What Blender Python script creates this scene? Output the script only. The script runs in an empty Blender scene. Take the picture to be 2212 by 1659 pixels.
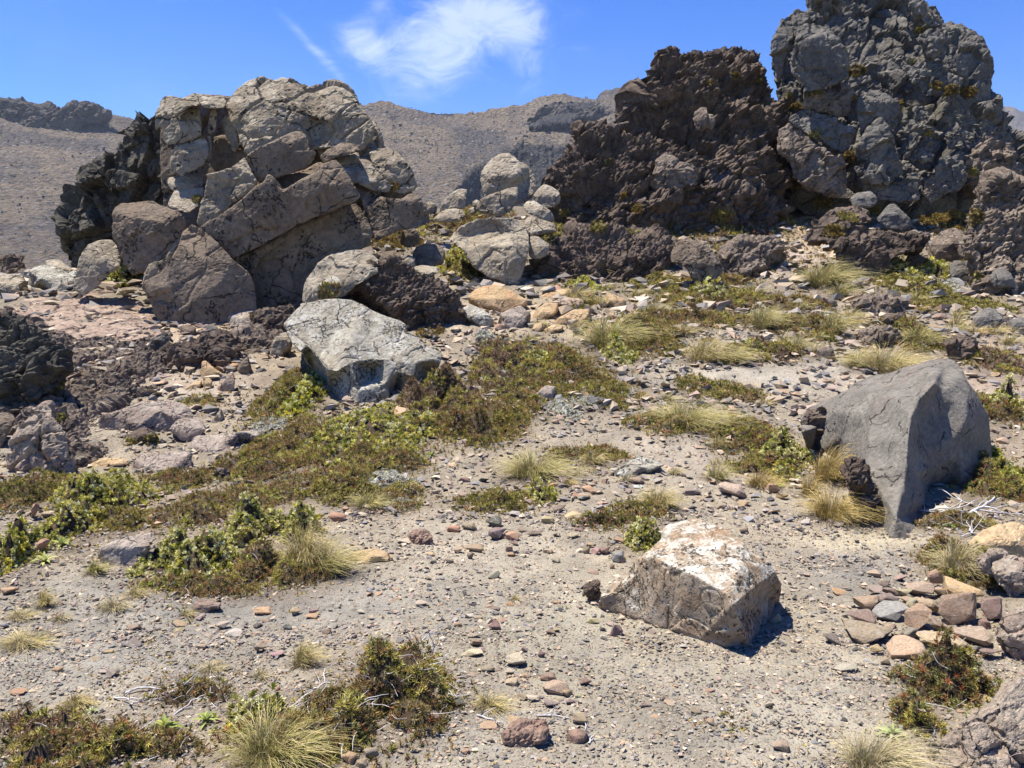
import bpy, math, random
import numpy as np
from mathutils import Vector, Matrix, Euler
from mathutils.geometry import delaunay_2d_cdt
from mathutils.bvhtree import BVHTree

random.seed(7)
RNG = np.random.default_rng(11)
scene = bpy.context.scene
COL = scene.collection

# ------------------------------------------------------------------ camera, sky, sun, exposure
F, PCX, PCY = 1703.0, 1106.0, 829.5            # focal length and centre, in pixels of a 2212 x 1659 view
PITCH = math.radians(8.0)
CAM_Z = 1.6
SP, CP = math.sin(PITCH), math.cos(PITCH)
cam_d = bpy.data.cameras.new('camera')
cam = bpy.data.objects.new('camera', cam_d)
COL.objects.link(cam)
cam.location = (0, 0, CAM_Z)
cam.rotation_euler = (math.pi / 2 - PITCH, 0, 0)
cam_d.sensor_width = 36.0
cam_d.lens = 36.0 * F / 2212.0
cam_d.clip_start, cam_d.clip_end = 0.05, 5000
scene.camera = cam

SUN = Vector((-0.31, 0.115, 0.93)).normalized()      # direction towards the sun
SUN_EL = math.asin(SUN.z)
SUN_AZ = math.atan2(SUN.x, SUN.y)
sun_d = bpy.data.lights.new('sun', 'SUN')
sun_d.energy, sun_d.angle, sun_d.color = 5.0, math.radians(0.5), (1.0, 0.94, 0.855)
sun = bpy.data.objects.new('sun', sun_d)
COL.objects.link(sun)
sun.rotation_euler = SUN.to_track_quat('Z', 'Y').to_euler()
sun.location = (0, 0, 30)

scene.view_settings.view_transform = 'Standard'
scene.view_settings.look = 'None'
scene.view_settings.gamma = 1.0
scene.view_settings.use_curve_mapping = False
scene.view_settings.exposure = 0.98
scene.render.engine = 'CYCLES'
scene.cycles.max_bounces = 6
scene.cycles.diffuse_bounces = 3
scene.cycles.glossy_bounces = 2
scene.cycles.transmission_bounces = 2
scene.cycles.volume_bounces = 0
scene.cycles.use_denoising = True


class NT:
    """Small helper for node trees."""
    def __init__(self, tree):
        self.t = tree
        self.n = tree.nodes
        self.n.clear()

    def add(self, kind, **kw):
        nd = self.n.new(kind)
        for k, v in kw.items():
            if k == 'inp':
                for kk, vv in v.items():
                    if hasattr(vv, 'is_output') or isinstance(vv, bpy.types.NodeSocket):
                        self.t.links.new(vv, nd.inputs[kk])
                    else:
                        nd.inputs[kk].default_value = vv
            else:
                setattr(nd, k, v)
        return nd

    def math(self, op, a, b=0.0, c=0.0, clamp=False):
        nd = self.add('ShaderNodeMath', operation=op, use_clamp=clamp, inp={0: a, 1: b, 2: c})
        return nd.outputs[0]

    def mix(self, fac, a, b, blend='MIX'):
        nd = self.add('ShaderNodeMix', data_type='RGBA', blend_type=blend)
        for k, v in ((0, fac), (6, a), (7, b)):
            if isinstance(v, bpy.types.NodeSocket):
                self.t.links.new(v, nd.inputs[k])
            elif k == 0:
                nd.inputs[k].default_value = v
            else:
                nd.inputs[k].default_value = tuple(v)[:3] + (1,)
        return nd.outputs[2]

    def ramp(self, fac, lo, hi, a=0.0, b=1.0):
        nd = self.add('ShaderNodeMapRange', interpolation_type='SMOOTHSTEP', inp={0: fac, 1: lo, 2: hi, 3: a, 4: b})
        return nd.outputs[0]

    def noise(self, vec, scale, detail=3.0, rough=0.55, dist=0.0):
        nd = self.add('ShaderNodeTexNoise', inp={'Vector': vec, 'Scale': scale, 'Detail': detail, 'Roughness': rough, 'Distortion': dist})
        return nd.outputs['Fac']

    def voro(self, vec, scale, feature='F1', rnd=1.0):
        nd = self.add('ShaderNodeTexVoronoi', feature=feature, inp={'Vector': vec, 'Scale': scale, 'Randomness': rnd})
        return nd


def build_world():
    w = bpy.data.worlds.new('World')
    scene.world = w
    w.use_nodes = True
    g = NT(w.node_tree)
    sky = g.add('ShaderNodeTexSky', sky_type='NISHITA', sun_disc=False, sun_elevation=SUN_EL, sun_rotation=SUN_AZ,
                altitude=1800.0, air_density=1.0, dust_density=0.35, ozone_density=3.2)
    hs = g.add('ShaderNodeHueSaturation', inp={'Hue': 0.518, 'Saturation': 1.40, 'Value': 1.0, 'Color': sky.outputs[0]})
    # thin wind-torn clouds, laid out by direction on the sky
    d = g.add('ShaderNodeTexCoord').outputs['Generated']
    sx = g.add('ShaderNodeSeparateXYZ', inp={0: d})
    az = g.math('ARCTAN2', sx.outputs[0], sx.outputs[1])
    el = g.math('ARCSINE', sx.outputs[2])
    uv = g.add('ShaderNodeCombineXYZ', inp={0: az, 1: el, 2: 0.0}).outputs[0]
    mask = None
    for (px, py, rx, ry, rot, amp) in CLOUDS:
        a0 = math.atan((px - PCX) / F)
        e0 = math.atan((PCY - py) / F) - PITCH
        c, s = math.cos(rot), math.sin(rot)
        dx = g.math('SUBTRACT', az, a0)
        dy = g.math('SUBTRACT', el, e0)
        u = g.math('ADD', g.math('MULTIPLY', dx, c * F / rx), g.math('MULTIPLY', dy, s * F / rx))
        v = g.math('ADD', g.math('MULTIPLY', dx, -s * F / ry), g.math('MULTIPLY', dy, c * F / ry))
        r2 = g.math('ADD', g.math('MULTIPLY', u, u), g.math('MULTIPLY', v, v))
        m = g.math('MULTIPLY', g.math('EXPONENT', g.math('MULTIPLY', r2, -1.0)), amp)
        mask = m if mask is None else g.math('ADD', mask, m)
    mp = g.add('ShaderNodeMapping', inp={'Vector': uv, 'Rotation': (0, 0, math.radians(35)), 'Scale': (1.0, 1.9, 1.0)})
    n1 = g.noise(mp.outputs[0], 14.0, 10.0, 0.7, 0.9)
    n2 = g.noise(uv, 4.0, 5.0, 0.6, 0.3)
    body = g.ramp(g.math('ADD', n1, g.math('MULTIPLY', mask, 0.24)), 0.50, 1.02)
    thin = g.math('MULTIPLY', g.ramp(n2, 0.45, 0.85), 0.07)
    cov = g.math('ADD', g.math('MULTIPLY', body, g.math('MINIMUM', mask, 1.0)), thin, clamp=True)
    hi = g.ramp(el, -0.05, 0.05)
    cov = g.math('MULTIPLY', g.math('MULTIPLY', cov, hi), 0.66)
    col = g.mix(cov, hs.outputs[0], (4.6, 5.2, 5.9))
    bg = g.add('ShaderNodeBackground', inp={'Color': col, 'Strength': 0.105})
    out = g.add('ShaderNodeOutputWorld', inp={'Surface': bg.outputs[0]})


CLOUDS = [(1010, 70, 150, 60, 0.2, 1.0), (960, 130, 90, 50, 0.6, 0.9), (1130, 110, 48, 75, 0.35, 1.0), (800, 108, 60, 35, -0.5, 0.95),
          (700, 120, 90, 13, -0.75, 0.9), (1040, 20, 130, 40, 0.0, 0.8), (905, 95, 130, 70, 0.4, 0.5), (830, 20, 60, 16, 0.6, 0.5),
          (1250, 80, 30, 40, 0.3, 0.35), (390, 40, 60, 22, -0.5, 0.3), (960, 190, 150, 30, 0.1, 0.25)]
build_world()


# ------------------------------------------------------------------ vectorised noise
_T = RNG.random((4096, 3))
_G = RNG.normal(size=(256, 3))
_G /= np.linalg.norm(_G, axis=1)[:, None]


def _hash(i, j, k, seed=0):
    h = (i.astype(np.int64) * 73856093) ^ (j.astype(np.int64) * 19349663) ^ (k.astype(np.int64) * 83492791) ^ (seed * 2654435)
    h = (h ^ (h >> 13)) * 1274126177
    return (h ^ (h >> 16)) & 0x7FFFFFFF


def perlin(p, seed=0):
    p = np.asarray(p, dtype=np.float64)
    b = np.floor(p)
    f = p - b
    b = b.astype(np.int64)
    u = f * f * f * (f * (f * 6 - 15) + 10)
    out = 0
    for dx in (0, 1):
        wx = u[:, 0] if dx else 1 - u[:, 0]
        for dy in (0, 1):
            wy = u[:, 1] if dy else 1 - u[:, 1]
            for dz in (0, 1):
                wz = u[:, 2] if dz else 1 - u[:, 2]
                gi = _G[_hash(b[:, 0] + dx, b[:, 1] + dy, b[:, 2] + dz, seed) & 255]
                dd = gi[:, 0] * (f[:, 0] - dx) + gi[:, 1] * (f[:, 1] - dy) + gi[:, 2] * (f[:, 2] - dz)
                out = out + wx * wy * wz * dd
    return out * 1.5


def fbm(p, octaves=4, gain=0.5, seed=0, ridged=False):
    p = np.asarray(p, dtype=np.float64)
    a, s, out = 1.0, 0.0, 0
    for o in range(octaves):
        n = perlin(p * (2.03 ** o) + 17.3 * o, seed + o)
        if ridged:
            n = 0.6 - np.abs(n) * 1.6
        out = out + a * n
        s += a
        a *= gain
    return out / s * 1.4


def worley(p, seed=0):
    """F1, F2, table index of the cell, vector from the cell's point."""
    p = np.asarray(p, dtype=np.float64)
    b = np.floor(p).astype(np.int64)
    n = len(p)
    f1 = np.full(n, 9.0)
    f2 = np.full(n, 9.0)
    idx = np.zeros(n, dtype=np.int64)
    vec = np.zeros((n, 3))
    for dx in (-1, 0, 1):
        for dy in (-1, 0, 1):
            for dz in (-1, 0, 1):
                c = b + (dx, dy, dz)
                h = _hash(c[:, 0], c[:, 1], c[:, 2], seed) & 4095
                v = p - (c + _T[h])
                d = np.sqrt((v * v).sum(1))
                near = d < f1
                f2 = np.where(near, f1, np.minimum(f2, d))
                f1 = np.where(near, d, f1)
                idx = np.where(near, h, idx)
                vec[near] = v[near]
    return f1, f2, idx, vec


def sstep(x, a, b):
    t = np.clip((x - a) / (b - a), 0, 1)
    return t * t * (3 - 2 * t)


# ------------------------------------------------------------------ rays and terrain
def ray(px, py):
    cx, cy = (px - PCX) / F, (PCY - py) / F
    dy = CP + cy * SP
    return cx / dy, (-SP + cy * CP) / dy


def unproj(px, py, Y):
    dx, dz = ray(px, py)
    return np.array((dx * Y, Y, CAM_Z + dz * Y))


def to_px(p):
    """Where a world point lands in the 2212 x 1659 view."""
    p = np.atleast_2d(p)
    z = p[:, 2] - CAM_Z
    fw = p[:, 1] * CP - z * SP
    up = p[:, 1] * SP + z * CP
    return PCX + F * p[:, 0] / fw, PCY - F * up / fw


ROWS = [(4200, 0.7), (2600, 1.25), (1659, 2.25), (1400, 3.2), (1200, 4.45), (1000, 6.5), (900, 7.9), (800, 9.7), (700, 12.3), (600, 16.2), (500, 21.0), (450, 24.0), (425, 26.5)]
_py = np.array([y for r, y in ROWS])
_pz = np.array([CAM_Z + y * ray(PCX, r)[1] for r, y in ROWS])
_gy = np.concatenate([np.linspace(-30, 0.6, 40), np.linspace(0.7, 26.5, 500)])
_gzp = np.interp(_gy, _py, _pz)
_k = np.hanning(31); _k /= _k.sum()
_gz2 = _gzp.copy()
_gz2[40:] = np.convolve(np.pad(_gzp[40:], 15, mode='reflect', reflect_type='odd'), _k, 'valid')


def crest(t):
    return np.interp(t, [-0.9, -0.5, -0.42, -0.36, 0.1, 0.9], [15.5, 16.8, 17.5, 23.5, 24.5, 28.0])


def gz(x, y):
    x, y = np.atleast_1d(np.asarray(x, float)), np.atleast_1d(np.asarray(y, float))
    z = np.interp(y, _gy, _gz2)
    t = x / np.maximum(y, 1.5)
    ex = np.maximum(0, y - crest(t))
    z = z - 0.5 * ex ** 1.12
    p = np.stack([x, y, np.zeros_like(x)], 1)
    k = np.clip(y / 6.0, 0.35, 1.6)
    z = z + 0.055 * k * perlin(p * 0.55, 3) + 0.022 * np.clip(y / 5, .4, 1.5) * perlin(p * 1.7, 4)
    return z


_YS = np.geomspace(0.9, 34.0, 520)


def at(px, py):
    """The ground point seen at a pixel."""
    dx, dz = ray(px, py)
    h = CAM_Z + dz * _YS - gz(dx * _YS, _YS)
    k = np.where(h < 0)[0]
    if len(k) == 0:
        Y = float(crest(np.array(dx)))
    elif k[0] == 0:
        Y = _YS[0]
    else:
        i = k[0]
        Y = _YS[i - 1] + (_YS[i] - _YS[i - 1]) * h[i - 1] / (h[i - 1] - h[i])
    x = dx * Y
    return np.array((x, Y, float(gz(x, Y)[0])))


# ------------------------------------------------------------------ objects and meshes
def new_mesh(name, v, f, mat=None, smooth=True):
    v = np.asarray(v, dtype=np.float32)
    f = np.asarray(f, dtype=np.int32)
    me = bpy.data.meshes.new(name)
    k = f.shape[1]
    me.vertices.add(len(v))
    me.vertices.foreach_set('co', v.ravel())
    me.loops.add(f.size)
    me.loops.foreach_set('vertex_index', f.ravel())
    me.polygons.add(len(f))
    me.polygons.foreach_set('loop_start', np.arange(0, f.size, k, dtype=np.int32))
    me.polygons.foreach_set('use_smooth', np.full(len(f), smooth, dtype=bool))
    me.update(calc_edges=True)
    if mat:
        me.materials.append(mat)
    return me


def set_color(me, name, rgb):
    a = me.color_attributes.new(name, 'FLOAT_COLOR', 'POINT')
    c = np.ones((len(rgb), 4), dtype=np.float32)
    c[:, :3] = rgb
    a.data.foreach_set('color', c.ravel())


def link(name, me, parent=None, loc=(0, 0, 0)):
    o = bpy.data.objects.new(name, me)
    COL.objects.link(o)
    o.location = loc
    if parent:
        o.parent = parent
    return o


def tag(o, label=None, cat=None, group=None, kind=None):
    if label: o['label'] = label
    if cat: o['category'] = cat
    if group: o['group'] = group
    if kind: o['kind'] = kind
    return o


def empty(name, loc):
    o = bpy.data.objects.new(name, None)
    COL.objects.link(o)
    o.location = loc
    o.empty_display_size = 0.1
    return o


def grid_faces(nr, nc):
    i = np.arange((nr - 1) * (nc - 1))
    r, c = i // (nc - 1), i % (nc - 1)
    a = r * nc + c
    return np.stack([a, a + 1, a + nc + 1, a + nc], 1)


def stamp(tv, tf, pos, rot, scl):
    """Copies of a small template mesh as one array: tv (n,3), tf (m,3), pos (k,3), rot (k,3,3), scl (k,) or (k,3)."""
    k, n = len(pos), len(tv)
    scl = np.asarray(scl)
    if scl.ndim == 1:
        scl = scl[:, None]
    v = np.einsum('kij,knj->kni', rot, tv[None] * scl[:, None, :]) + pos[:, None, :]
    f = tf[None] + (np.arange(k) * n)[:, None, None]
    return v.reshape(-1, 3), f.reshape(-1, 3)


def rotz_tilt(k, nrm=None, tilt=0.3, rng=RNG):
    """k rotation matrices: z axis near nrm (or up) with some tilt, random spin."""
    if nrm is None:
        nrm = np.tile((0, 0, 1.0), (k, 1))
    z = nrm + rng.normal(size=(k, 3)) * tilt
    z /= np.linalg.norm(z, axis=1)[:, None]
    a = rng.normal(size=(k, 3))
    x = a - (a * z).sum(1)[:, None] * z
    x /= np.linalg.norm(x, axis=1)[:, None]
    y = np.cross(z, x)
    return np.stack([x, y, z], 2)


# ------------------------------------------------------------------ materials
def principled(g, color, rough=0.9, bump=None, bstr=0.5, bdist=0.02, spec=0.12):
    b = g.add('ShaderNodeBsdfPrincipled', inp={'Base Color': color, 'Roughness': rough, 'Specular IOR Level': spec})
    if bump is not None:
        bp = g.add('ShaderNodeBump', inp={'Strength': bstr, 'Distance': bdist, 'Height': bump})
        g.t.links.new(bp.outputs[0], b.inputs['Normal'])
    g.add('ShaderNodeOutputMaterial', inp={'Surface': b.outputs[0]})
    return b


def coords(g):
    tc = g.add('ShaderNodeTexCoord').outputs['Object']
    oi = g.add('ShaderNodeObjectInfo')
    off = g.add('ShaderNodeVectorMath', operation='SCALE', inp={0: (37.0, 21.0, 53.0)})
    g.t.links.new(oi.outputs['Random'], off.inputs['Scale'])
    return g.add('ShaderNodeVectorMath', operation='ADD', inp={0: tc, 1: off.outputs[0]}).outputs[0], oi


def rock_mat(name, c1, c2, pale=(0.5, 0.5, 0.47), pale_amt=0.3, dark_amt=0.2, size=1.0, bump=0.6, rust=None, rust_amt=0.0, grain=1.0, layers=0.0, dark=(0.018, 0.016, 0.014)):
    """Weathered stone: two tones, pale crust lichen on faces open to the sky, black lichen spots, rust stain, cracks and grain. size = metres of the typical feature."""
    warm = lambda c: (c[0] * 1.02, c[1] * 1.0, c[2] * 0.90)
    c1, c2, pale = warm(c1), warm(c2), warm(pale)
    m = bpy.data.materials.new(name)
    m.use_nodes = True
    g = NT(m.node_tree)
    co, oi = coords(g)
    s = 1.0 / size
    tone = g.noise(co, 1.1 * s, 5.0, 0.62, 0.4)
    col = g.mix(g.ramp(tone, 0.33, 0.67), c1, c2)
    if rust:
        rn = g.noise(co, 0.9 * s, 4.0, 0.6, 0.8)
        col = g.mix(g.math('MULTIPLY', g.ramp(rn, 0.48, 0.7), rust_amt), col, rust)
    mott = g.noise(co, 9.0 * s, 6.0, 0.72)
    col = g.mix(0.75, col, g.mix(g.ramp(mott, 0.3, 0.72), (0.6, 0.6, 0.6), (1.4, 1.38, 1.34)), 'MULTIPLY')
    nz = g.add('ShaderNodeSeparateXYZ', inp={0: g.add('ShaderNodeNewGeometry').outputs['Normal']}).outputs[2]
    up = g.ramp(nz, 0.0, 0.75, 0.25, 1.0)
    if pale_amt > 0:
        pn = g.noise(co, 3.1 * s, 6.0, 0.68, 0.6)
        pf = g.noise(co, 16.0 * s, 4.0, 0.7)
        pm = g.math('ADD', g.math('MULTIPLY', pn, 0.7), g.math('MULTIPLY', pf, 0.3))
        thr = 0.68 - 0.3 * pale_amt
        pmask = g.math('MULTIPLY', g.ramp(pm, thr, thr + 0.13), g.math('MULTIPLY', up, min(1.0, 0.45 + pale_amt * 0.6)))
        col = g.mix(pmask, col, g.mix(mott, tuple(0.72 * c for c in pale), pale))
    if dark_amt > 0:
        big = g.noise(co, 1.5 * s, 5.0, 0.65, 0.6)
        v = g.voro(g.add('ShaderNodeVectorMath', operation='ADD', inp={0: co, 1: g.add('ShaderNodeVectorMath', operation='SCALE', inp={0: g.add('ShaderNodeTexNoise', inp={'Vector': co, 'Scale': 12.0 * s, 'Detail': 3.0}).outputs['Color'], 'Scale': 0.16 * size}).outputs[0]}).outputs[0], 12.0 * s)
        thr2 = g.math('MULTIPLY', g.ramp(big, 0.62 - 0.3 * dark_amt, 0.80 - 0.2 * dark_amt), 0.60)
        sp = g.math('SUBTRACT', thr2, v.outputs['Distance'])
        fine = g.ramp(g.noise(co, 26.0 * s, 3.0, 0.6), 0.42, 0.6)
        dm = g.math('MULTIPLY', g.ramp(sp, -0.04, 0.05), g.math('MULTIPLY', g.math('ADD', fine, 0.3, clamp=True), 0.9))
        col = g.mix(dm, col, dark)
    # a few hairline joints
    wv = g.add('ShaderNodeVectorMath', operation='SCALE', inp={0: g.add('ShaderNodeTexNoise', inp={'Vector': co, 'Scale': 2.2 * s, 'Detail': 5.0}).outputs['Color'], 'Scale': 0.55 * size}).outputs[0]
    cv = g.voro(g.add('ShaderNodeVectorMath', operation='ADD', inp={0: co, 1: wv}).outputs[0], 0.95 * s, 'DISTANCE_TO_EDGE')
    cpick = g.ramp(g.noise(co, 1.7 * s, 2.0, 0.5), 0.44, 0.56)
    crack = g.math('MULTIPLY', g.ramp(cv.outputs['Distance'], 0.016, 0.003), cpick)
    col = g.mix(g.math('MULTIPLY', crack, 0.8), col, dark)
    b1 = g.noise(co, 5.0 * s, 8.0, 0.7)
    b2 = g.noise(co, 38.0 * s * grain, 5.0, 0.75)
    h = g.math('ADD', g.math('MULTIPLY', b1, 0.7), g.math('MULTIPLY', b2, 0.28))
    pit = g.voro(co, 22.0 * s * grain)
    h = g.math('ADD', h, g.math('MULTIPLY', g.ramp(pit.outputs['Distance'], 0.0, 0.4), 0.12))
    h = g.math('SUBTRACT', h, g.math('MULTIPLY', crack, 0.5))
    if layers:
        sep = g.add('ShaderNodeSeparateXYZ', inp={0: co})
        lz = g.math('ADD', g.math('MULTIPLY', sep.outputs[2], 14.0 * s), g.math('MULTIPLY', tone, 5.0))
        h = g.math('ADD', h, g.math('MULTIPLY', g.math('SINE', lz), 0.06 * layers))
    principled(g, col, 0.92, h, bump, 0.09 * size)
    return m


def stone_mat(name):
    """Loose stones: the object's own colour, mottled, a few with dark specks."""
    m = bpy.data.materials.new(name)
    m.use_nodes = True
    g = NT(m.node_tree)
    co, oi = coords(g)
    n = g.noise(co, 14.0, 6.0, 0.7, 0.3)
    n2 = g.noise(co, 60.0, 4.0, 0.7)
    col = g.mix(1.0, oi.outputs['Color'], g.mix(g.ramp(n, 0.3, 0.7), (0.66, 0.64, 0.60), (1.34, 1.28, 1.16)), 'MULTIPLY')
    col = g.mix(g.math('MULTIPLY', g.ramp(g.noise(co, 5.0, 3.0, 0.6), 0.5, 0.72), 0.5), col, (0.36, 0.33, 0.28))
    col = g.mix(g.math('MULTIPLY', g.ramp(g.noise(co, 30.0, 3.0, 0.6), 0.6, 0.72), 0.55), col, (0.06, 0.05, 0.045))
    h = g.math('ADD', g.math('MULTIPLY', n, 0.6), g.math('MULTIPLY', n2, 0.4))
    principled(g, col, 0.9, h, 0.6, 0.02)
    return m


def tint_mat(name, rough=0.6, spec=0.3, trans=0.0, back=None, bump=False):
    """Colour comes from each leaf's, blade's or pebble's own tint."""
    m = bpy.data.materials.new(name)
    m.use_nodes = True
    g = NT(m.node_tree)
    a = g.add('ShaderNodeVertexColor', layer_name='tint').outputs[0]
    if bump:
        tc = g.add('ShaderNodeTexCoord').outputs['Object']
        n = g.noise(tc, 130.0, 4.0, 0.7)
        a = g.mix(0.8, a, g.mix(n, (0.6, 0.6, 0.6), (1.4, 1.4, 1.4)), 'MULTIPLY')
        principled(g, a, rough, n, 0.5, 0.006, spec)
        return m
    b = g.add('ShaderNodeBsdfPrincipled', inp={'Base Color': a, 'Roughness': rough, 'Specular IOR Level': spec})
    sh = b.outputs[0]
    if trans:
        tl = g.add('ShaderNodeBsdfTranslucent', inp={'Color': a})
        sh = g.add('ShaderNodeMixShader', inp={0: trans, 1: b.outputs[0], 2: tl.outputs[0]}).outputs[0]
    g.add('ShaderNodeOutputMaterial', inp={'Surface': sh})
    return m


def plain_mat(name, c1, c2, scale, rough=0.9, bump=0.5, dist=0.01):
    m = bpy.data.materials.new(name)
    m.use_nodes = True
    g = NT(m.node_tree)
    co, oi = coords(g)
    n = g.noise(co, scale, 5.0, 0.7)
    principled(g, g.mix(g.ramp(n, 0.35, 0.65), c1, c2), rough, n, bump, dist)
    return m


def ground_mat():
    m = bpy.data.materials.new('gravelly_soil')
    m.use_nodes = True
    g = NT(m.node_tree)
    tc = g.add('ShaderNodeTexCoord').outputs['Object']
    soil = g.add('ShaderNodeVertexColor', layer_name='soil').outputs[0]
    n = g.noise(tc, 3.0, 6.0, 0.65, 0.4)
    col = g.mix(1.0, soil, g.mix(g.ramp(n, 0.3, 0.7), (0.8, 0.8, 0.8), (1.18, 1.17, 1.14)), 'MULTIPLY')
    wob = g.add('ShaderNodeTexNoise', inp={'Vector': tc, 'Scale': 40.0, 'Detail': 2.0}).outputs['Color']
    wv = g.add('ShaderNodeVectorMath', operation='SCALE', inp={0: wob, 'Scale': 0.02}).outputs[0]
    tw = g.add('ShaderNodeVectorMath', operation='ADD', inp={0: tc, 1: wv}).outputs[0]
    v1 = g.voro(tw, 85.0)
    v2 = g.voro(tw, 33.0)
    vc1 = g.add('ShaderNodeSeparateColor', inp={0: v1.outputs['Color']})
    vc2 = g.add('ShaderNodeSeparateColor', inp={0: v2.outputs['Color']})
    grit = g.mix(vc1.outputs[0], (0.55, 0.55, 0.58), (1.5, 1.42, 1.3))
    col = g.mix(g.math('MULTIPLY', g.ramp(v1.outputs['Distance'], 0.55, 0.25), 0.75), col, g.mix(1.0, col, grit, 'MULTIPLY'))
    pick = g.math('MULTIPLY', g.ramp(vc2.outputs[1], 0.62, 0.68), g.ramp(v2.outputs['Distance'], 0.5, 0.32))
    grit2 = g.mix(vc2.outputs[0], (0.5, 0.5, 0.52), (1.65, 1.45, 1.2))
    col = g.mix(g.math('MULTIPLY', pick, 0.8), col, g.mix(1.0, col, grit2, 'MULTIPLY'))
    fine = g.noise(tc, 260.0, 3.0, 0.7)
    h = g.math('ADD', g.math('MULTIPLY', g.ramp(v1.outputs['Distance'], 0.6, 0.1), 0.5), g.math('MULTIPLY', fine, 0.35))
    h = g.math('ADD', h, g.math('MULTIPLY', pick, 1.3))
    principled(g, col, 0.95, h, 0.8, 0.012, 0.15)
    return m


M = {}
M['ground'] = ground_mat()
# outcrop and boulders on its side: brown-grey andesite
M['tan_rock'] = rock_mat('tan_andesite', (0.245, 0.205, 0.162), (0.34, 0.292, 0.235), (0.57, 0.52, 0.44), 0.66, 0.5, 1.0, 1.0)
M['brown_rock'] = rock_mat('brown_andesite', (0.165, 0.130, 0.104), (0.225, 0.182, 0.148), (0.40, 0.38, 0.35), 0.3, 0.66, 0.8, 0.8, (0.23, 0.15, 0.095), 0.25)  # darker copy of the tan andesite: shade on the outcrop's faces put into the colour
M['grey_tan'] = rock_mat('grey_tan_stone', (0.26, 0.222, 0.178), (0.36, 0.315, 0.26), (0.52, 0.50, 0.45), 0.5, 0.4, 0.6, 0.8)
M['white_rock'] = rock_mat('lichen_white_stone', (0.28, 0.255, 0.215), (0.38, 0.36, 0.32), (0.60, 0.59, 0.56), 0.66, 0.8, 0.5, 1.0)
M['lava_dark'] = rock_mat('dark_scoria', (0.078, 0.060, 0.051), (0.160, 0.124, 0.104), (0.27, 0.25, 0.225), 0.34, 0.35, 0.5, 1.0)
M['lava_brown'] = rock_mat('brown_scoria', (0.128, 0.102, 0.086), (0.235, 0.190, 0.160), (0.42, 0.385, 0.33), 0.5, 0.4, 0.5, 1.0)
M['lava_green'] = rock_mat('lichen_dark_crag', (0.058, 0.055, 0.05), (0.12, 0.11, 0.095), (0.25, 0.25, 0.215), 0.5, 0.35, 0.6, 1.0)
M['grey_block'] = rock_mat('grey_lava', (0.108, 0.101, 0.096), (0.182, 0.170, 0.160), (0.31, 0.30, 0.28), 0.4, 0.3, 0.8, 0.8)
M['grey_smooth'] = rock_mat('smooth_grey_lava', (0.150, 0.142, 0.134), (0.218, 0.204, 0.190), (0.33, 0.33, 0.325), 0.35, 0.25, 0.30, 1.0, (0.21, 0.165, 0.14), 0.5)
M['pink_rock'] = rock_mat('pinkish_bedrock', (0.27, 0.20, 0.165), (0.37, 0.29, 0.245), (0.5, 0.45, 0.4), 0.4, 0.35, 0.6, 0.8)
M['spotted'] = rock_mat('black_spotted_stone', (0.25, 0.20, 0.175), (0.36, 0.31, 0.275), (0.5, 0.48, 0.45), 0.45, 0.8, 0.24, 0.7)
M['lichen_block'] = rock_mat('lichen_topped_stone', (0.225, 0.172, 0.125), (0.32, 0.255, 0.195), (0.60, 0.59, 0.55), 0.75, 0.85, 0.25, 0.6, (0.33, 0.2, 0.1), 0.5)
M['red_rock'] = rock_mat('reddish_scoria', (0.20, 0.13, 0.105), (0.29, 0.205, 0.17), (0.36, 0.31, 0.28), 0.25, 0.25, 0.35, 0.9)
M['mauve_rock'] = rock_mat('mauve_crumbly_rock', (0.25, 0.205, 0.172), (0.35, 0.298, 0.255), (0.47, 0.43, 0.38), 0.5, 0.35, 0.2, 1.0, (0.33, 0.16, 0.12), 0.35)
M['sand_rock'] = rock_mat('yellow_sandstone', (0.36, 0.26, 0.155), (0.45, 0.34, 0.22), (0.52, 0.46, 0.37), 0.35, 0.12, 0.4, 0.6, (0.42, 0.22, 0.11), 0.45)
M['far_lava'] = rock_mat('far_lava', (0.07, 0.064, 0.06), (0.15, 0.135, 0.12), (0.24, 0.225, 0.2), 0.3, 0.2, 16.0, 1.0)
M['stone'] = stone_mat('loose_stone')
M['pebble'] = tint_mat('pebble_tint', 0.95, 0.08, 0, None, True)
M['leaf'] = tint_mat('leaf_tint', 0.75, 0.06, 0.22)
M['needle'] = tint_mat('needle_tint', 0.8, 0.05, 0.12)
M['blade'] = tint_mat('blade_tint', 0.65, 0.12, 0.25)
M['cushion'] = plain_mat('dark_twiggy_peat', (0.035, 0.026, 0.017), (0.085, 0.062, 0.04), 40.0)
M['cushion_pale'] = plain_mat('pale_lichen', (0.33, 0.335, 0.27), (0.52, 0.52, 0.46), 60.0, 0.95, 1.0, 0.012)
M['twig'] = plain_mat('bleached_wood', (0.36, 0.34, 0.32), (0.6, 0.58, 0.55), 30.0)


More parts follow.
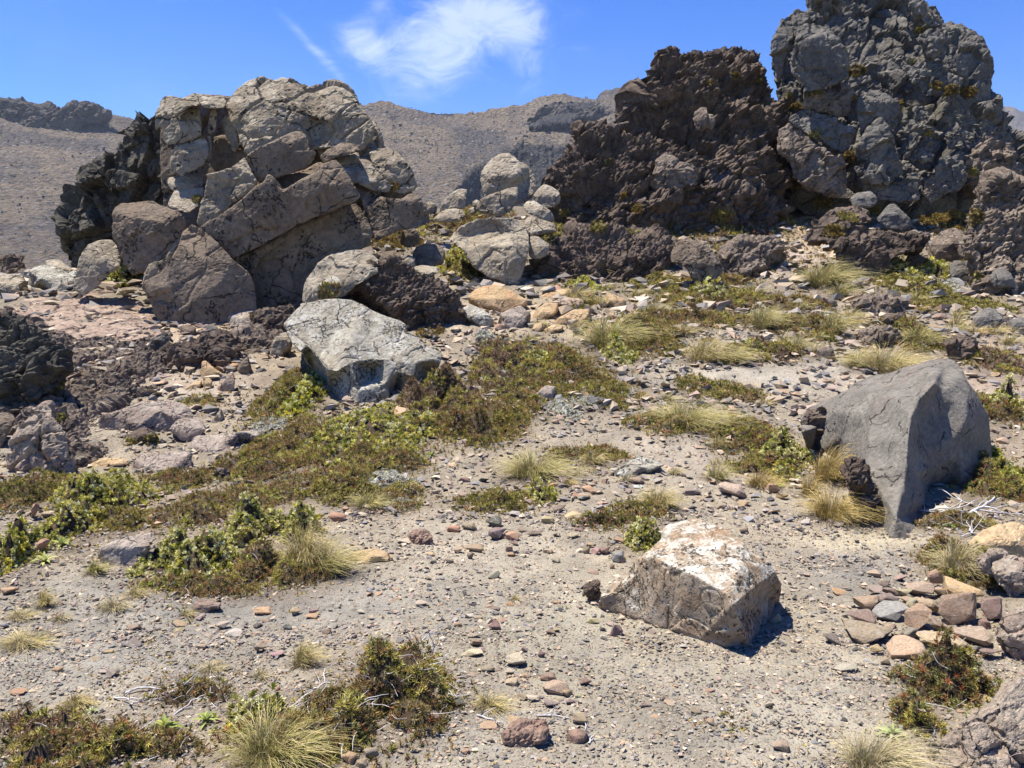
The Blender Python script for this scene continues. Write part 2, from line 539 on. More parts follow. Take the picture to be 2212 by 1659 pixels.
# ------------------------------------------------------------------ the ground
SOIL = [  # px, py, rx, ry, colour: dust, red scree, dark grit, pale tracks
    (1650, 800, 330, 60, (0.340, 0.312, 0.252)), (1500, 1000, 260, 70, (0.322, 0.283, 0.223)), (1250, 1380, 330, 120, (0.313, 0.288, 0.218)),
    (1050, 1180, 200, 60, (0.294, 0.263, 0.204)), (1850, 1240, 160, 60, (0.170, 0.161, 0.141)), (1870, 1165, 130, 20, (0.386, 0.341, 0.233)),
    (2100, 830, 180, 120, (0.331, 0.263, 0.204)), (1740, 500, 60, 40, (0.405, 0.302, 0.175)), (1690, 560, 110, 50, (0.340, 0.283, 0.242)),
    (450, 740, 200, 60, (0.386, 0.312, 0.223)), (470, 840, 180, 40, (0.350, 0.292, 0.223)), (420, 700, 90, 30, (0.396, 0.302, 0.194)),
    (500, 1300, 500, 60, (0.225, 0.219, 0.194)), (150, 1420, 400, 110, (0.239, 0.229, 0.194)), (900, 1600, 300, 90, (0.239, 0.224, 0.184)),
    (1700, 1550, 400, 140, (0.276, 0.254, 0.199)), (900, 680, 250, 60, (0.331, 0.283, 0.213)), (1200, 690, 200, 50, (0.368, 0.302, 0.204)),
    (60, 590, 150, 30, (0.414, 0.419, 0.388)), (1850, 680, 160, 60, (0.331, 0.273, 0.213))]
VEG = []        # filled by the plant builder's list: patches of darker soil colour under plants


def build_ground():
    ys = np.concatenate([np.linspace(-25, 0.4, 22), np.geomspace(0.6, 1.9, 30), np.geomspace(1.95, 30, 400), np.linspace(30.4, 60, 26)])
    ts = np.concatenate([np.linspace(-3.2, -0.9, 26), np.linspace(-0.88, 0.88, 400), np.linspace(0.9, 3.2, 26)])
    Y, T = np.meshgrid(ys, ts, indexing='ij')
    X = T * np.maximum(Y, 1.9)
    z = gz(X.ravel(), Y.ravel())
    p = np.stack([X.ravel(), Y.ravel(), z], 1)
    y = p[:, 1]
    k = np.clip(y / 4.0, 0.5, 3.0)
    q = np.stack([p[:, 0], p[:, 1], np.zeros(len(p))], 1)
    p[:, 2] += 0.010 * k * fbm(q * 4.5, 3, 0.55, 8) + 0.0045 * k * perlin(q * 26.0, 9)
    f1, f2, idx, vec = worley(q * np.array((9.0, 9.0, 1.0)), 5)
    p[:, 2] += 0.006 * k * sstep(0.32 - f1, -0.1, 0.2) * (_T[idx][:, 0] > 0.55)
    me = new_mesh('ground', p, grid_faces(len(ys), len(ts)), M['ground'])
    px, py = to_px(np.where(y[:, None] > 0.7, p, np.array((0, 0.7, 0))))
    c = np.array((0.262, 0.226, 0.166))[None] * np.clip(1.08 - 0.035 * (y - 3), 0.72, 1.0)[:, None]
    wob = 34 * perlin(q * 0.9, 21) + 14 * perlin(q * 3.1, 22)
    for (sx, sy, rx, ry, col) in SOIL:
        d = ((px + wob - sx) / rx) ** 2 + ((py + wob * ry / rx * 1.2 - sy) / ry) ** 2
        w = np.exp(-d * 0.9)[:, None] * 0.85
        c = c * (1 - w) + np.array(col) * w
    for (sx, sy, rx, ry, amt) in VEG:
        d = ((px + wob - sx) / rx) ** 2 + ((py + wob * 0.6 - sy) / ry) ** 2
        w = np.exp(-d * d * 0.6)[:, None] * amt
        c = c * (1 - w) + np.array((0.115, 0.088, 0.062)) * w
    c *= (1 + 0.22 * fbm(q * 0.8, 3, 0.5, 31) + 0.12 * perlin(q * 6, 33))[:, None]
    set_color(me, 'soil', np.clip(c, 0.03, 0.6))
    g = link('ground', me)
    tag(g, 'stony gravelly ground rising to the crags', kind='structure')
    return g


# ------------------------------------------------------------------ the far mountain
def interp_pts(pts, x):
    return np.interp(x, [a for a, b in pts], [b for a, b in pts])


CREST = [(-900, 150), (-300, 190), (0, 232), (100, 240), (180, 252), (240, 252), (290, 258), (330, 262), (420, 270), (560, 250), (700, 235), (790, 229), (815, 219), (838, 215), (860, 222), (900, 221),
         (935, 224), (962, 229), (985, 231), (1030, 236), (1046, 236), (1060, 229), (1090, 232), (1112, 230), (1130, 226), (1147, 217), (1158, 208), (1172, 204), (1196, 203), (1220, 201),
         (1228, 206), (1248, 211), (1270, 217), (1285, 219), (1297, 217), (1300, 205), (1312, 200), (1322, 202), (1328, 198), (1338, 197), (1352, 204), (1360, 216), (1380, 222), (1420, 236), (1500, 262), (1700, 300), (2000, 290), (2140, 240), (2166, 228),
         (2190, 233), (2212, 240), (2300, 262), (2900, 330)]
EDGE1 = [(900, 520), (955, 470), (975, 420), (1000, 392), (1020, 372), (1046, 362), (1080, 344), (1112, 326), (1150, 318), (1200, 322), (1260, 318), (1300, 330), (1420, 340)]
EDGE2 = [(1138, 262), (1150, 252), (1168, 232), (1196, 222), (1230, 222), (1262, 231), (1290, 236), (1330, 250)]
LOW2 = [(1138, 262), (1146, 281), (1180, 286), (1205, 288), (1240, 262), (1290, 250), (1330, 250)]


def build_mountain():
    xs = np.concatenate([np.linspace(-900, -60, 22), np.linspace(-50, 480, 190), np.linspace(500, 770, 16), np.linspace(780, 1480, 280), np.linspace(1500, 2110, 24), np.linspace(2120, 2270, 60), np.linspace(2300, 3000, 16)])
    V = np.concatenate([np.linspace(0, 1, 200), [1.03, 1.06, 1.1]])
    nr, nc = len(V), len(xs)
    PX = np.tile(xs, (nr, 1))
    c = interp_pts(CREST, xs)
    vv = np.minimum(V, 1.0)[:, None]
    ROW = 760 + (c[None] - 760) * vv
    Rc = np.interp(xs, [-900, 300, 700, 1100, 1400, 2000, 2170, 3000], [420, 430, 460, 500, 520, 900, 1400, 1400])
    u = (760 - ROW) / (760 - c[None])
    R = 120 + (Rc[None] - 120) * u ** 1.25
    Rb = lambda row, px: 120 + (np.interp(px, xs, Rc) - 120) * np.clip((760 - row) / (760 - interp_pts(CREST, px)), 0, 1) ** 1.25
    # columnar cliff and the dark scarp: the face stays at its upper edge's distance
    e1 = interp_pts(EDGE1, xs)[None] + 3.0 * perlin(np.stack([xs * 0.11, xs * 0, xs * 0], 1), 41)[None]
    e1 = np.minimum(e1, 760)
    Re = Rb(e1[0], xs)[None]
    inc = (PX > 890) & (PX < 1425) & (ROW > e1)
    blend = np.clip((PX - 890) / 70, 0, 1)
    R = np.where(inc, R + (Re + (ROW - e1) * -0.22 - R) * blend, R)
    cols = 3.2 * (np.abs(perlin(np.stack([PX.ravel() * 0.16, ROW.ravel() * 0.012, PX.ravel() * 0], 1), 42)).reshape(nr, nc))
    R = np.where(inc, R + cols * 1.0, R)
    e2, l2 = interp_pts(EDGE2, xs)[None], interp_pts(LOW2, xs)[None]
    jag = perlin(np.stack([xs * 0.13, xs * 0 + 3, xs * 0], 1), 47)[None]
    e2, l2 = e2 + 4 * jag, l2 + 3 * jag[:, ::-1]
    R2 = Rb(e2[0], xs)[None]
    R2 = R2 - np.clip((ROW - e2) * 1.3, 0, 60)
    inc2 = (PX > 1138) & (PX < 1330) & (ROW > e2) & (ROW < l2)
    R = np.where(inc2, R2 + 10 * np.abs(perlin(np.stack([PX.ravel() * 0.07, ROW.ravel() * 0.1, PX.ravel() * 0], 1), 43)).reshape(nr, nc), R)
    dx, dz = ray(PX, ROW)
    x, z = dx * R, CAM_Z + dz * R
    y = R.copy()
    back = (V > 1.0)[:, None]
    y = np.where(back, R + (V[:, None] - 1) * 900, y)
    x = np.where(back, x * y / R, x)
    z = np.where(back, z - (V[:, None] - 1) * 500, z)
    p = np.stack([x.ravel(), y.ravel(), z.ravel()], 1)
    me = new_mesh('mountainside', p, grid_faces(nr, nc)[:, ::-1])
    nrm = np.zeros(len(p) * 3)
    me.vertices.foreach_get('normal', nrm)
    nrm = nrm.reshape(-1, 3)
    sc = np.clip(p[:, 1] / 450, 0.3, 1.6)
    f1, f2, idx, vec = worley(p * 0.16, 51)
    g1, g2, idx2, vec2 = worley(p * 0.42, 52)
    d = 3.2 * fbm(p * 0.02, 4, 0.55, 44) + 2.1 * (0.5 - f1) * (_T[idx][:, 1] > 0.45) + 1.0 * (0.5 - g1) * (_T[idx2][:, 1] > 0.3)
    d = d + inc.ravel() * (1.6 * (0.45 - f1)) + 6.0 * fbm(p * 0.008, 3, 0.5, 46)
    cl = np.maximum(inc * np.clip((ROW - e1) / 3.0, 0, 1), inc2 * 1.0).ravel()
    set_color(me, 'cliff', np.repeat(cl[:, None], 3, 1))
    p = p + nrm * (d * sc)[:, None]
    me.vertices.foreach_set('co', p.astype(np.float32).ravel())
    me.update()
    mt = bpy.data.materials.new('mountain_scree')
    mt.use_nodes = True
    g = NT(mt.node_tree)
    tc = g.add('ShaderNodeTexCoord').outputs['Object']
    n1 = g.noise(tc, 0.03, 6.0, 0.65, 0.6)
    n2 = g.noise(tc, 0.5, 5.0, 0.75)
    nz = g.add('ShaderNodeSeparateXYZ', inp={0: g.add('ShaderNodeNewGeometry').outputs['True Normal']}).outputs[2]
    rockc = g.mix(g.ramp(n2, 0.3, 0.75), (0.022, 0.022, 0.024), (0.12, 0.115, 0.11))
    scree = g.mix(g.ramp(n1, 0.35, 0.65), (0.158, 0.134, 0.108), (0.245, 0.200, 0.140))
    fld = g.noise(tc, 0.012, 6.0, 0.68, 1.2)
    scree = g.mix(g.math('MULTIPLY', g.ramp(fld, 0.50, 0.60), 0.7), scree, (0.085, 0.082, 0.082))
    scree = g.mix(0.9, scree, g.mix(g.ramp(n2, 0.3, 0.7), (0.5, 0.5, 0.52), (1.5, 1.46, 1.4)), 'MULTIPLY')
    vz = g.voro(tc, 0.5)
    vs = g.add('ShaderNodeSeparateColor', inp={0: vz.outputs['Color']})
    scree = g.mix(g.math('MULTIPLY', g.ramp(vs.outputs[0], 0.6, 0.66), g.ramp(vz.outputs['Distance'], 0.55, 0.35)), scree, g.mix(vs.outputs[1], (0.05, 0.048, 0.046), (0.29, 0.27, 0.245)))
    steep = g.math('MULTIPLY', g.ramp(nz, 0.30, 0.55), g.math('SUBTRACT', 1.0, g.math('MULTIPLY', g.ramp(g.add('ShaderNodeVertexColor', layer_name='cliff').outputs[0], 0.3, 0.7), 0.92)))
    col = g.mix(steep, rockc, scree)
    h = g.math('ADD', g.noise(tc, 0.9, 6.0, 0.75), g.math('MULTIPLY', g.ramp(vz.outputs['Distance'], 0.6, 0.1), 0.5))
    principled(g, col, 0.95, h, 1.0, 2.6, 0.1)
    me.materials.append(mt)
    o = link('mountain', me)
    tag(o, 'far scree mountainside with columnar cliffs', kind='structure')
    # rubble that can be told apart on the slope, as one mass
    rng = np.random.default_rng(5)
    k = 9500
    sel = rng.integers(0, len(p), k)
    okk = (p[sel, 2] > -60) & (p[sel, 1] < 600)
    sel = sel[okk]
    tv, tf = pebble_template(7, 3)
    pos = p[sel] + rng.normal(size=(len(sel), 3)) * np.array((1.2, 1.2, 0.1))
    s = (0.35 + 1.5 * rng.random(len(sel)) ** 4) * np.clip(p[sel, 1] / 400, 0.4, 1.2)
    v, f = stamp(tv, tf, pos, rotz_tilt(len(sel), tilt=0.6, rng=rng), s[:, None] * (0.7 + 0.7 * rng.random((len(sel), 3))))
    mr = new_mesh('scree_rubble', v, f, None, False)
    shade = 0.05 + 0.32 * rng.random(len(sel)) ** 1.7
    tint = np.repeat(shade[:, None] * np.array((1.0, 0.92, 0.82)), len(tv), 0)
    set_color(mr, 'tint', tint)
    mr.materials.append(M['pebble'])
    r = link('scree_rubble', mr)
    tag(r, 'angular rubble strewn over the far mountainside', kind='stuff')
    return o


def pebble_template(npts, seed, flat=1.0):
    rng = np.random.default_rng(seed)
    import bmesh
    bm = bmesh.new()
    for i in range(npts):
        v = rng.normal(size=3)
        v /= np.linalg.norm(v)
        v *= 0.5 * (0.85 + 0.3 * rng.random())
        bm.verts.new((v[0], v[1], v[2] * flat))
    r = bmesh.ops.convex_hull(bm, input=list(bm.verts))
    for g in list(r['geom_interior']) + list(r['geom_unused']):
        if isinstance(g, bmesh.types.BMVert) and g.is_valid:
            bm.verts.remove(g)
    bmesh.ops.triangulate(bm, faces=list(bm.faces))
    bmesh.ops.recalc_face_normals(bm, faces=list(bm.faces))
    bm.verts.index_update()
    v = np.array([x.co[:] for x in bm.verts])
    f = np.array([[w.index for w in q.verts] for q in bm.faces])
    bm.free()
    return v, f


# ------------------------------------------------------------------ rocks
def inside(poly, x, y):
    c = False
    n = len(poly)
    for i in range(n):
        x1, y1 = poly[i][0], poly[i][1]
        x2, y2 = poly[(i + 1) % n][0], poly[(i + 1) % n][1]
        if (y1 > y) != (y2 > y) and x < (x2 - x1) * (y - y1) / (y2 - y1) + x1:
            c = not c
    return c


JOBS = []
ROCK_TRI = []      # world verts / faces of finished rocks, for resting plants and stones on them


class Rock:
    pass


def rock(name, label, mat, poly, style='slab', D=None, T=0.7, rv=0.36, pins=(), parent=None, vox=3.8, cat='boulder', group=None, amp=1.0,
         follow=0.0, under=0.0, rnd=0.05, back=1.6, sink=0.12, tilt=0.0, scoops=(), sit=None, smooth=None, auto=True, kind=None, cell=1.0, sides=0.24):
    """A rock from its outline (view pixels), set at the ground distance of its foot (or D metres).
    T: how deep its top lies behind its foot, in parts of its width. rv: where the brow between top and front face runs."""
    rng = random.Random(hash((int(poly[0][0]), int(poly[0][1]), len(poly))) & 0xffff)
    xs = [q[0] for q in poly]
    ys = [q[1] for q in poly]
    x0, x1, y0, y1 = min(xs), max(xs), min(ys), max(ys)
    w, h = x1 - x0, y1 - y0
    foot = [q for q in poly if q[1] > y1 - 0.12 * h]
    fx = sum(q[0] for q in foot) / len(foot)
    if sit is None:
        sit = D is None
    if D is None:
        D = at(fx, y1)[1]
    mx, my = sum(xs) / len(poly), (y0 + y1) / 2

    def bottom(q):
        ox = (mx - q[0]) * 0.03
        return q[1] > y0 + 0.45 * h and not inside(poly, q[0] + ox, q[1] + 0.05 * h) 
    W = w / F * D
    Td = T * W

    def dz(px, py):
        v = (py - y0) / max(h, 1)
        a = abs(px - (x0 + x1) / 2) / (w / 2)
        v = v + tilt * (px - (x0 + x1) / 2) / w
        f = 0.22 + (1 - 0.22) * (rv - v) / rv if v < rv else 0.22 * (1 - (v - rv) / (1 - rv)) + under * max(0, (v - 0.5) / 0.5)
        return Td * (f + sides * a * a + rng.uniform(-rnd, rnd))

    zfoot = float(gz(ray(fx, y1)[0] * D, D)[0])

    def dep3(q):
        if q[2] >= 100:
            return q[2] - 100          # metres from the camera
        if q[2] >= 9.5:                # metres above the foot
            return (CAM_Z - zfoot - (q[2] - 10)) / -ray(q[0], q[1])[1]
        return D + q[2] * W

    P2, depth = [], []
    n = len(poly)
    for q in poly:
        py = q[1]
        low = sit and bottom(q)
        if (py > y1 - 0.25 * h or low) and not follow:
            py += min(sink * h, 26)
        P2.append((q[0], py))
        if low and len(q) < 3:
            depth.append(max(D - 0.02 * W, min(at(q[0], q[1])[1], D + 2.2 * W)))
        elif len(q) > 2:
            depth.append(dep3(q))
        elif follow:
            depth.append(at(q[0], q[1])[1] * 1.004)
        else:
            depth.append(D + dz(q[0], q[1]))
    bnd = list(P2)
    ins = []
    if auto and not pins:
        for vv in (rv, 0.5 + rv / 2):
            for uu in (0.2, 0.5, 0.8):
                ins.append((x0 + w * (uu + rng.uniform(-.1, .1)), y0 + h * (vv + rng.uniform(-.05, .05))))
    if follow:
        ins = []
        k = 16
        for i in range(k):
            for j in range(10):
                ins.append((x0 + w * (i + rng.random()) / k, y0 + h * (j + rng.random()) / 10))
    for (ix, iy) in ins:
        if inside(bnd, ix, iy) and min((ix - q[0]) ** 2 + (iy - q[1]) ** 2 for q in bnd) > (0.09 * min(w, h)) ** 2:
            P2.append((ix, iy))
            if follow:
                e = min(math.hypot(ix - q[0], iy - q[1]) for q in bnd) / (0.22 * min(w, h))
                depth.append(at(ix, iy)[1] * (1 - follow * min(1, e) * rng.uniform(0.55, 1.1)))
            else:
                depth.append(D + dz(ix, iy))
    for q in pins:
        P2.append((q[0], q[1]))
        depth.append(dep3(q))
    vo, eo, fo, ov, oe, of = delaunay_2d_cdt([Vector(q) for q in P2], [(i, (i + 1) % n) for i in range(n)], [], 1, 0.01)
    dep = [depth[o[0]] if o else D for o in ov]
    V = [unproj(v.x, v.y, d) for v, d in zip(vo, dep)]
    Fc = [tuple(f) for f in fo]
    inv = {}
    for i, o in enumerate(ov):
        for j in o:
            inv[j] = i
    ring = [inv[i] for i in range(n)]
    bk = []
    dmax = max(depth) + 0.06 * W
    for i in range(n):
        q = V[ring[i]]
        if follow:
            b = q + np.array((0, 0.0, -0.5))
        else:
            b = unproj(mx + (P2[i][0] - mx) * 0.82, my + (P2[i][1] - my) * 0.86, max(depth[i] + max(0.25 * W, back * Td * 0.6 + 0.1 * W), dmax))
        bk.append(len(V))
        V.append(b)
    V.append(sum(V[i] for i in bk) / n + np.array((0, 0 if follow else 0.12 * W, -0.15 if follow else 0)))
    cidx = len(V) - 1
    area = sum(P2[i][0] * P2[(i + 1) % n][1] - P2[(i + 1) % n][0] * P2[i][1] for i in range(n))
    for i in range(n):
        a, b = ring[i], ring[(i + 1) % n]
        c, d = bk[(i + 1) % n], bk[i]
        Fc += [(a, b, c), (a, c, d), (d, c, cidx)]
    J = Rock()
    J.name, J.label, J.mat, J.style, J.parent, J.cat, J.group, J.amp, J.kind = name, label, mat, style, parent, cat, group, amp, kind
    J.D, J.S, J.scoops, J.cell = D, math.sqrt(w * h) / F * D, scoops, cell
    J.smooth = (style == 'smooth') if smooth is None else smooth
    import bmesh
    bm = bmesh.new()
    bv = [bm.verts.new(v) for v in V]
    for f in Fc:
        try:
            bm.faces.new([bv[i] for i in f])
        except ValueError:
            pass
    bmesh.ops.recalc_face_normals(bm, faces=list(bm.faces))
    me = bpy.data.meshes.new('tmp')
    bm.to_mesh(me)
    bm.free()
    o = bpy.data.objects.new('tmp', me)
    COL.objects.link(o)
    md = o.modifiers.new('r', 'REMESH')
    md.mode = 'VOXEL'
    md.voxel_size = J.vox = max(vox * 1.34 / F * D, 0.006)
    md.adaptivity = 0
    if style == 'smooth':
        sm = o.modifiers.new('s', 'SMOOTH')
        sm.factor, sm.iterations = 0.5, 7
    J.tmp, J.px = o, D / F
    base = np.array(unproj(fx, y1, D))
    J.base = base
    JOBS.append(J)
    return J


def displace(J, p, nrm):
    S, px, a = J.S, J.px, J.amp
    for (c, r) in J.scoops:
        v = p - c
        d = np.linalg.norm(v, axis=1)
        k = d < r
        p = p.copy()
        p[k] = c + v[k] / np.maximum(d[k], 1e-5)[:, None] * r
    q = p + np.array((J.base[0] * 7.1, 0, J.base[2] * 3.3))
    L = 0.16 * S
    if J.style == 'smooth':
        d = 0.020 * S * fbm(q / (0.55 * S), 4, 0.5, 1) + 2.0 * px * fbm(q * np.array((1, 1, 1.8)) / (9 * px), 3, 0.65, 2)
    elif J.style == 'slab':
        f1, f2, idx, vec = worley(q / (0.42 * S) + 0.25 * perlin(q / (0.3 * S), 6)[:, None], 3)
        til = (_T[idx] - 0.5)
        chip = (til * vec).sum(1)
        d = 0.026 * S * fbm(q / (0.6 * S), 4, 0.5, 1) + 0.045 * S * chip - 0.012 * S * sstep(0.06 - (f2 - f1), 0, 0.06)
        g1, g2, ix2, vc2 = worley(q / (0.13 * S), 4)
        d += 0.013 * S * ((_T[ix2] - 0.5) * vc2).sum(1) + 1.1 * px * fbm(q / (7 * px), 3, 0.65, 2)
    elif J.style == 'block':
        c = J.cell
        wq = q + (0.16 * c * fbm(q / (1.1 * c), 2, 0.5, 12))[:, None]
        f1, f2, idx, vec = worley(wq / (0.9 * c), 13)
        d = 0.40 * c * ((_T[idx] - 0.5) * vec).sum(1) + 0.10 * c * (_T[idx][:, 0] - 0.5) - 0.06 * c * sstep(0.10 - (f2 - f1), 0, 0.10)
        g1, g2, ix2, vc2 = worley(wq / (0.33 * c), 14)
        d += 0.16 * c * ((_T[ix2] - 0.5) * vc2).sum(1) - 0.02 * c * sstep(0.09 - (g2 - g1), 0, 0.09)
        d += 1.6 * px * fbm(q / (7 * px), 3, 0.65, 2)
    elif J.style == 'tower':
        c = J.cell
        wq = q + (0.2 * c * fbm(q / (1.2 * c), 2, 0.5, 12))[:, None]
        f1, f2, idx, vec = worley(wq / c, 13)
        d = 0.75 * c * ((_T[idx] - 0.5) * vec).sum(1) + 0.22 * c * (_T[idx][:, 0] - 0.5) - 0.10 * c * sstep(0.09 - (f2 - f1), 0, 0.09)
        g1, g2, ix2, vc2 = worley(wq / (0.38 * c), 14)
        d += 0.26 * c * ((_T[ix2] - 0.5) * vc2).sum(1) + 0.05 * c * (_T[ix2][:, 2] - 0.5) - 0.04 * c * sstep(0.10 - (g2 - g1), 0, 0.10)
        rough = sstep(fbm(q / (1.4 * c), 2, 0.5, 31), -0.15, 0.15)
        h1, h2, ih, vh = worley(q / (0.13 * c), 23)
        d += rough * (0.10 * c * (0.5 - h1) * (0.2 + _T[ih][:, 1]) + 0.08 * c * ((_T[ih] - 0.5) * vh).sum(1))
        d += 1.8 * px * fbm(q / (7 * px), 3, 0.65, 2)
    else:   # 'crag': welded cinders and clasts
        c = J.cell
        q = q @ np.array(Matrix.Rotation(0.5, 3, 'Y')).T * np.array((0.9, 1.0, 1.5))      # beds dip to one side
        d = 0.48 * c * fbm(q / (1.9 * c), 3, 0.5, 21) + 0.16 * c * fbm(q / (0.8 * c), 3, 0.55, 25, True)
        h1, h2, ih, vh = worley(q / (0.75 * c) + 0.25 * perlin(q / (0.5 * c), 8)[:, None], 26)
        d += 0.30 * c * (0.55 - h1) * _T[ih][:, 1] ** 3 * 1.5 + 0.26 * c * ((_T[ih] - 0.5) * vh).sum(1) - 0.06 * c * sstep(0.10 - (h2 - h1), 0, 0.10)
        f1, f2, idx, vec = worley(q / (0.34 * c) + 0.3 * perlin(q / (0.3 * c), 7)[:, None], 22)
        pick = _T[idx][:, 0]
        d += 0.20 * c * (0.55 - f1) * (0.1 + 1.5 * pick ** 3) + 0.12 * c * ((_T[idx] - 0.5) * vec).sum(1) - 0.04 * c * sstep(0.12 - (f2 - f1), 0, 0.12)
        g1, g2, ix2, vc2 = worley(q / (0.13 * c), 23)
        d += 0.10 * c * (0.5 - g1) * (0.2 + 1.2 * _T[ix2][:, 1]) + 0.10 * c * ((_T[ix2] - 0.5) * vc2).sum(1)
        d += 3.0 * px * fbm(q / (7 * px), 2, 0.65, 2)
    return p + nrm * (d * a)[:, None]


def finish_rocks():
    dg = bpy.context.evaluated_depsgraph_get()
    dg.update()
    out = {}
    for J in JOBS:
        ev = J.tmp.evaluated_get(dg)
        me = bpy.data.meshes.new_from_object(ev, depsgraph=dg)
        n = len(me.vertices)
        co = np.zeros(n * 3, dtype=np.float32)
        me.vertices.foreach_get('co', co)
        nr = np.zeros(n * 3, dtype=np.float32)
        me.vertices.foreach_get('normal', nr)
        co, nr = co.reshape(-1, 3).astype(float), nr.reshape(-1, 3).astype(float)
        me.calc_loop_triangles()
        tri = np.zeros(len(me.loop_triangles) * 3, dtype=np.int32)
        me.loop_triangles.foreach_get('vertices', tri)
        tri = tri.reshape(-1, 3)
        bpy.data.meshes.remove(me)
        # the back and what is buried need no fine mesh: merge those vertices cell by cell
        vd = co - np.array((0, 0, CAM_Z))
        vd /= np.linalg.norm(vd, axis=1)[:, None]
        far = ((nr * vd).sum(1) > 0.2)
        if J.D < 60:
            far |= co[:, 2] < gz(co[:, 0], co[:, 1]) - 0.03 - 0.02 * J.S
        cell = J.vox * 5.5
        key = np.floor(co / cell).astype(np.int64)
        kid = key[:, 0] * 73856093 ^ key[:, 1] * 19349663 ^ key[:, 2] * 83492791
        kid = np.where(far, kid, np.arange(n) + (1 << 50))
        u, inv = np.unique(kid, return_inverse=True)
        cnt = np.bincount(inv)
        co2 = np.stack([np.bincount(inv, co[:, i]) / cnt for i in range(3)], 1)
        nr2 = np.stack([np.bincount(inv, nr[:, i]) / cnt for i in range(3)], 1)
        nr2 /= np.linalg.norm(nr2, axis=1)[:, None] + 1e-9
        tri = inv[tri]
        ok = (tri[:, 0] != tri[:, 1]) & (tri[:, 1] != tri[:, 2]) & (tri[:, 0] != tri[:, 2])
        tri = tri[ok]
        st = np.sort(tri, 1)
        _, first = np.unique(st[:, 0] * (1 << 42) + st[:, 1] * (1 << 21) + st[:, 2], return_index=True)
        tri = tri[np.sort(first)]
        J.p = displace(J, co2, nr2)
        J.tri = tri
        J.nf = len(tri)
        if J.D < 60:
            ROCK_TRI.append((J.p, tri))
    for J in JOBS:
        org = J.base
        me = new_mesh(J.name, J.p - org, J.tri, M[J.mat], J.smooth)
        loc = Vector(org)
        par = J.parent
        if par is not None:
            loc = loc - par.location
        o = link(J.name, me, par, loc)
        if par is None:
            tag(o, J.label, J.cat, J.group, J.kind)
        elif J.label:
            o['label'] = J.label
        J.obj = o
        bpy.data.objects.remove(J.tmp, do_unlink=True)
    print('rock tris', sum(J.nf for J in JOBS), sorted([(J.nf, J.name, round(J.D, 1)) for J in JOBS], reverse=True)[:26])


_BVH = [None]


def build_bvh():
    vs, fs, off = [], [], 0
    for p, f in ROCK_TRI:
        vs.append(p)
        fs.append(f + off)
        off += len(p)
    _BVH[0] = BVHTree.FromPolygons(np.concatenate(vs).tolist(), np.concatenate(fs).tolist())


def hit(px, py):
    """The point and normal that a pixel shows: rock or ground."""
    g = at(px, py)
    dx, dz = ray(px, py)
    d = Vector((dx, 1, dz)).normalized()
    loc, nrm, i, dist = _BVH[0].ray_cast(Vector((0, 0, CAM_Z)), d, 60)
    if loc is not None and loc.y < g[1] + 0.02:
        n = np.array(nrm)
        if n.dot(np.array(d)) > 0:
            n = -n
        return np.array(loc), n
    return g, np.array((0, 0, 1.0))


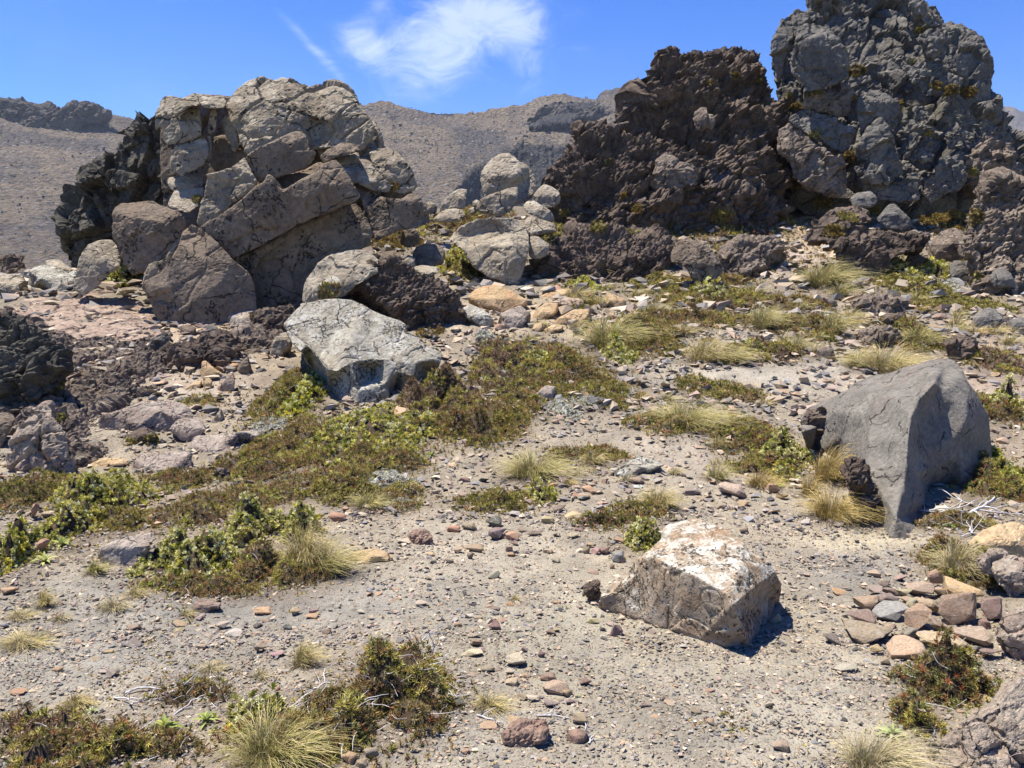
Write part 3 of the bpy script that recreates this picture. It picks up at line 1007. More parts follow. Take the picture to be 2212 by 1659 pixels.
# ------------------------------------------------------------------ the big brown outcrop
def build_rocks():
    c = at(560, 690)
    A = empty('rock_outcrop', c)
    tag(A, 'big brown jointed rock outcrop with a domed top and shaded slab face', 'outcrop')
    def blk(mat, poly, D, T=0.35, **k):
        return rock('rock_block', None, mat, poly, k.pop('style', 'slab'), D=D, T=T, parent=A, sink=0.02, sides=.12, amp=k.pop('amp', 1.35 if mat == 'tan_rock' else 1.0), **k)
    # core behind everything
    blk('brown_rock', [(342, 245), (352, 222), (375, 215), (420, 206), (486, 212), (535, 182), (610, 172), (670, 202), (745, 192), (800, 260), (825, 320), (890, 400), (915, 470), (780, 520), (640, 640), (420, 640), (350, 470)], 14.7, 0.12, pins=[(600, 350, 0.05), (500, 500, 0.0), (750, 420, 0.0)], vox=5)
    # dome
    blk('tan_rock', [(484, 226), (496, 208), (516, 184), (535, 172), (556, 167), (572, 169), (590, 171), (610, 163), (626, 167), (650, 182), (674, 196, .24), (690, 189), (706, 183), (740, 181), (765, 195), (780, 211), (797, 246), (808, 270), (804, 300), (778, 322), (735, 316), (700, 320), (672, 318), (640, 304), (600, 332), (560, 346), (525, 318), (504, 280)], 14.1, 0.32, rv=0.42, vox=3.0, amp=1.7,
        pins=[(540, 215, .12), (600, 210, .10), (650, 225, .10), (676, 232, .165), (682, 262, .15), (688, 296, .12), (700, 225, .10), (750, 220, .12), (560, 280, .02), (620, 270, .03), (720, 275, .03), (770, 270, .06), (650, 280, .05), (668, 250, .09), (694, 255, .08)])
    blk('tan_rock', [(796, 252), (812, 264), (826, 290), (833, 315), (836, 330), (800, 345), (786, 330), (780, 300)], 14.9, 0.9, vox=3.4)
    blk('tan_rock', [(684, 318), (700, 305), (735, 300), (765, 300), (800, 296), (815, 318), (828, 345), (800, 352), (770, 345), (720, 345), (690, 345)], 14.25, 0.5)
    # left upper blocks
    blk('tan_rock', [(334, 243), (346, 226), (353, 211), (373, 207), (396, 212), (374, 240), (389, 262), (420, 258), (438, 272), (436, 292), (400, 305), (360, 312), (352, 300), (350, 270), (336, 282)], 13.9, 0.5, vox=3.2)
    blk('tan_rock', [(372, 236), (393, 212), (418, 200), (440, 203), (448, 210), (470, 206), (486, 207), (492, 222), (484, 234), (462, 236), (440, 232), (436, 228), (412, 229), (378, 250)], 13.8, 0.45, rv=0.5, vox=3.2)
    blk('tan_rock', [(388, 252), (412, 232), (432, 233), (436, 272), (430, 281), (410, 275), (392, 263)], 14.1, 0.4, vox=3.2)
    blk('tan_rock', [(454, 238), (466, 233), (470, 246), (466, 280), (462, 290), (446, 290), (450, 262)], 14.15, 0.5, vox=3)
    blk('tan_rock', [(478, 262), (488, 246), (500, 262), (514, 290), (514, 300), (520, 312), (506, 330), (490, 300)], 14.3, 0.4, vox=3)
    blk('tan_rock', [(366, 345), (380, 315), (402, 306), (440, 294), (452, 312), (451, 340), (440, 356), (425, 366), (392, 382), (370, 362)], 13.8, 0.4, vox=3.2)
    blk('brown_rock', [(458, 292), (492, 291), (500, 300), (520, 312), (548, 320), (590, 334), (598, 316), (560, 330), (596, 340), (560, 362), (520, 372), (500, 360), (462, 360)], 14.45, 0.12, vox=3.4, under=0.0)
    blk('tan_rock', [(448, 292), (456, 292), (458, 340), (448, 362), (440, 350), (450, 330)], 14.1, 0.4, vox=3)
    blk('grey_tan', [(364, 384), (404, 376), (440, 374), (440, 402), (420, 408), (372, 412), (360, 396)], 13.9, 0.55, rv=0.6, vox=3.2)
    blk('grey_tan', [(360, 440), (378, 411), (440, 404), (440, 430), (428, 446), (408, 462), (366, 448)], 13.5, 0.7, rv=0.75, vox=3.2)
    # leaning upper slab with a thin bright edge
    blk('brown_rock', [(529, 338), (560, 318), (600, 298), (632, 284), (652, 282), (664, 292), (672, 318), (682, 330), (676, 352), (650, 366), (610, 378), (560, 390), (545, 376), (532, 352)], 13.15, 0.22, rv=0.16, under=0.25, pins=[(620, 310, 0.05), (560, 350, 0.04), (650, 330, 0.06)], vox=3.2)
    blk('brown_rock', [(690, 336), (702, 326), (730, 310), (756, 308), (776, 314), (778, 326), (752, 334), (720, 342), (705, 352), (694, 350)], 13.5, 0.35, rv=0.3, vox=3.2)
    blk('tan_rock', [(706, 352), (722, 342), (775, 328), (782, 350), (756, 358), (720, 364)], 13.8, 0.3, vox=3.2)
    # bright face left of the great slab
    blk('tan_rock', [(446, 374), (470, 371), (500, 360), (530, 336), (540, 355), (556, 392), (540, 412), (505, 440), (470, 468), (436, 492), (426, 480), (436, 425)], 12.95, 0.3, rv=0.2, tilt=-0.25, vox=3.2, pins=[(500, 395, 0.10), (470, 430, 0.08), (530, 370, 0.08)])
    # great slab
    blk('brown_rock', [(430, 492), (470, 468), (505, 440), (545, 408), (574, 394), (580, 378), (600, 400), (612, 412), (650, 392), (690, 372), (702, 352), (726, 346), (745, 366), (762, 392), (778, 424), (768, 436), (735, 448), (690, 466), (640, 490), (600, 508), (560, 530), (503, 556), (470, 530), (440, 506)], 12.75, 0.10, rv=0.2, under=0.04,
        pins=[(560, 470, 0.0), (650, 430, 0.0), (720, 400, 0.01), (500, 490, 0.0)], vox=3.0, amp=0.75)
    # hollow floor above the slab
    blk('brown_rock', [(560, 398), (600, 380), (660, 366), (690, 350), (720, 356), (700, 380), (640, 410), (600, 416)], 13.2, 0.5, rv=0.9)
    # lower face in the shade
    blk('brown_rock', [(500, 552), (560, 528), (620, 498), (700, 460), (770, 434), (790, 452), (806, 500), (800, 530), (760, 545), (720, 575), (690, 600), (660, 660), (640, 672), (580, 676), (545, 668), (540, 610), (520, 580)], 13.05, 0.10, rv=0.15, pins=[(620, 560, 0.0), (700, 520, 0.0), (600, 620, -0.01), (740, 490, 0.02)], vox=3.2, amp=0.8)
    blk('brown_rock', [(503, 560), (560, 532), (610, 508), (618, 520), (560, 560), (545, 600), (520, 580)], 12.95, 0.1, vox=3.2)
    # right blocks
    blk('tan_rock', [(716, 352), (745, 346), (792, 348), (802, 352), (826, 378), (850, 400), (840, 416), (806, 412), (786, 402), (760, 396), (744, 372)], 13.5, 0.4, rv=0.35, vox=3.2)
    blk('tan_rock', [(796, 328), (815, 320), (838, 317), (858, 326), (874, 342), (890, 366), (902, 398), (894, 412), (868, 418), (838, 412), (822, 386), (806, 358)], 13.8, 0.5, rv=0.3, vox=3.2)
    blk('brown_rock', [(762, 400), (772, 390), (786, 394), (806, 414), (838, 428), (866, 432), (878, 424), (898, 416), (914, 436), (930, 462), (934, 482), (900, 492), (850, 500), (812, 520), (800, 488), (784, 446)], 13.3, 0.4, rv=0.32, vox=3.2)
    # the pale ground-level edge rocks at its right foot
    rock('dark_crag', 'dark crag of broken lava on the shaded flank of the big brown outcrop', 'lava_green',
         [(328, 250), (318, 262), (304, 268), (300, 286), (284, 304), (262, 318), (238, 332), (220, 350), (202, 372), (184, 380), (176, 402), (160, 424), (160, 446), (148, 470), (140, 500), (128, 530), (126, 556), (160, 580), (240, 590), (300, 600), (380, 560), (390, 440), (372, 380), (356, 320), (340, 290)],
         'tower', D=15.6, T=0.25, cell=0.85, amp=1.15, vox=2.8, sink=0.03, cat='outcrop', pins=[(280, 380, 0.05), (230, 450, 0.03), (320, 460, 0.0), (200, 520, 0.0), (340, 340, 0.1)])

    # ------------------------------------------------ boulders leaning on it
    rock('boulder', 'blocky brown boulder with a flat top wedged beside the big outcrop', 'brown_rock', [(243, 462), (247, 448), (262, 440), (300, 436), (330, 435), (360, 446), (388, 456), (402, 480), (396, 506), (372, 540), (352, 566), (330, 582), (285, 590), (262, 560), (254, 528), (244, 512)], D=13.0, T=0.4, rv=0.14, pins=[(290, 470, 0.06), (350, 480, 0.05), (300, 530, 0.02), (262, 500, .1)], sink=.03, vox=3)
    rock('boulder', 'rounded grey boulder at the outer end of the row below the dark crag', 'grey_tan', [(158, 612), (168, 566), (172, 548), (190, 528), (215, 518), (241, 517), (253, 530), (262, 560), (258, 578), (236, 594), (210, 608), (178, 628)], D=13.4, T=0.5, rv=0.4, tilt=-0.2, vox=3)
    rock('boulder', 'brown wedge-shaped boulder with a bright ridge rising to a point', 'brown_rock', [(298, 612), (318, 604), (345, 588), (366, 560), (384, 530), (398, 502), (414, 482), (430, 488), (456, 506), (478, 528), (505, 560), (540, 590), (556, 620), (556, 668), (520, 684), (420, 696), (358, 698), (330, 660), (310, 636)], D=12.3, T=0.3, rv=0.3,
         pins=[(415, 500, 0.30), (395, 560, 0.10), (360, 620, 0.0), (440, 560, 0.08), (470, 620, 0.02), (400, 660, -0.02), (330, 622, 0.03)], sink=.05, vox=3, amp=0.8)
    rock('boulder', 'pale wedge lying in the gap between two brown boulders', 'tan_rock', [(302, 606), (320, 570), (352, 560), (388, 506), (398, 500), (380, 540), (350, 590)], D=12.8, T=0.5, rv=.6, vox=3)
    rock('slab_boulder', 'pale flat-topped boulder at the edge of the slope beside a golden tussock', 'grey_tan', [(-30, 600), (0, 592), (46, 590), (58, 606), (62, 624), (40, 640), (0, 644), (-30, 640)], T=0.6, rv=.45)
    for i, (poly, mat, lab) in enumerate([
        ([(60, 586), (82, 574), (110, 572), (140, 584), (164, 604), (160, 626), (120, 630), (90, 624), (64, 606)], 'white_rock', 'whitish crumbled rock between the ledge and the rounded grey boulder'),
        ([(0, 560), (20, 548), (52, 556), (62, 572), (30, 588), (0, 586)], 'lava_dark', 'low dark rock at the lip of the slope above the pale flat boulder'),
        ([(96, 562), (128, 560), (160, 578), (140, 592), (104, 586)], 'grey_tan', 'grey stone resting on the whitish rubble under the dark crag')]):
        rock('ledge_rock', lab, mat, poly, 'crag' if i == 1 else 'slab', T=.7, rv=.5, cat='rock', cell=0.5)

    # ------------------------------------------------ bedrock on the left
    rock('bedrock', 'smooth pinkish bedrock pavement sloping below the wedge-shaped boulder', 'pink_rock', [(0, 672), (34, 652), (66, 640), (110, 632), (165, 622), (230, 628), (255, 626), (290, 640), (306, 660), (340, 690), (372, 716), (330, 730), (260, 742), (180, 740), (110, 716), (50, 690)], 'slab', follow=0.02, cat='rock', vox=3.2, amp=1.4)
    rock('scoria_bank', 'wide rough bank of dark cindery rock below the pinkish pavement', 'lava_brown', [(-60, 700), (0, 672), (50, 690), (110, 716), (180, 738), (260, 740), (330, 726), (352, 740), (352, 770), (372, 800), (330, 842), (290, 862), (215, 896), (206, 930), (240, 960), (200, 1000), (130, 1010), (60, 960), (0, 950), (-60, 950)], 'crag', follow=0.055, cat='outcrop', cell=0.36, amp=1.0, vox=3.5)
    rock('crag', 'lichen-grey dark crag rising at the edge of the cindery bank', 'lava_green', [(-80, 660), (-20, 668), (20, 690), (60, 712), (110, 752), (132, 790), (128, 830), (90, 860), (40, 900), (0, 930), (-80, 940)], 'crag', D=7.6, T=0.9, rv=0.5, cat='outcrop', cell=0.4, vox=3.1)
    rock('red_boulder', 'leaning reddish brown boulder with a pointed crest below the cindery bank', 'mauve_rock', [(8, 990), (20, 950), (52, 908), (84, 878), (108, 868), (114, 884), (116, 904), (140, 940), (150, 980), (178, 1010), (180, 1036), (120, 1050), (60, 1030), (20, 1012)], 'block', D=6.15, T=0.45, rv=.45, cell=0.35, pins=[(108, 880, .5), (80, 930, .16), (70, 990, .03), (130, 1000, .06), (104, 950, .18)])
    rock('boulder', 'brown rock showing behind the reddish leaning boulder', 'brown_rock', [(-40, 900), (0, 890), (22, 890), (36, 905), (16, 940), (0, 966), (-40, 960)], D=6.9, T=.5, cell=.3)
    rock('boulder', 'rounded dark cinder boulder beside the tan stone pile', 'lava_dark', [(344, 772), (350, 752), (372, 735), (400, 732), (424, 728), (450, 726), (490, 734), (515, 748), (535, 765), (520, 785), (480, 790), (440, 796), (400, 806), (375, 800)], 'crag', T=.6, rv=.5, cell=.32)
    rock('boulder', 'small pointed grey rock standing on the cindery bank', 'grey_block', [(322, 756), (330, 738), (346, 720), (356, 722), (364, 740), (360, 758), (340, 764)], 'block', T=.6, cell=.3, cat='rock')
    rock('boulder', 'pale rounded rock with black lower half above the white slab', 'spotted', [(489, 700), (492, 680), (510, 666), (540, 664), (570, 668), (588, 682), (580, 704), (545, 712), (505, 712)], T=.6, rv=.5)
    rock('scoria_boulder', 'dark cinder lump squeezed behind the white slab', 'lava_dark', [(545, 690), (560, 676), (600, 662), (640, 658), (648, 690), (630, 716), (600, 730), (560, 730), (540, 716)], 'crag', T=.6, rv=.5, cell=.32)
    rock('scoria_boulder', 'brown cindery ledge with a tan underside beside the white slab', 'lava_brown', [(500, 726), (530, 712), (570, 716), (610, 722), (612, 744), (580, 762), (540, 764), (506, 752)], 'crag', T=.7, rv=.5, cell=.3)
    rock('boulder', 'grey tan block under the upper corner of the white slab', 'grey_tan', [(582, 766), (586, 744), (600, 722), (622, 716), (632, 740), (628, 762), (606, 774)], T=.5, rv=.3)
    rock('slab_boulder', 'long grey slab boulder with a pale top and black lichen spots on its side', 'spotted', [(211, 908), (222, 896), (260, 886), (300, 868), (350, 864), (392, 868), (408, 878), (424, 904), (414, 916), (380, 930), (330, 940), (284, 944), (262, 960), (236, 962), (226, 936), (212, 926)], D=7.35, T=.22, rv=.3, vox=3, pins=[(260, 905, .05), (340, 888, .07), (300, 920, .0), (380, 900, .05)])
    rock('boulder', 'small blocky dark-capped rock at the end of the long grey slab', 'spotted', [(362, 928), (384, 906), (412, 900), (438, 908), (446, 926), (430, 944), (392, 948)], D=7.15, T=.5, rv=.5)
    rock('slab_boulder', 'thin curved black-crusted slab in front of the long grey slab', 'lava_dark', [(262, 950), (290, 930), (312, 920), (336, 932), (344, 946), (310, 956), (276, 960)], 'slab', T=.4, rv=.5)
    rock('slab_boulder', 'half-buried slab blotched with black lichen among the brown mats', 'spotted', [(400, 966), (420, 942), (470, 938), (520, 932), (560, 930), (562, 946), (530, 958), (498, 978), (450, 980), (416, 976)], T=.4, rv=.6)
    rock('slab_boulder', 'flat pinkish slab with small black spots below the long grey slab', 'spotted', [(284, 1010), (288, 992), (304, 980), (380, 974), (416, 976), (416, 1012), (380, 1012), (310, 1022)], T=.4, rv=.7)
    rock('slab_boulder', 'narrow orange slab between the reddish boulder and the pinkish slab', 'sand_rock', [(190, 1004), (226, 988), (276, 992), (282, 1002), (230, 1010), (195, 1012)], T=.3, rv=.6, cat='rock')
    rock('boulder', 'angular spotted rock among the yellow shrubs with a white-edged top', 'spotted', [(204, 1204), (216, 1184), (250, 1168), (300, 1154), (332, 1148), (338, 1162), (322, 1180), (326, 1196), (302, 1226), (250, 1226), (216, 1214)], T=.35, rv=.4)
    rock('boulder', 'dark cinder lump among brown mats beside the pinkish slab', 'lava_brown', [(452, 1030), (460, 1010), (484, 1000), (508, 1010), (514, 1030), (496, 1042), (466, 1042)], 'crag', T=.6, cell=.2)

    # ------------------------------------------------ the white slab in the middle
    W = empty('white_slab_boulder', at(780, 866))
    tag(W, 'big whitish lichen-covered slab boulder cracked into three pieces, standing in the middle of the slope', 'boulder')
    rock('slab_piece', None, 'white_rock', [(612, 700), (620, 690), (640, 668), (656, 654), (690, 648), (726, 645), (760, 648), (782, 656), (800, 668), (830, 680), (866, 692), (884, 706), (870, 716), (906, 728), (912, 742), (880, 752), (858, 768), (842, 772), (800, 784), (728, 796), (704, 790), (686, 770), (664, 745), (640, 728), (616, 712)], D=8.75, parent=W, T=.72, rv=.97, rnd=.012, sides=.0, auto=False, vox=2.8, amp=.55, sink=0.05)
    rock('slab_piece', None, 'white_rock', [(616, 712), (640, 728), (664, 745), (690, 774), (706, 796), (728, 800), (758, 782), (800, 776), (834, 776), (856, 784), (860, 800), (852, 840), (840, 862), (808, 872), (770, 874), (742, 866), (710, 838), (680, 800), (648, 760), (628, 738)], D=8.4, parent=W, sit=True, T=.6, rv=.4, vox=2.8, amp=.7, sink=.06, sides=.1,
         pins=[(800, 800, .32), (775, 845, .05), (730, 815, .30), (835, 830, .12), (670, 770, .62), (650, 735, .8)])
    rock('slab_piece', None, 'white_rock', [(846, 772), (862, 764), (884, 750), (914, 742), (944, 750), (956, 766), (952, 784), (936, 812), (900, 832), (866, 846), (850, 838), (858, 800)], D=8.75, parent=W, sit=True, T=.5, rv=.35, vox=2.8, sink=.06, amp=.8)

    # ------------------------------------------------ boulders between outcrop and crags
    rock('boulder', 'pale sloping boulder leaning below the shaded face of the big outcrop', 'grey_tan', [(652, 648), (654, 618), (662, 598), (688, 566), (720, 548), (756, 537), (784, 538), (804, 545), (820, 562), (818, 588), (800, 600), (768, 618), (740, 630), (700, 636), (672, 652)], D=12.0, T=.5, rv=.5, vox=3, pins=[(700, 590, .3), (770, 570, .3), (740, 605, .12), (800, 580, .2), (675, 630, .02)])
    rock('boulder', 'knobbly whitish stone at the front foot of the pale sloping boulder', 'white_rock', [(672, 640), (680, 616), (704, 604), (724, 592), (742, 612), (740, 634), (700, 648)], D=11.7, T=.5, rv=.4)
    rock('boulder', 'small upright pale block behind the pale sloping boulder', 'white_rock', [(719, 545), (722, 526), (738, 514), (764, 512), (776, 526), (786, 542), (756, 552)], D=13.2, T=.5, rv=.3)
    rock('boulder', 'dark brown block in a row behind the cinder hummock', 'brown_rock', [(812, 560), (824, 544), (850, 540), (868, 552), (864, 574), (830, 582)], D=13, T=.5, rv=.3)
    rock('boulder', 'low dark block beside the row behind the cinder hummock', 'grey_tan', [(866, 566), (880, 550), (896, 554), (900, 574), (880, 580)], D=13.2, T=.5, rv=.4)
    rock('scoria_hummock', 'dark brown hummock of clinkery cinders behind the white slab', 'lava_dark', [(750, 640), (754, 626), (770, 616), (790, 614), (790, 596), (806, 578), (826, 572), (852, 568), (880, 574), (906, 588), (936, 604), (966, 622), (990, 645), (1002, 672), (998, 694), (960, 712), (914, 714), (870, 704), (820, 684), (780, 668)], 'crag', T=.4, rv=.5, cell=.34, vox=2.8, amp=1.1, cat='outcrop')
    rock('boulder', 'green-grey speckled rock beside the tan slab', 'white_rock', [(994, 672), (1000, 662), (1020, 658), (1046, 668), (1064, 684), (1068, 704), (1046, 708), (1014, 694)], T=.5, rv=.5)
    rock('boulder', 'mottled grey rock on the bank behind the cinder hummock', 'lava_brown', [(888, 555), (896, 534), (920, 524), (950, 528), (964, 545), (958, 566), (930, 574), (898, 570)], 'slab', D=13.6, T=.6, rv=.6)
    rock('boulder', 'pointed brown rock on the slope foot of the big outcrop', 'lava_brown', [(862, 520), (870, 498), (884, 480), (896, 488), (908, 508), (904, 526), (880, 530)], 'slab', D=14.5, T=.5)
    rock('boulder', 'pale flat rock tucked beneath the big pale boulder', 'grey_tan', [(884, 580), (910, 572), (944, 576), (950, 590), (920, 596)], D=12.8, T=.6, rv=.6)
    B = rock('boulder', 'big pale boulder with a broad flat sunlit top and overhanging shaded front', 'grey_tan', [(966, 516), (984, 498), (1004, 484), (1030, 472), (1070, 470), (1108, 471), (1128, 474), (1138, 490), (1145, 506), (1144, 530), (1138, 556), (1128, 588), (1122, 614), (1108, 608), (1098, 612), (1080, 600), (1056, 596), (1030, 580), (1008, 560), (1002, 542), (984, 530)], D=15.2, T=.5, rv=.5, vox=2.8,
             pins=[(1010, 510, .45), (1060, 500, .5), (1110, 500, .45), (1040, 530, .2), (1100, 530, .12), (1010, 545, .16), (1060, 560, .10), (1110, 560, .04)], sink=.03)
    rock('boulder', 'pale rock emerging behind the big pale flat-topped boulder', 'grey_tan', [(1140, 525), (1146, 508), (1166, 512), (1190, 530), (1182, 546), (1160, 556), (1142, 552)], D=15.8, T=.6, rv=.5)
    rock('boulder', 'tan bedrock patch above the pale flat-topped boulder', 'tan_rock', [(1128, 492), (1136, 470), (1150, 464), (1172, 474), (1200, 484), (1204, 496), (1176, 500), (1146, 506)], D=17, T=.7, rv=.7)
    rock('balanced_boulder', 'round brownish boulder perched on the skyline saddle', 'grey_tan', [(1036, 392), (1038, 374), (1050, 356), (1064, 340), (1082, 332), (1100, 331), (1114, 338), (1124, 348), (1142, 356), (1154, 378), (1158, 396), (1152, 414), (1132, 430), (1104, 432), (1070, 424), (1048, 416)], D=19.6, T=.55, rv=.35, vox=2.8, amp=1.2, pins=[(1090, 348, .35), (1070, 380, .06), (1110, 380, .08), (1090, 410, .12), (1140, 390, .3)])
    rock('boulder', 'angular brown boulder propping up the round boulder on the saddle', 'tan_rock', [(1026, 448), (1036, 432), (1054, 420), (1080, 412), (1104, 404), (1121, 402), (1120, 424), (1108, 446), (1090, 460), (1058, 460)], D=18.6, T=.4, rv=.25)
    rock('boulder', 'tilted pale slab standing at the brink of the saddle', 'grey_tan', [(945, 456), (954, 436), (976, 416), (992, 406), (1010, 407), (1008, 428), (1006, 446), (984, 448), (958, 456)], D=19.0, T=.4, rv=.5, pins=[(975, 430, .2), (995, 425, .12)])
    rock('boulder', 'low pale rock under the tilted pale slab on the saddle', 'grey_tan', [(934, 472), (950, 458), (976, 450), (1002, 452), (1006, 466), (990, 476), (950, 478)], D=18.6, T=.5, rv=.5)
    rock('boulder', 'pale capped angular rock between the round boulder and the dark crag', 'grey_tan', [(1150, 424), (1160, 410), (1174, 397), (1192, 402), (1210, 414), (1212, 432), (1200, 442), (1176, 446), (1158, 438)], D=19.2, T=.5, rv=.45)
    rock('boulder', 'brown rounded rock below the pale capped angular rock', 'tan_rock', [(1126, 448), (1136, 434), (1150, 431), (1172, 444), (1192, 456), (1200, 476), (1172, 474), (1140, 462)], D=18.3, T=.5, rv=.4)
    for poly, lab in (([(1018, 436), (1030, 430), (1040, 436), (1036, 446), (1022, 446)], 'small brown stone wedged on the saddle beside the propping boulder'),
                      ([(918, 438), (930, 434), (946, 442), (944, 458), (924, 456)], 'small reddish rock at the end of the big outcrop by the tilted slab'),
                      ([(1008, 452), (1024, 446), (1034, 456), (1020, 464)], 'little pale stone between tilted slab and propping boulder')):
        rock('stone', lab, 'tan_rock', poly, D=18.8, T=.6, cat='stone', sink=.3)

    # ------------------------------------------------ the dark crags
    rock('scoria_crag', 'lower dark brown cinder crag with a toothed top beside the saddle', 'lava_dark', [(1200, 398), (1206, 380), (1218, 362), (1216, 340), (1228, 318), (1246, 310), (1248, 290), (1252, 276), (1270, 280), (1290, 278), (1304, 284), (1318, 290), (1332, 300), (1350, 306), (1366, 292), (1380, 300), (1420, 310), (1500, 360), (1560, 430), (1560, 490), (1500, 500), (1400, 506), (1300, 496), (1240, 480), (1208, 458), (1200, 430)], 'crag', D=20.2, T=.42, rv=.8, cell=.85, vox=2.7, amp=1.25, cat='outcrop', sink=.04, sides=.22,
         pins=[(1260, 340, .24), (1300, 380, .14), (1250, 420, .07), (1400, 420, .07), (1350, 340, .24), (1300, 460, .0), (1460, 440, .03)])
    rock('scoria_crag', 'middle dark brown cinder crag with an overhanging jagged edge', 'lava_dark', [(1352, 300), (1350, 280), (1366, 262), (1364, 244), (1376, 222), (1398, 214), (1412, 206), (1406, 180), (1410, 158), (1424, 150), (1438, 142), (1432, 124), (1440, 108), (1462, 106), (1474, 118), (1500, 110), (1530, 112), (1560, 106), (1590, 112), (1612, 124), (1630, 140), (1648, 158), (1656, 190), (1674, 206), (1694, 228), (1704, 280), (1700, 380), (1706, 440), (1640, 470), (1560, 482), (1490, 470), (1440, 420), (1390, 350)], 'crag', D=21.0, T=.5, rv=.8, cell=1.05, vox=2.7, amp=1.3, cat='outcrop', sink=.04, sides=.2,
         pins=[(1450, 190, .36), (1500, 260, .22), (1560, 200, .32), (1620, 300, .20), (1500, 380, .07), (1600, 420, .02), (1430, 270, .24)])
    for poly, D in (([(1404, 380), (1412, 344), (1440, 330), (1470, 346), (1500, 360), (1506, 400), (1470, 412), (1440, 440), (1420, 410)], 20.4), ([(1496, 250), (1520, 236), (1544, 250), (1540, 276), (1508, 280)], 20.9)):
        rock('lava_block', 'grey brown block of lava bedded in the %s of the cinder crags' % ('foot' if D < 20.5 else 'middle one'), 'lava_brown', poly, 'block', D=D, T=.4, cell=.6, cat='rock', sink=0)
    rock('scoria_bank', 'low shaded bank of dark cinders below the lower crag', 'lava_dark', [(1170, 560), (1190, 530), (1230, 500), (1290, 488), (1350, 496), (1420, 500), (1450, 530), (1444, 570), (1460, 600), (1400, 626), (1330, 620), (1250, 622), (1190, 612), (1150, 600)], 'crag', D=15.8, T=.55, rv=.5, cell=.55, vox=3, cat='outcrop', amp=1.1)
    rock('scoria_bank', 'brown bank of cinders between the crags and the orange gully', 'lava_brown', [(1530, 590), (1560, 540), (1600, 520), (1660, 516), (1690, 530), (1684, 560), (1640, 590), (1580, 604)], 'crag', T=.6, rv=.5, cell=.5, cat='outcrop')
    T_ = empty('lava_tower', at(1950, 450))
    tag(T_, 'tallest dark grey lava tower whose top runs out of the picture', 'outcrop')
    def tb(mat, poly, D, T=.3, style='block', **k):
        k.setdefault('cell', .8); k.setdefault('sides', .10); k.setdefault('amp', 1.15)
        D = D + (0.35 if D < 22 else 0)
        if k.pop('plain', False):
            k['amp'], k['cell'], k['sides'], D = .5, .8, .0, D + .12
        style = 'tower' if style == 'slab' else style
        k['cell'] = k['cell'] * .8
        return rock('rock_block', None, mat, poly, style, D=D, T=T, parent=T_, sink=.01, vox=k.pop('vox', 3.0), **k)
    tb('grey_block', [(1672, 196), (1680, 150), (1690, 90), (1720, 40), (1752, 20), (1748, -60), (1800, -150), (1950, -160), (1985, -10), (2014, 26), (2040, 56), (2070, 58), (2100, 70), (2128, 84), (2138, 130), (2142, 188), (2158, 216), (2172, 238), (2186, 268), (2212, 292), (2260, 360), (2280, 430), (2150, 470), (1950, 470), (1800, 470), (1700, 450), (1680, 350), (1690, 280)], 22.4, .40, 'tower', cell=1.5, amp=.8, vox=3.4, sides=.18, rv=.8,
       pins=[(1850, 80, .26), (1900, 200, .16), (1800, 250, .13), (2000, 300, .09), (1900, 380, .03), (2100, 300, .10), (2050, 180, .17), (1760, 380, .04)])
    tb('grey_block', [(1668, 90), (1676, 66), (1692, 36), (1722, 17), (1744, 24), (1752, 40), (1730, 62), (1712, 90), (1700, 120), (1690, 150), (1680, 182), (1674, 160), (1668, 120)], 21.6, .5, 'slab', plain=True, amp=1.5)
    tb('grey_block', [(1746, 26), (1752, 0), (1756, -50), (1810, -50), (1816, 10), (1800, 30), (1770, 30)], 22.4, .4, 'slab')
    tb('grey_block', [(1704, 132), (1712, 96), (1726, 60), (1750, 50), (1790, 60), (1816, 84), (1836, 130), (1834, 166), (1800, 186), (1766, 198), (1744, 196), (1722, 176)], 21.0, .35, 'slab', plain=True, rv=.25, scoops=[(unproj(1790, 150, 20.75), .62)])
    tb('grey_block', [(1982, 0), (2000, 8), (2016, 28), (2036, 54), (2010, 60), (1984, 40), (1960, 0), (1950, -50), (1976, -40)], 22.6, .5, 'block')
    tb('grey_block', [(1976, 84), (1996, 68), (2030, 60), (2050, 64), (2040, 110), (2010, 130), (1990, 110)], 22.0, .5)
    tb('grey_block', [(2062, 152), (2070, 110), (2090, 76), (2118, 72), (2132, 92), (2136, 130), (2142, 182), (2100, 172), (2074, 164)], 21.5, .4, 'slab', plain=True, amp=1.5)
    tb('grey_block', [(1946, 140), (1966, 124), (2006, 122), (2030, 138), (2060, 160), (2086, 176), (2070, 206), (2030, 210), (1990, 196), (1964, 170)], 21.4, .4, cell=.6)
    tb('lava_brown', [(1728, 222), (1750, 202), (1790, 186), (1832, 176), (1846, 214), (1840, 246), (1812, 256), (1770, 240), (1734, 236)], 21.5, .35)
    tb('grey_block', [(1706, 256), (1722, 238), (1752, 238), (1800, 252), (1846, 284), (1840, 312), (1820, 334), (1786, 316), (1752, 296), (1722, 276)], 21.0, .35, cell=.7)
    tb('lava_brown', [(1674, 318), (1686, 282), (1702, 268), (1728, 276), (1752, 300), (1776, 320), (1806, 340), (1832, 376), (1826, 420), (1790, 426), (1750, 410), (1712, 384), (1706, 350), (1684, 340)], 20.7, .35, cell=.8)
    tb('grey_block', [(1851, 210), (1858, 198), (1896, 196), (1920, 206), (1942, 222), (1944, 262), (1920, 272), (1896, 256), (1876, 272), (1858, 292), (1850, 256)], 20.9, .35, 'slab', plain=True, amp=1.6, rv=.2)
    tb('grey_block', [(1846, 336), (1860, 300), (1880, 266), (1900, 254), (1922, 270), (1940, 310), (1950, 350), (1956, 376), (1930, 394), (1890, 362), (1862, 344)], 20.3, .32, 'slab', plain=True, amp=1.6, rv=.2)
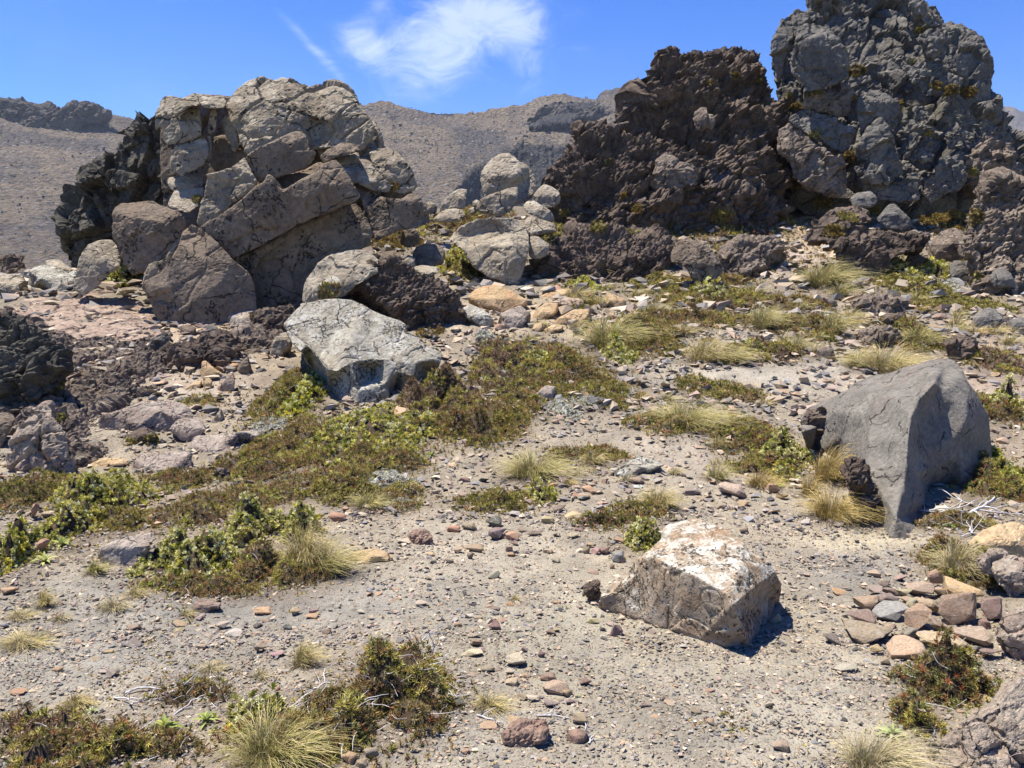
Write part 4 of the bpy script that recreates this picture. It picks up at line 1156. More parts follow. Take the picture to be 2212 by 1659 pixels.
    tb('grey_block', [(1842, 362), (1862, 350), (1888, 352), (1916, 376), (1922, 394), (1896, 398), (1868, 388)], 20.3, .5, 'slab', rv=.5)
    tb('grey_block', [(1858, 400), (1876, 388), (1920, 398), (1956, 384), (1978, 374), (1988, 392), (1988, 432), (1950, 436), (1904, 434), (1868, 416)], 20.3, .3, 'slab', plain=True, rv=.2)
    tb('grey_block', [(1950, 318), (1970, 304), (1994, 294), (2016, 314), (2008, 346), (1984, 352), (1966, 346)], 20.8, .4, 'slab')
    tb('grey_block', [(2016, 360), (2040, 340), (2076, 322), (2088, 340), (2088, 380), (2072, 412), (2034, 416), (2014, 400)], 20.7, .4, 'block', cell=.6)
    tb('grey_block', [(1974, 234), (1990, 226), (2012, 236), (2010, 256), (1984, 262), (1974, 254)], 21.1, .5, 'slab')
    tb('grey_block', [(1972, 270), (1990, 260), (2006, 270), (2000, 290), (1980, 292)], 20.9, .5, 'slab')
    tb('grey_block', [(2040, 296), (2056, 266), (2080, 270), (2088, 300), (2070, 320), (2048, 320)], 21.0, .5, 'slab')
    tb('lava_brown', [(2090, 330), (2110, 300), (2140, 280), (2170, 290), (2190, 330), (2200, 380), (2160, 420), (2110, 424), (2092, 390)], 21.0, .4, 'crag', cell=.7)
    tb('lava_brown', [(1990, 420), (1996, 384), (2020, 372), (2040, 390), (2034, 430), (2010, 440)], 20.6, .4, 'block', cell=.5)

    # ------------------------------------------------ lower right rocks
    rock('boulder', 'sharp grey boulder at the base of the lava tower', 'grey_block', [(1832, 432), (1842, 422), (1852, 416), (1880, 412), (1894, 424), (1898, 436), (1884, 446), (1850, 446)], 'slab', D=18.8, T=.5, rv=.45)
    rock('boulder', 'dark peaked boulder sitting on the undercut ledge', 'grey_block', [(1893, 474), (1904, 458), (1918, 440), (1932, 438), (1946, 452), (1966, 470), (1976, 488), (1950, 494), (1914, 488)], 'slab', D=16.9, T=.5, rv=.4)
    L = rock('rock_ledge', 'undercut dark ledge overhanging a hollow beside the big tussock', 'lava_dark', [(1742, 520), (1746, 496), (1770, 482), (1800, 474), (1840, 484), (1876, 492), (1920, 498), (1960, 502), (2006, 510), (2012, 528), (1990, 542), (1950, 546), (1924, 562), (1906, 590), (1890, 612), (1876, 616), (1846, 590), (1818, 566), (1800, 546), (1786, 520)], 'block', D=16.0, T=.3, rv=.35, cell=.5, under=.28, vox=2.9, cat='outcrop', amp=1.1)
    rock('rock_ledge', 'dark layered rock shelf on top of the undercut ledge', 'lava_dark', [(1740, 506), (1752, 486), (1780, 468), (1810, 450), (1850, 446), (1876, 456), (1884, 478), (1850, 490), (1800, 494), (1764, 508)], 'block', D=16.4, T=.6, rv=.5, cell=.4, cat='outcrop')
    rock('boulder', 'lumpy grey-brown boulder beside the end of the undercut ledge', 'lava_brown', [(1998, 536), (2014, 514), (2034, 500), (2062, 493), (2084, 504), (2100, 520), (2112, 548), (2080, 562), (2044, 566), (2010, 556)], 'slab', T=.5, rv=.45, amp=1.4)
    rock('boulder', 'grey cracked block standing in moss below the ledge end', 'lava_brown', [(1952, 566), (1962, 550), (1984, 546), (2004, 560), (2004, 578), (1984, 590), (1958, 584)], 'slab', T=.5, rv=.4)
    rock('boulder', 'smooth rounded grey rock above the mossy terrace', 'grey_block', [(2046, 588), (2050, 572), (2074, 562), (2100, 570), (2114, 590), (2110, 610), (2080, 612), (2054, 604)], 'slab', T=.5, rv=.5)
    rock('boulder', 'dark angular block half under the side crag', 'grey_block', [(2136, 600), (2146, 584), (2164, 576), (2184, 590), (2200, 620), (2196, 640), (2160, 630), (2140, 618)], 'slab', T=.5)
    rock('side_crag', 'rough brown crag at the border of the scene beyond the mossy terrace', 'lava_brown', [(2076, 540), (2090, 500), (2110, 440), (2126, 412), (2150, 392), (2180, 394), (2212, 410), (2290, 430), (2300, 660), (2230, 676), (2180, 660), (2130, 640), (2110, 590)], 'crag', D=14.6, T=.6, rv=.6, cell=.6, cat='outcrop', vox=3.1, tilt=-.3)
    rock('boulder', 'pale grey boulder with a bluish lichen patch at the foot of the side crag', 'grey_smooth', [(2094, 700), (2102, 684), (2118, 670), (2136, 662), (2152, 668), (2166, 686), (2178, 706), (2140, 714), (2106, 712)], T=.5, rv=.4)
    rock('boulder', 'grey boulder beside the pale bluish boulder', 'grey_block', [(2168, 706), (2180, 690), (2206, 684), (2240, 690), (2240, 716), (2200, 722)], 'slab', T=.5)
    rock('scoria_boulder', 'black cinder lump with a ragged face on the reddish scree', 'lava_dark', [(1912, 708), (1918, 690), (1942, 680), (1966, 686), (1974, 700), (1962, 714), (1930, 716)], 'crag', T=.6, cell=.3)
    rock('scoria_boulder', 'long low brown cinder ridge below the hollow', 'lava_brown', [(1838, 672), (1850, 652), (1880, 640), (1920, 638), (1948, 646), (1962, 664), (1940, 676), (1890, 682), (1854, 680)], 'crag', T=.5, cell=.35)
    rock('scoria_boulder', 'brown cinder lump just above the wide tussock', 'lava_brown', [(1866, 728), (1872, 710), (1892, 704), (1924, 716), (1948, 736), (1930, 750), (1896, 748)], 'crag', T=.5, cell=.3)
    rock('scoria_boulder', 'dark cinder lump on reddish scree above the great grey boulder', 'lava_dark', [(2046, 764), (2050, 744), (2066, 732), (2082, 728), (2100, 742), (2110, 758), (2100, 776), (2064, 780)], 'crag', T=.5, cell=.25)
    rock('boulder', 'knobbly tan boulder between two tussocks below the ledge', 'lava_brown', [(1760, 770), (1764, 754), (1782, 746), (1800, 752), (1806, 770), (1790, 782), (1768, 782)], 'slab', T=.6)
    rock('boulder', 'split brown boulder with a flat bright facet on the middle slope', 'brown_rock', [(1447, 566), (1448, 546), (1456, 528), (1478, 516), (1504, 520), (1524, 522), (1540, 542), (1556, 566), (1566, 582), (1550, 596), (1522, 606), (1494, 594), (1482, 578), (1466, 572)], D=14.7, T=.4, rv=.45, pins=[(1475, 540, .2), (1510, 545, .18), (1530, 570, .06), (1495, 565, .05)])
    rock('boulder', 'small rough rock behind the split brown boulder', 'lava_brown', [(1436, 534), (1440, 516), (1454, 508), (1466, 518), (1462, 534)], 'slab', T=.6)

    # ------------------------------------------------ great grey boulder on the right
    O = empty('grey_boulder', at(1930, 1162))
    tag(O, 'great smooth grey boulder with a hollowed face standing on the gravel', 'boulder')
    rock('rock_block', None, 'grey_smooth', [(1727, 905, 10.16), (1740, 888, 10.24), (1762, 872, 10.34), (1792, 858, 10.43), (1822, 847, 10.52), (1846, 836, 10.58), (1900, 850, 106.2), (1920, 920, 105.9), (1915, 1000, 105.6), (1880, 1060, 105.6), (1852, 1050), (1834, 1014), (1800, 984), (1750, 964), (1730, 932)], 'smooth', D=6.0, parent=O, sit=True, T=.5, vox=3.2, sink=.1, amp=1.3,
         pins=[(1800, 890, 106.75), (1840, 890, 106.35), (1870, 920, 106.0), (1820, 940, 106.5), (1860, 1000, 105.85), (1880, 870, 106.2), (1890, 980, 105.6), (1770, 920, 107.0)])
    rock('rock_block', None, 'grey_smooth', [(1832, 834, 10.60), (1850, 824, 10.65), (1880, 812, 10.70), (1920, 806, 10.76), (1948, 795, 10.81), (1984, 784, 10.87), (2010, 776, 10.91), (2046, 772, 10.93), (2066, 779, 10.92), (2080, 800, 10.85), (2092, 824, 10.78), (2112, 850, 10.68), (2122, 872, 10.6), (2136, 896, 10.5), (2138, 930, 10.37), (2142, 970, 10.2), (2148, 1012), (2120, 1038), (2084, 1052), (2040, 1042), (2008, 1048), (1998, 1092), (1986, 1142), (1960, 1162), (1922, 1166), (1900, 1136), (1868, 1100), (1852, 1062), (1850, 1000, 105.8), (1846, 900, 106.4)], 'smooth', D=4.66, parent=O, sit=True, T=.5, rv=.4, vox=3.2, sink=.02, amp=.8,
         pins=[(2040, 790, 10.88), (1960, 822, 10.76), (1880, 838, 10.64), (1912, 832, 10.68), (1880, 900, 105.95), (1893, 862, 106.1), (1878, 960, 105.66), (1870, 1020, 105.4), (1906, 905, 105.9), (1920, 852, 106.05),
               (1985, 862, 105.62), (1968, 900, 105.45), (1962, 950, 105.3), (1958, 1000, 105.18), (2018, 828, 105.78), (1950, 1060, 104.98), (1935, 1120, 104.78), (1900, 1060, 105.1), (1920, 1000, 105.36), (1915, 950, 105.55),
               (2034, 840, 105.92), (2008, 868, 105.84), (1990, 905, 105.72), (1984, 950, 105.6), (1984, 995, 105.5), (2030, 900, 105.86), (2060, 870, 105.9), (2040, 960, 105.74), (2020, 1010, 105.66), (1976, 1022, 105.3), (1984, 1080, 105.16),
               (2060, 832, 106.0), (2090, 862, 105.95), (2088, 900, 105.86), (2074, 930, 105.8), (2070, 980, 105.8), (2108, 900, 106.0), (2106, 940, 105.95), (2096, 985, 105.86), (2110, 1010, 105.9)])
    rock('scoria_lump', 'pitted dark lava crust clinging to the flank of the great grey boulder', 'lava_brown', [(1730, 912), (1744, 892), (1770, 876), (1796, 880), (1790, 920), (1780, 968), (1750, 962), (1734, 940)], 'crag', D=6.9, T=.2, cell=.2, cat='rock', sink=0)
    rock('scoria_lump', 'dark crumbly rock under the great grey boulder behind the golden tussocks', 'lava_dark', [(1828, 1010), (1840, 990), (1866, 1008), (1884, 1060), (1906, 1130), (1870, 1120), (1848, 1076)], 'crag', D=5.0, T=.3, cell=.14, cat='rock', sink=.02, sit=True)
    # ------------------------------------------------ foreground boulder
    rock('lichen_boulder', 'pale-topped lichen-spotted boulder sitting alone on the gravel path', 'lichen_block', [(1287, 1306), (1294, 1290, 10.04), (1326, 1254, 10.10), (1352, 1244, 10.13), (1374, 1208, 10.22), (1402, 1188, 10.27), (1428, 1166, 10.30), (1431, 1146, 10.34), (1446, 1132, 10.36), (1500, 1116, 10.38), (1526, 1123, 10.38), (1576, 1146, 10.36), (1606, 1170, 10.35), (1618, 1188, 10.32), (1640, 1202, 10.30), (1664, 1214, 10.28), (1676, 1236, 10.24), (1688, 1262, 10.14), (1682, 1298), (1664, 1332), (1640, 1372), (1622, 1394), (1604, 1408), (1560, 1397), (1500, 1380), (1440, 1363), (1386, 1345), (1330, 1328)], D=3.17, sit=True, T=.5, rv=.5, vox=2.8, amp=.5, sink=.04,
         pins=[(1408, 1202, 10.29), (1450, 1222, 10.29), (1500, 1243, 10.285), (1550, 1250, 10.28), (1572, 1285, 10.25), (1584, 1306, 10.225), (1470, 1170, 10.34), (1540, 1180, 10.34), (1600, 1225, 10.31), (1650, 1222, 10.28), (1640, 1262, 10.235), (1615, 1282, 10.23), (1378, 1240, 10.17), (1332, 1280, 10.075)])
    rock('scoria_lump', 'small dark knobbly cinder beside the lichen-spotted boulder', 'lava_dark', [(1262, 1290), (1266, 1270), (1280, 1258), (1298, 1258), (1302, 1276), (1290, 1296), (1276, 1304)], 'crag', T=.7, cell=.06, vox=2.6, cat='stone')
    # ------------------------------------------------ right border rocks
    rock('boulder', 'smooth orange-tan rock under bleached branches below the great grey boulder', 'sand_rock', [(2076, 1186), (2096, 1166), (2122, 1146), (2150, 1136), (2190, 1128), (2230, 1140), (2240, 1200), (2200, 1220), (2130, 1216), (2096, 1206)], D=4.1, T=.5, rv=.45)
    rock('boulder', 'pinkish crumbly rock in the brown shrubs beside the stone pile', 'mauve_rock', [(2118, 1212), (2140, 1186), (2176, 1196), (2220, 1210), (2250, 1240), (2250, 1320), (2200, 1300), (2150, 1260)], 'block', D=3.75, T=.5, rv=.4, cell=.2)
    rock('crumbly_bank', 'mauve crumbly rock bank in the bottom corner of the path', 'mauve_rock', [(2000, 1665), (2016, 1620), (2040, 1588), (2080, 1560), (2120, 1530), (2160, 1510), (2196, 1470), (2250, 1430), (2330, 1430), (2340, 1730), (2100, 1750), (2010, 1720)], 'tower', D=2.1, T=1.0, rv=.92, cell=.16, vox=3.2, cat='outcrop', tilt=-.15, amp=.55)
    rock('boulder', 'tan weathered rock beyond the stone pile against the border', 'mauve_rock', [(2150, 1380), (2170, 1340), (2200, 1320), (2250, 1310), (2260, 1420), (2200, 1430)], 'block', D=3.05, T=.6, rv=.5, cell=.16)
    # ------------------------------------------------ tan slabs in the middle
    for lab, mat, poly, T in [
        ('large tan slab lying flat above the row of loose slabs', 'sand_rock', [(1008, 642), (1022, 628), (1040, 618), (1074, 615), (1108, 630), (1142, 648), (1136, 664), (1096, 676), (1040, 668), (1016, 656)], .4),
        ('pale yellow slab leaning beside the pitted brown boulder', 'sand_rock', [(1148, 682), (1160, 666), (1178, 655), (1206, 654), (1208, 672), (1186, 686), (1160, 692)], .5),
        ('pinkish flat slab behind the yellow slab', 'pink_rock', [(1190, 652), (1218, 641), (1264, 646), (1266, 660), (1236, 670), (1208, 662)], .5),
        ('long orange slab in front of the pinkish flat slab', 'sand_rock', [(1188, 698), (1206, 686), (1240, 668), (1274, 667), (1282, 690), (1250, 698), (1206, 704)], .4),
        ('orange angular block standing apart on the middle slope', 'sand_rock', [(1302, 648), (1312, 631), (1336, 640), (1352, 648), (1356, 666), (1330, 668), (1312, 660)], .5),
        ('dark grey layered slab on the middle slope', 'grey_block', [(1366, 674), (1384, 662), (1426, 654), (1442, 660), (1426, 674), (1388, 680)], .4),
        ('pitted brown boulder beside the yellow slab', 'spotted', [(1072, 700), (1080, 678), (1100, 668), (1124, 659), (1148, 678), (1146, 698), (1112, 712), (1078, 710)], .5),
        ('tan slab behind the pinkish flat slab', 'sand_rock', [(1164, 640), (1184, 630), (1230, 622), (1240, 634), (1210, 642), (1176, 644)], .5),
        ('small dark rock behind the pinkish flat slab', 'lava_dark', [(1230, 634), (1240, 620), (1256, 618), (1258, 632), (1240, 642)], .6),
        ('small tan cube-like block below the pitted brown boulder', 'sand_rock', [(1148, 712), (1154, 698), (1172, 696), (1176, 712), (1160, 718)], .6),
        ('flat tan piece next to the long orange slab', 'sand_rock', [(1172, 712), (1196, 700), (1218, 704), (1216, 714), (1186, 720)], .5),
        ('pale slab with black spots lying flat in yellow moss', 'spotted', [(1160, 866), (1162, 846), (1178, 832), (1200, 834), (1206, 854), (1194, 868)], .4),
        ('pale flat slab half buried in the gravel path', 'white_rock', [(1318, 1020), (1350, 998), (1380, 988), (1416, 990), (1436, 1004), (1400, 1020), (1360, 1034), (1330, 1030)], .5),
        ('upright tan triangle stone in the pile beside the white slab', 'sand_rock', [(432, 812), (436, 780), (444, 778), (464, 796), (490, 808), (470, 820), (440, 818)], .35),
        ('pinkish triangular stone standing at the front of the pile beside the white slab', 'pink_rock', [(462, 838), (484, 820), (504, 802), (508, 826), (506, 848), (480, 846)], .35),
        ('brown pointed stone at the back of the pile beside the white slab', 'brown_rock', [(508, 794), (522, 780), (536, 768), (546, 796), (540, 812), (520, 806)], .4),
        ('small round tan stone in the pile beside the white slab', 'sand_rock', [(436, 832), (440, 816), (452, 814), (460, 824), (456, 838), (444, 840)], .6),
        ('yellow stone tilted at the side of the pile beside the white slab', 'sand_rock', [(396, 838), (416, 828), (436, 820), (438, 830), (424, 842), (404, 842)], .4),
        ('rounded brown stone on orange dust below the wedge boulder', 'brown_rock', [(388, 722), (390, 706), (406, 700), (424, 708), (424, 722), (406, 728)], .6),
        ('grey flat stone beside the rounded brown stone', 'grey_block', [(436, 716), (440, 704), (462, 700), (474, 708), (466, 718)], .5),
        ('rounded bluish grey stone on the cinder boulder', 'grey_block', [(444, 738), (452, 718), (474, 712), (490, 720), (490, 734), (466, 742)], .5),
        ('triangular grey stone lying near the small green grass patch', 'grey_tan', [(452, 912), (466, 896), (478, 882), (486, 900), (474, 912)], .5),
        ('smooth pinkish slab flush with the gravel below the silver shrubs', 'pink_rock', [(412, 1322), (420, 1302), (438, 1290), (462, 1298), (480, 1304), (470, 1316), (440, 1326)], .4),
        ('big yellow flat stone lying alone on the path', 'sand_rock', [(747, 1204), (756, 1194), (774, 1190), (810, 1184), (836, 1192), (850, 1202), (848, 1212), (820, 1212), (798, 1220), (766, 1216), (750, 1212)], .35),
        ('dark red cinder stone near the big yellow stone', 'red_rock', [(884, 1168), (888, 1150), (900, 1146), (920, 1150), (936, 1162), (934, 1176), (910, 1178)], .6),
        ('mauve porous cinder lump on gravel below the brown shrub', 'red_rock', [(1088, 1610), (1092, 1586), (1110, 1570), (1140, 1560), (1170, 1556), (1182, 1580), (1180, 1604), (1150, 1614), (1110, 1616)], .6),
        ('red-brown stone below the end of the brown shrub', 'red_rock', [(1222, 1596), (1226, 1578), (1246, 1572), (1270, 1582), (1268, 1600), (1240, 1608)], .6),
        ]:
        rock('flat_stone' if 'slab' in lab else 'stone', lab, mat, poly, 'crag' if 'cinder' in lab else 'slab', T=T, rv=.5, cat='stone', vox=2.7, cell=.1, amp=.6, sides=.12)
    # ------------------------------------------------ broken lava on the far mountain
    for nm, lab, poly, D, cell, mt in [
        ('far_ridge', 'dark blocky lava ridge on the far skyline', [(-60, 226), (0, 222), (40, 223), (92, 220), (104, 218), (132, 232), (146, 236), (168, 226), (196, 238), (212, 233), (232, 246), (238, 252), (200, 262), (170, 276), (110, 292), (60, 300), (0, 292), (-60, 300)], 405, 17, 'far_lava'),
        ('far_scarp', 'dark broken scarp under the far skyline', [(1140, 262), (1152, 250), (1170, 230), (1196, 220), (1232, 222), (1262, 230), (1292, 236), (1330, 250), (1292, 252), (1240, 264), (1206, 289), (1180, 286), (1148, 280)], 462, 16, 'far_lava'),
        ('far_pinnacle', 'row of small pinnacles on the far skyline', [(1286, 226), (1298, 206), (1312, 200), (1322, 204), (1328, 198), (1342, 196), (1356, 208), (1364, 224), (1340, 240), (1300, 238)], 505, 10, 'far_lava')]:
        rock(nm, lab, mt, poly, 'crag', D=D, T=.1, cell=cell, vox=2.2, kind='structure', cat=None, sink=0, amp=.8)
    finish_rocks()
    build_bvh()


# ------------------------------------------------------------------ plants
def leaf_strip(length, width, fold=0.25, curl=0.3, n=3, shape=(0.55, 1.0, 0.75)):
    """One leaf along +x with a folded midrib: left, mid, right rows, tip."""
    if n == 0:          # a needle
        return np.array(((0, -width / 2, 0), (0, width / 2, 0), (length, 0, curl * length * .3))), np.array(((0, 1, 2),))
    if n == 1:          # a small oval leaf folded on its midrib
        z = curl * length * .25
        return np.array(((0, 0, 0), (.55 * length, -width / 2, z + fold * width / 2), (length, 0, 0), (.55 * length, width / 2, z + fold * width / 2))), np.array(((0, 2, 1), (0, 3, 2)))
    v, f = [], []
    for i in range(n):
        u = i / n
        w = width * 0.5 * shape[min(i, len(shape) - 1)]
        z = curl * length * u * (1 - u) - 0.25 * curl * length * u * u
        v += [(u * length, -w, z + fold * w), (u * length, 0, z), (u * length, w, z + fold * w)]
    v.append((length, 0, -0.25 * curl * length))
    for i in range(n - 1):
        a = i * 3
        f += [(a, a + 3, a + 4), (a, a + 4, a + 1), (a + 1, a + 4, a + 5), (a + 1, a + 5, a + 2)]
    a = (n - 1) * 3
    t = n * 3
    f += [(a, t, a + 1), (a + 1, t, a + 2)]
    return np.array(v), np.array(f)


def sprig(nleaf, length, width, up0, up1, seed, n=2, fold=0.3, curl=0.25, shape=(0.6, 1.0), rise=0.0):
    rng = np.random.default_rng(seed)
    V, Fs, k = [], [], 0
    for i in range(nleaf):
        v, f = leaf_strip(length * rng.uniform(.75, 1.1), width, fold, curl, n, shape)
        a = 2.4 * i + rng.uniform(-.3, .3)
        e = up0 + (up1 - up0) * i / nleaf + rng.uniform(-.15, .15)
        R = np.array(Matrix.Rotation(a, 3, 'Z') @ Matrix.Rotation(-e, 3, 'Y'))
        v = v @ R.T
        v[:, 2] += rise * i / nleaf
        V.append(v)
        Fs.append(f + k)
        k += len(v)
    return np.concatenate(V), np.concatenate(Fs)


SPRIGS = {
    'heath': [sprig(11, 1.0, 0.22, 0.1, 1.35, 100 + i, 0, 0.2, 0.2, (1.0,), 0.5) for i in range(3)],
    'leather': [sprig(9, 0.85, 0.50, 0.25, 1.25, 110 + i, 1, 0.35, 0.25, (0.7, 1.0), 0.35) for i in range(3)],
    'moss': [sprig(8, 0.9, 0.40, 0.2, 1.2, 120 + i, 0, 0.2, 0.2, (1.0,), 0.2) for i in range(2)],
}
PAL = {  # weighted leaf tints
    'heath': [((0.298, 0.223, 0.079), 4), ((0.371, 0.255, 0.102), 3), ((0.185, 0.177, 0.052), 3), ((0.338, 0.184, 0.095), 1.6), ((0.434, 0.361, 0.187), 2.4), ((0.403, 0.138, 0.058), .35)],
    'heath_brown': [((0.267, 0.166, 0.099), 4), ((0.195, 0.130, 0.077), 3), ((0.345, 0.239, 0.143), 3), ((0.187, 0.169, 0.062), 2), ((0.438, 0.338, 0.240), 1.8)],
    'heath_green': [((0.301, 0.260, 0.061), 4), ((0.392, 0.323, 0.087), 3), ((0.174, 0.176, 0.045), 3), ((0.316, 0.224, 0.089), 2.2), ((0.483, 0.435, 0.133), 1.3)],
    'heath_red': [((0.283, 0.184, 0.079), 4), ((0.219, 0.198, 0.067), 3), ((0.398, 0.156, 0.067), 1.2), ((0.295, 0.297, 0.106), 3)],
    'leather': [((0.468, 0.440, 0.086), 3), ((0.603, 0.560, 0.202), 4), ((0.270, 0.280, 0.043), 3), ((0.645, 0.540, 0.086), 1), ((0.645, 0.600, 0.302), 3)],
    'leather_silver': [((0.445, 0.420, 0.119), 3), ((0.615, 0.570, 0.252), 4), ((0.276, 0.280, 0.056), 3), ((0.678, 0.620, 0.322), 3.5), ((0.636, 0.550, 0.098), .8)],
    'leather_yellow': [((0.56, 0.50, 0.12), 4), ((0.46, 0.44, 0.11), 3), ((0.26, 0.27, 0.06), 3), ((0.64, 0.56, 0.18), 2), ((0.64, 0.60, 0.34), 3), ((0.20, 0.15, 0.06), 1.2)],
    'moss': [((0.34, 0.30, 0.08), 3), ((0.25, 0.22, 0.06), 3), ((0.46, 0.40, 0.15), 2), ((0.21, 0.155, 0.06), 1.8)],
    'moss_gold': [((0.300, 0.196, 0.050), 3), ((0.213, 0.149, 0.045), 3), ((0.163, 0.138, 0.040), 2), ((0.375, 0.299, 0.100), 1)],
    'lichen': [((0.58, 0.56, 0.44), 3), ((0.47, 0.455, 0.33), 3), ((0.64, 0.62, 0.52), 2)],
}


def pick_tints(pal, k, rng, var=0.2):
    cols = np.array([c for c, w in PAL[pal]])
    w = np.array([w for c, w in PAL[pal]])
    i = rng.choice(len(cols), k, p=w / w.sum())
    return np.clip(cols[i] * (1 + var * rng.normal(size=(k, 1))), 0.012, 0.7)


def dome(loc_xy, a, b, hgt, rot, seed, nr=9, na=30):
    """A low uneven cushion body over the ground; returns verts, quads."""
    rng = np.random.default_rng(seed)
    ph = rng.random(4) * 6.28
    v = []
    for i in range(nr):
        r = i / (nr - 1)
        for j in range(na):
            t = 2 * math.pi * j / na
            v.append((r, t))
    v = np.array(v)
    edge = 1 + 0.22 * np.sin(2 * v[:, 1] + ph[3]) * 0.6 + 0.18 * np.sin(3 * v[:, 1] + ph[0]) + 0.14 * np.sin(5 * v[:, 1] + ph[1]) + 0.08 * np.sin(9 * v[:, 1] + ph[2])
    x = v[:, 0] * edge * np.cos(v[:, 1]) * a
    y = v[:, 0] * edge * np.sin(v[:, 1]) * b
    c, s = math.cos(rot), math.sin(rot)
    X, Y = loc_xy[0] + c * x - s * y, loc_xy[1] + s * x + c * y
    q = np.stack([X, Y, np.zeros_like(X)], 1)
    prof = np.clip(1 - v[:, 0] ** 2, 0, 1) ** 0.8
    lump = 0.55 + 1.7 * perlin(q / (0.45 * min(a, b) + 0.02), seed & 255) + 0.25 * perlin(q / (0.18 * min(a, b) + 0.01), seed & 127)
    Z = gz(X, Y) + hgt * prof * lump - 0.02 * (v[:, 0] > 0.97)
    i = np.arange((nr - 1) * na)
    r, j = i // na, i % na
    f = np.stack([r * na + j, (r + 1) * na + j, (r + 1) * na + (j + 1) % na, r * na + (j + 1) % na], 1)
    return np.stack([X, Y, Z], 1), f


def sample_surface(v, f, k, rng):
    a = v[f[:, 0]]; b = v[f[:, 1]]; c = v[f[:, 2]]; d = v[f[:, 3]]
    n = np.cross(c - a, d - b)
    ar = np.linalg.norm(n, axis=1) + 1e-12
    i = rng.choice(len(f), k, p=ar / ar.sum())
    u, w = rng.random((k, 1)), rng.random((k, 1))
    p = (1 - u) * (1 - w) * a[i] + u * (1 - w) * b[i] + u * w * c[i] + (1 - u) * w * d[i]
    nn = n[i] / ar[i][:, None]
    nn[nn[:, 2] < 0] *= -1
    return p, nn, ar.sum() / 2


STATS = {'plant_tris': 0}


def foliage_mesh(name, kind, pal, pos, nrm, size, rng, mat, lift=0.4, tilt=0.7):
    tpl = SPRIGS[kind]
    k = len(pos)
    tint = pick_tints(pal, k, rng)
    if kind == 'heath' and k > 150:      # neighbouring shoots of one colour: greener and browner clumps
        cl = fbm(pos / (size * 7.0), 2, 0.5, int(abs(pos[0, 0]) * 1000) & 255)
        alt = pick_tints('heath_green' if pal != 'heath_green' else 'heath', k, rng)
        sw = (cl > 0.10)[:, None]
        tint = np.where(sw, alt, tint) * (1 + 0.55 * cl)[:, None]
        tint = np.clip(tint, 0.012, 0.6)
    which = rng.integers(0, len(tpl), k)
    VV, FF, CC, off = [], [], [], 0
    for t, (tv, tf) in enumerate(tpl):
        s = which == t
        if not s.any():
            continue
        n = s.sum()
        sc = size * rng.uniform(.65, 1.3, n)
        z = nrm[s] * 0.6 + np.array((0, 0, 0.5))
        v, f = stamp(tv, tf, pos[s] + nrm[s] * (size * lift * rng.random((n, 1))), rotz_tilt(n, z, tilt, rng), sc)
        VV.append(v)
        FF.append(f + off)
        # tint is darker at the base of a sprig, lighter towards its tip
        zz = (tv[:, 2] - tv[:, 2].min()) / (np.ptp(tv[:, 2]) + 1e-6)
        g = (0.8 + 0.35 * zz)
        CC.append((tint[s][:, None, :] * g[None, :, None]).reshape(-1, 3))
        off += len(v)
    me = new_mesh(name, np.concatenate(VV), np.concatenate(FF), M[mat], False)
    set_color(me, 'tint', np.concatenate(CC))
    STATS['plant_tris'] += len(me.polygons)
    return me


NPLANT = [0]


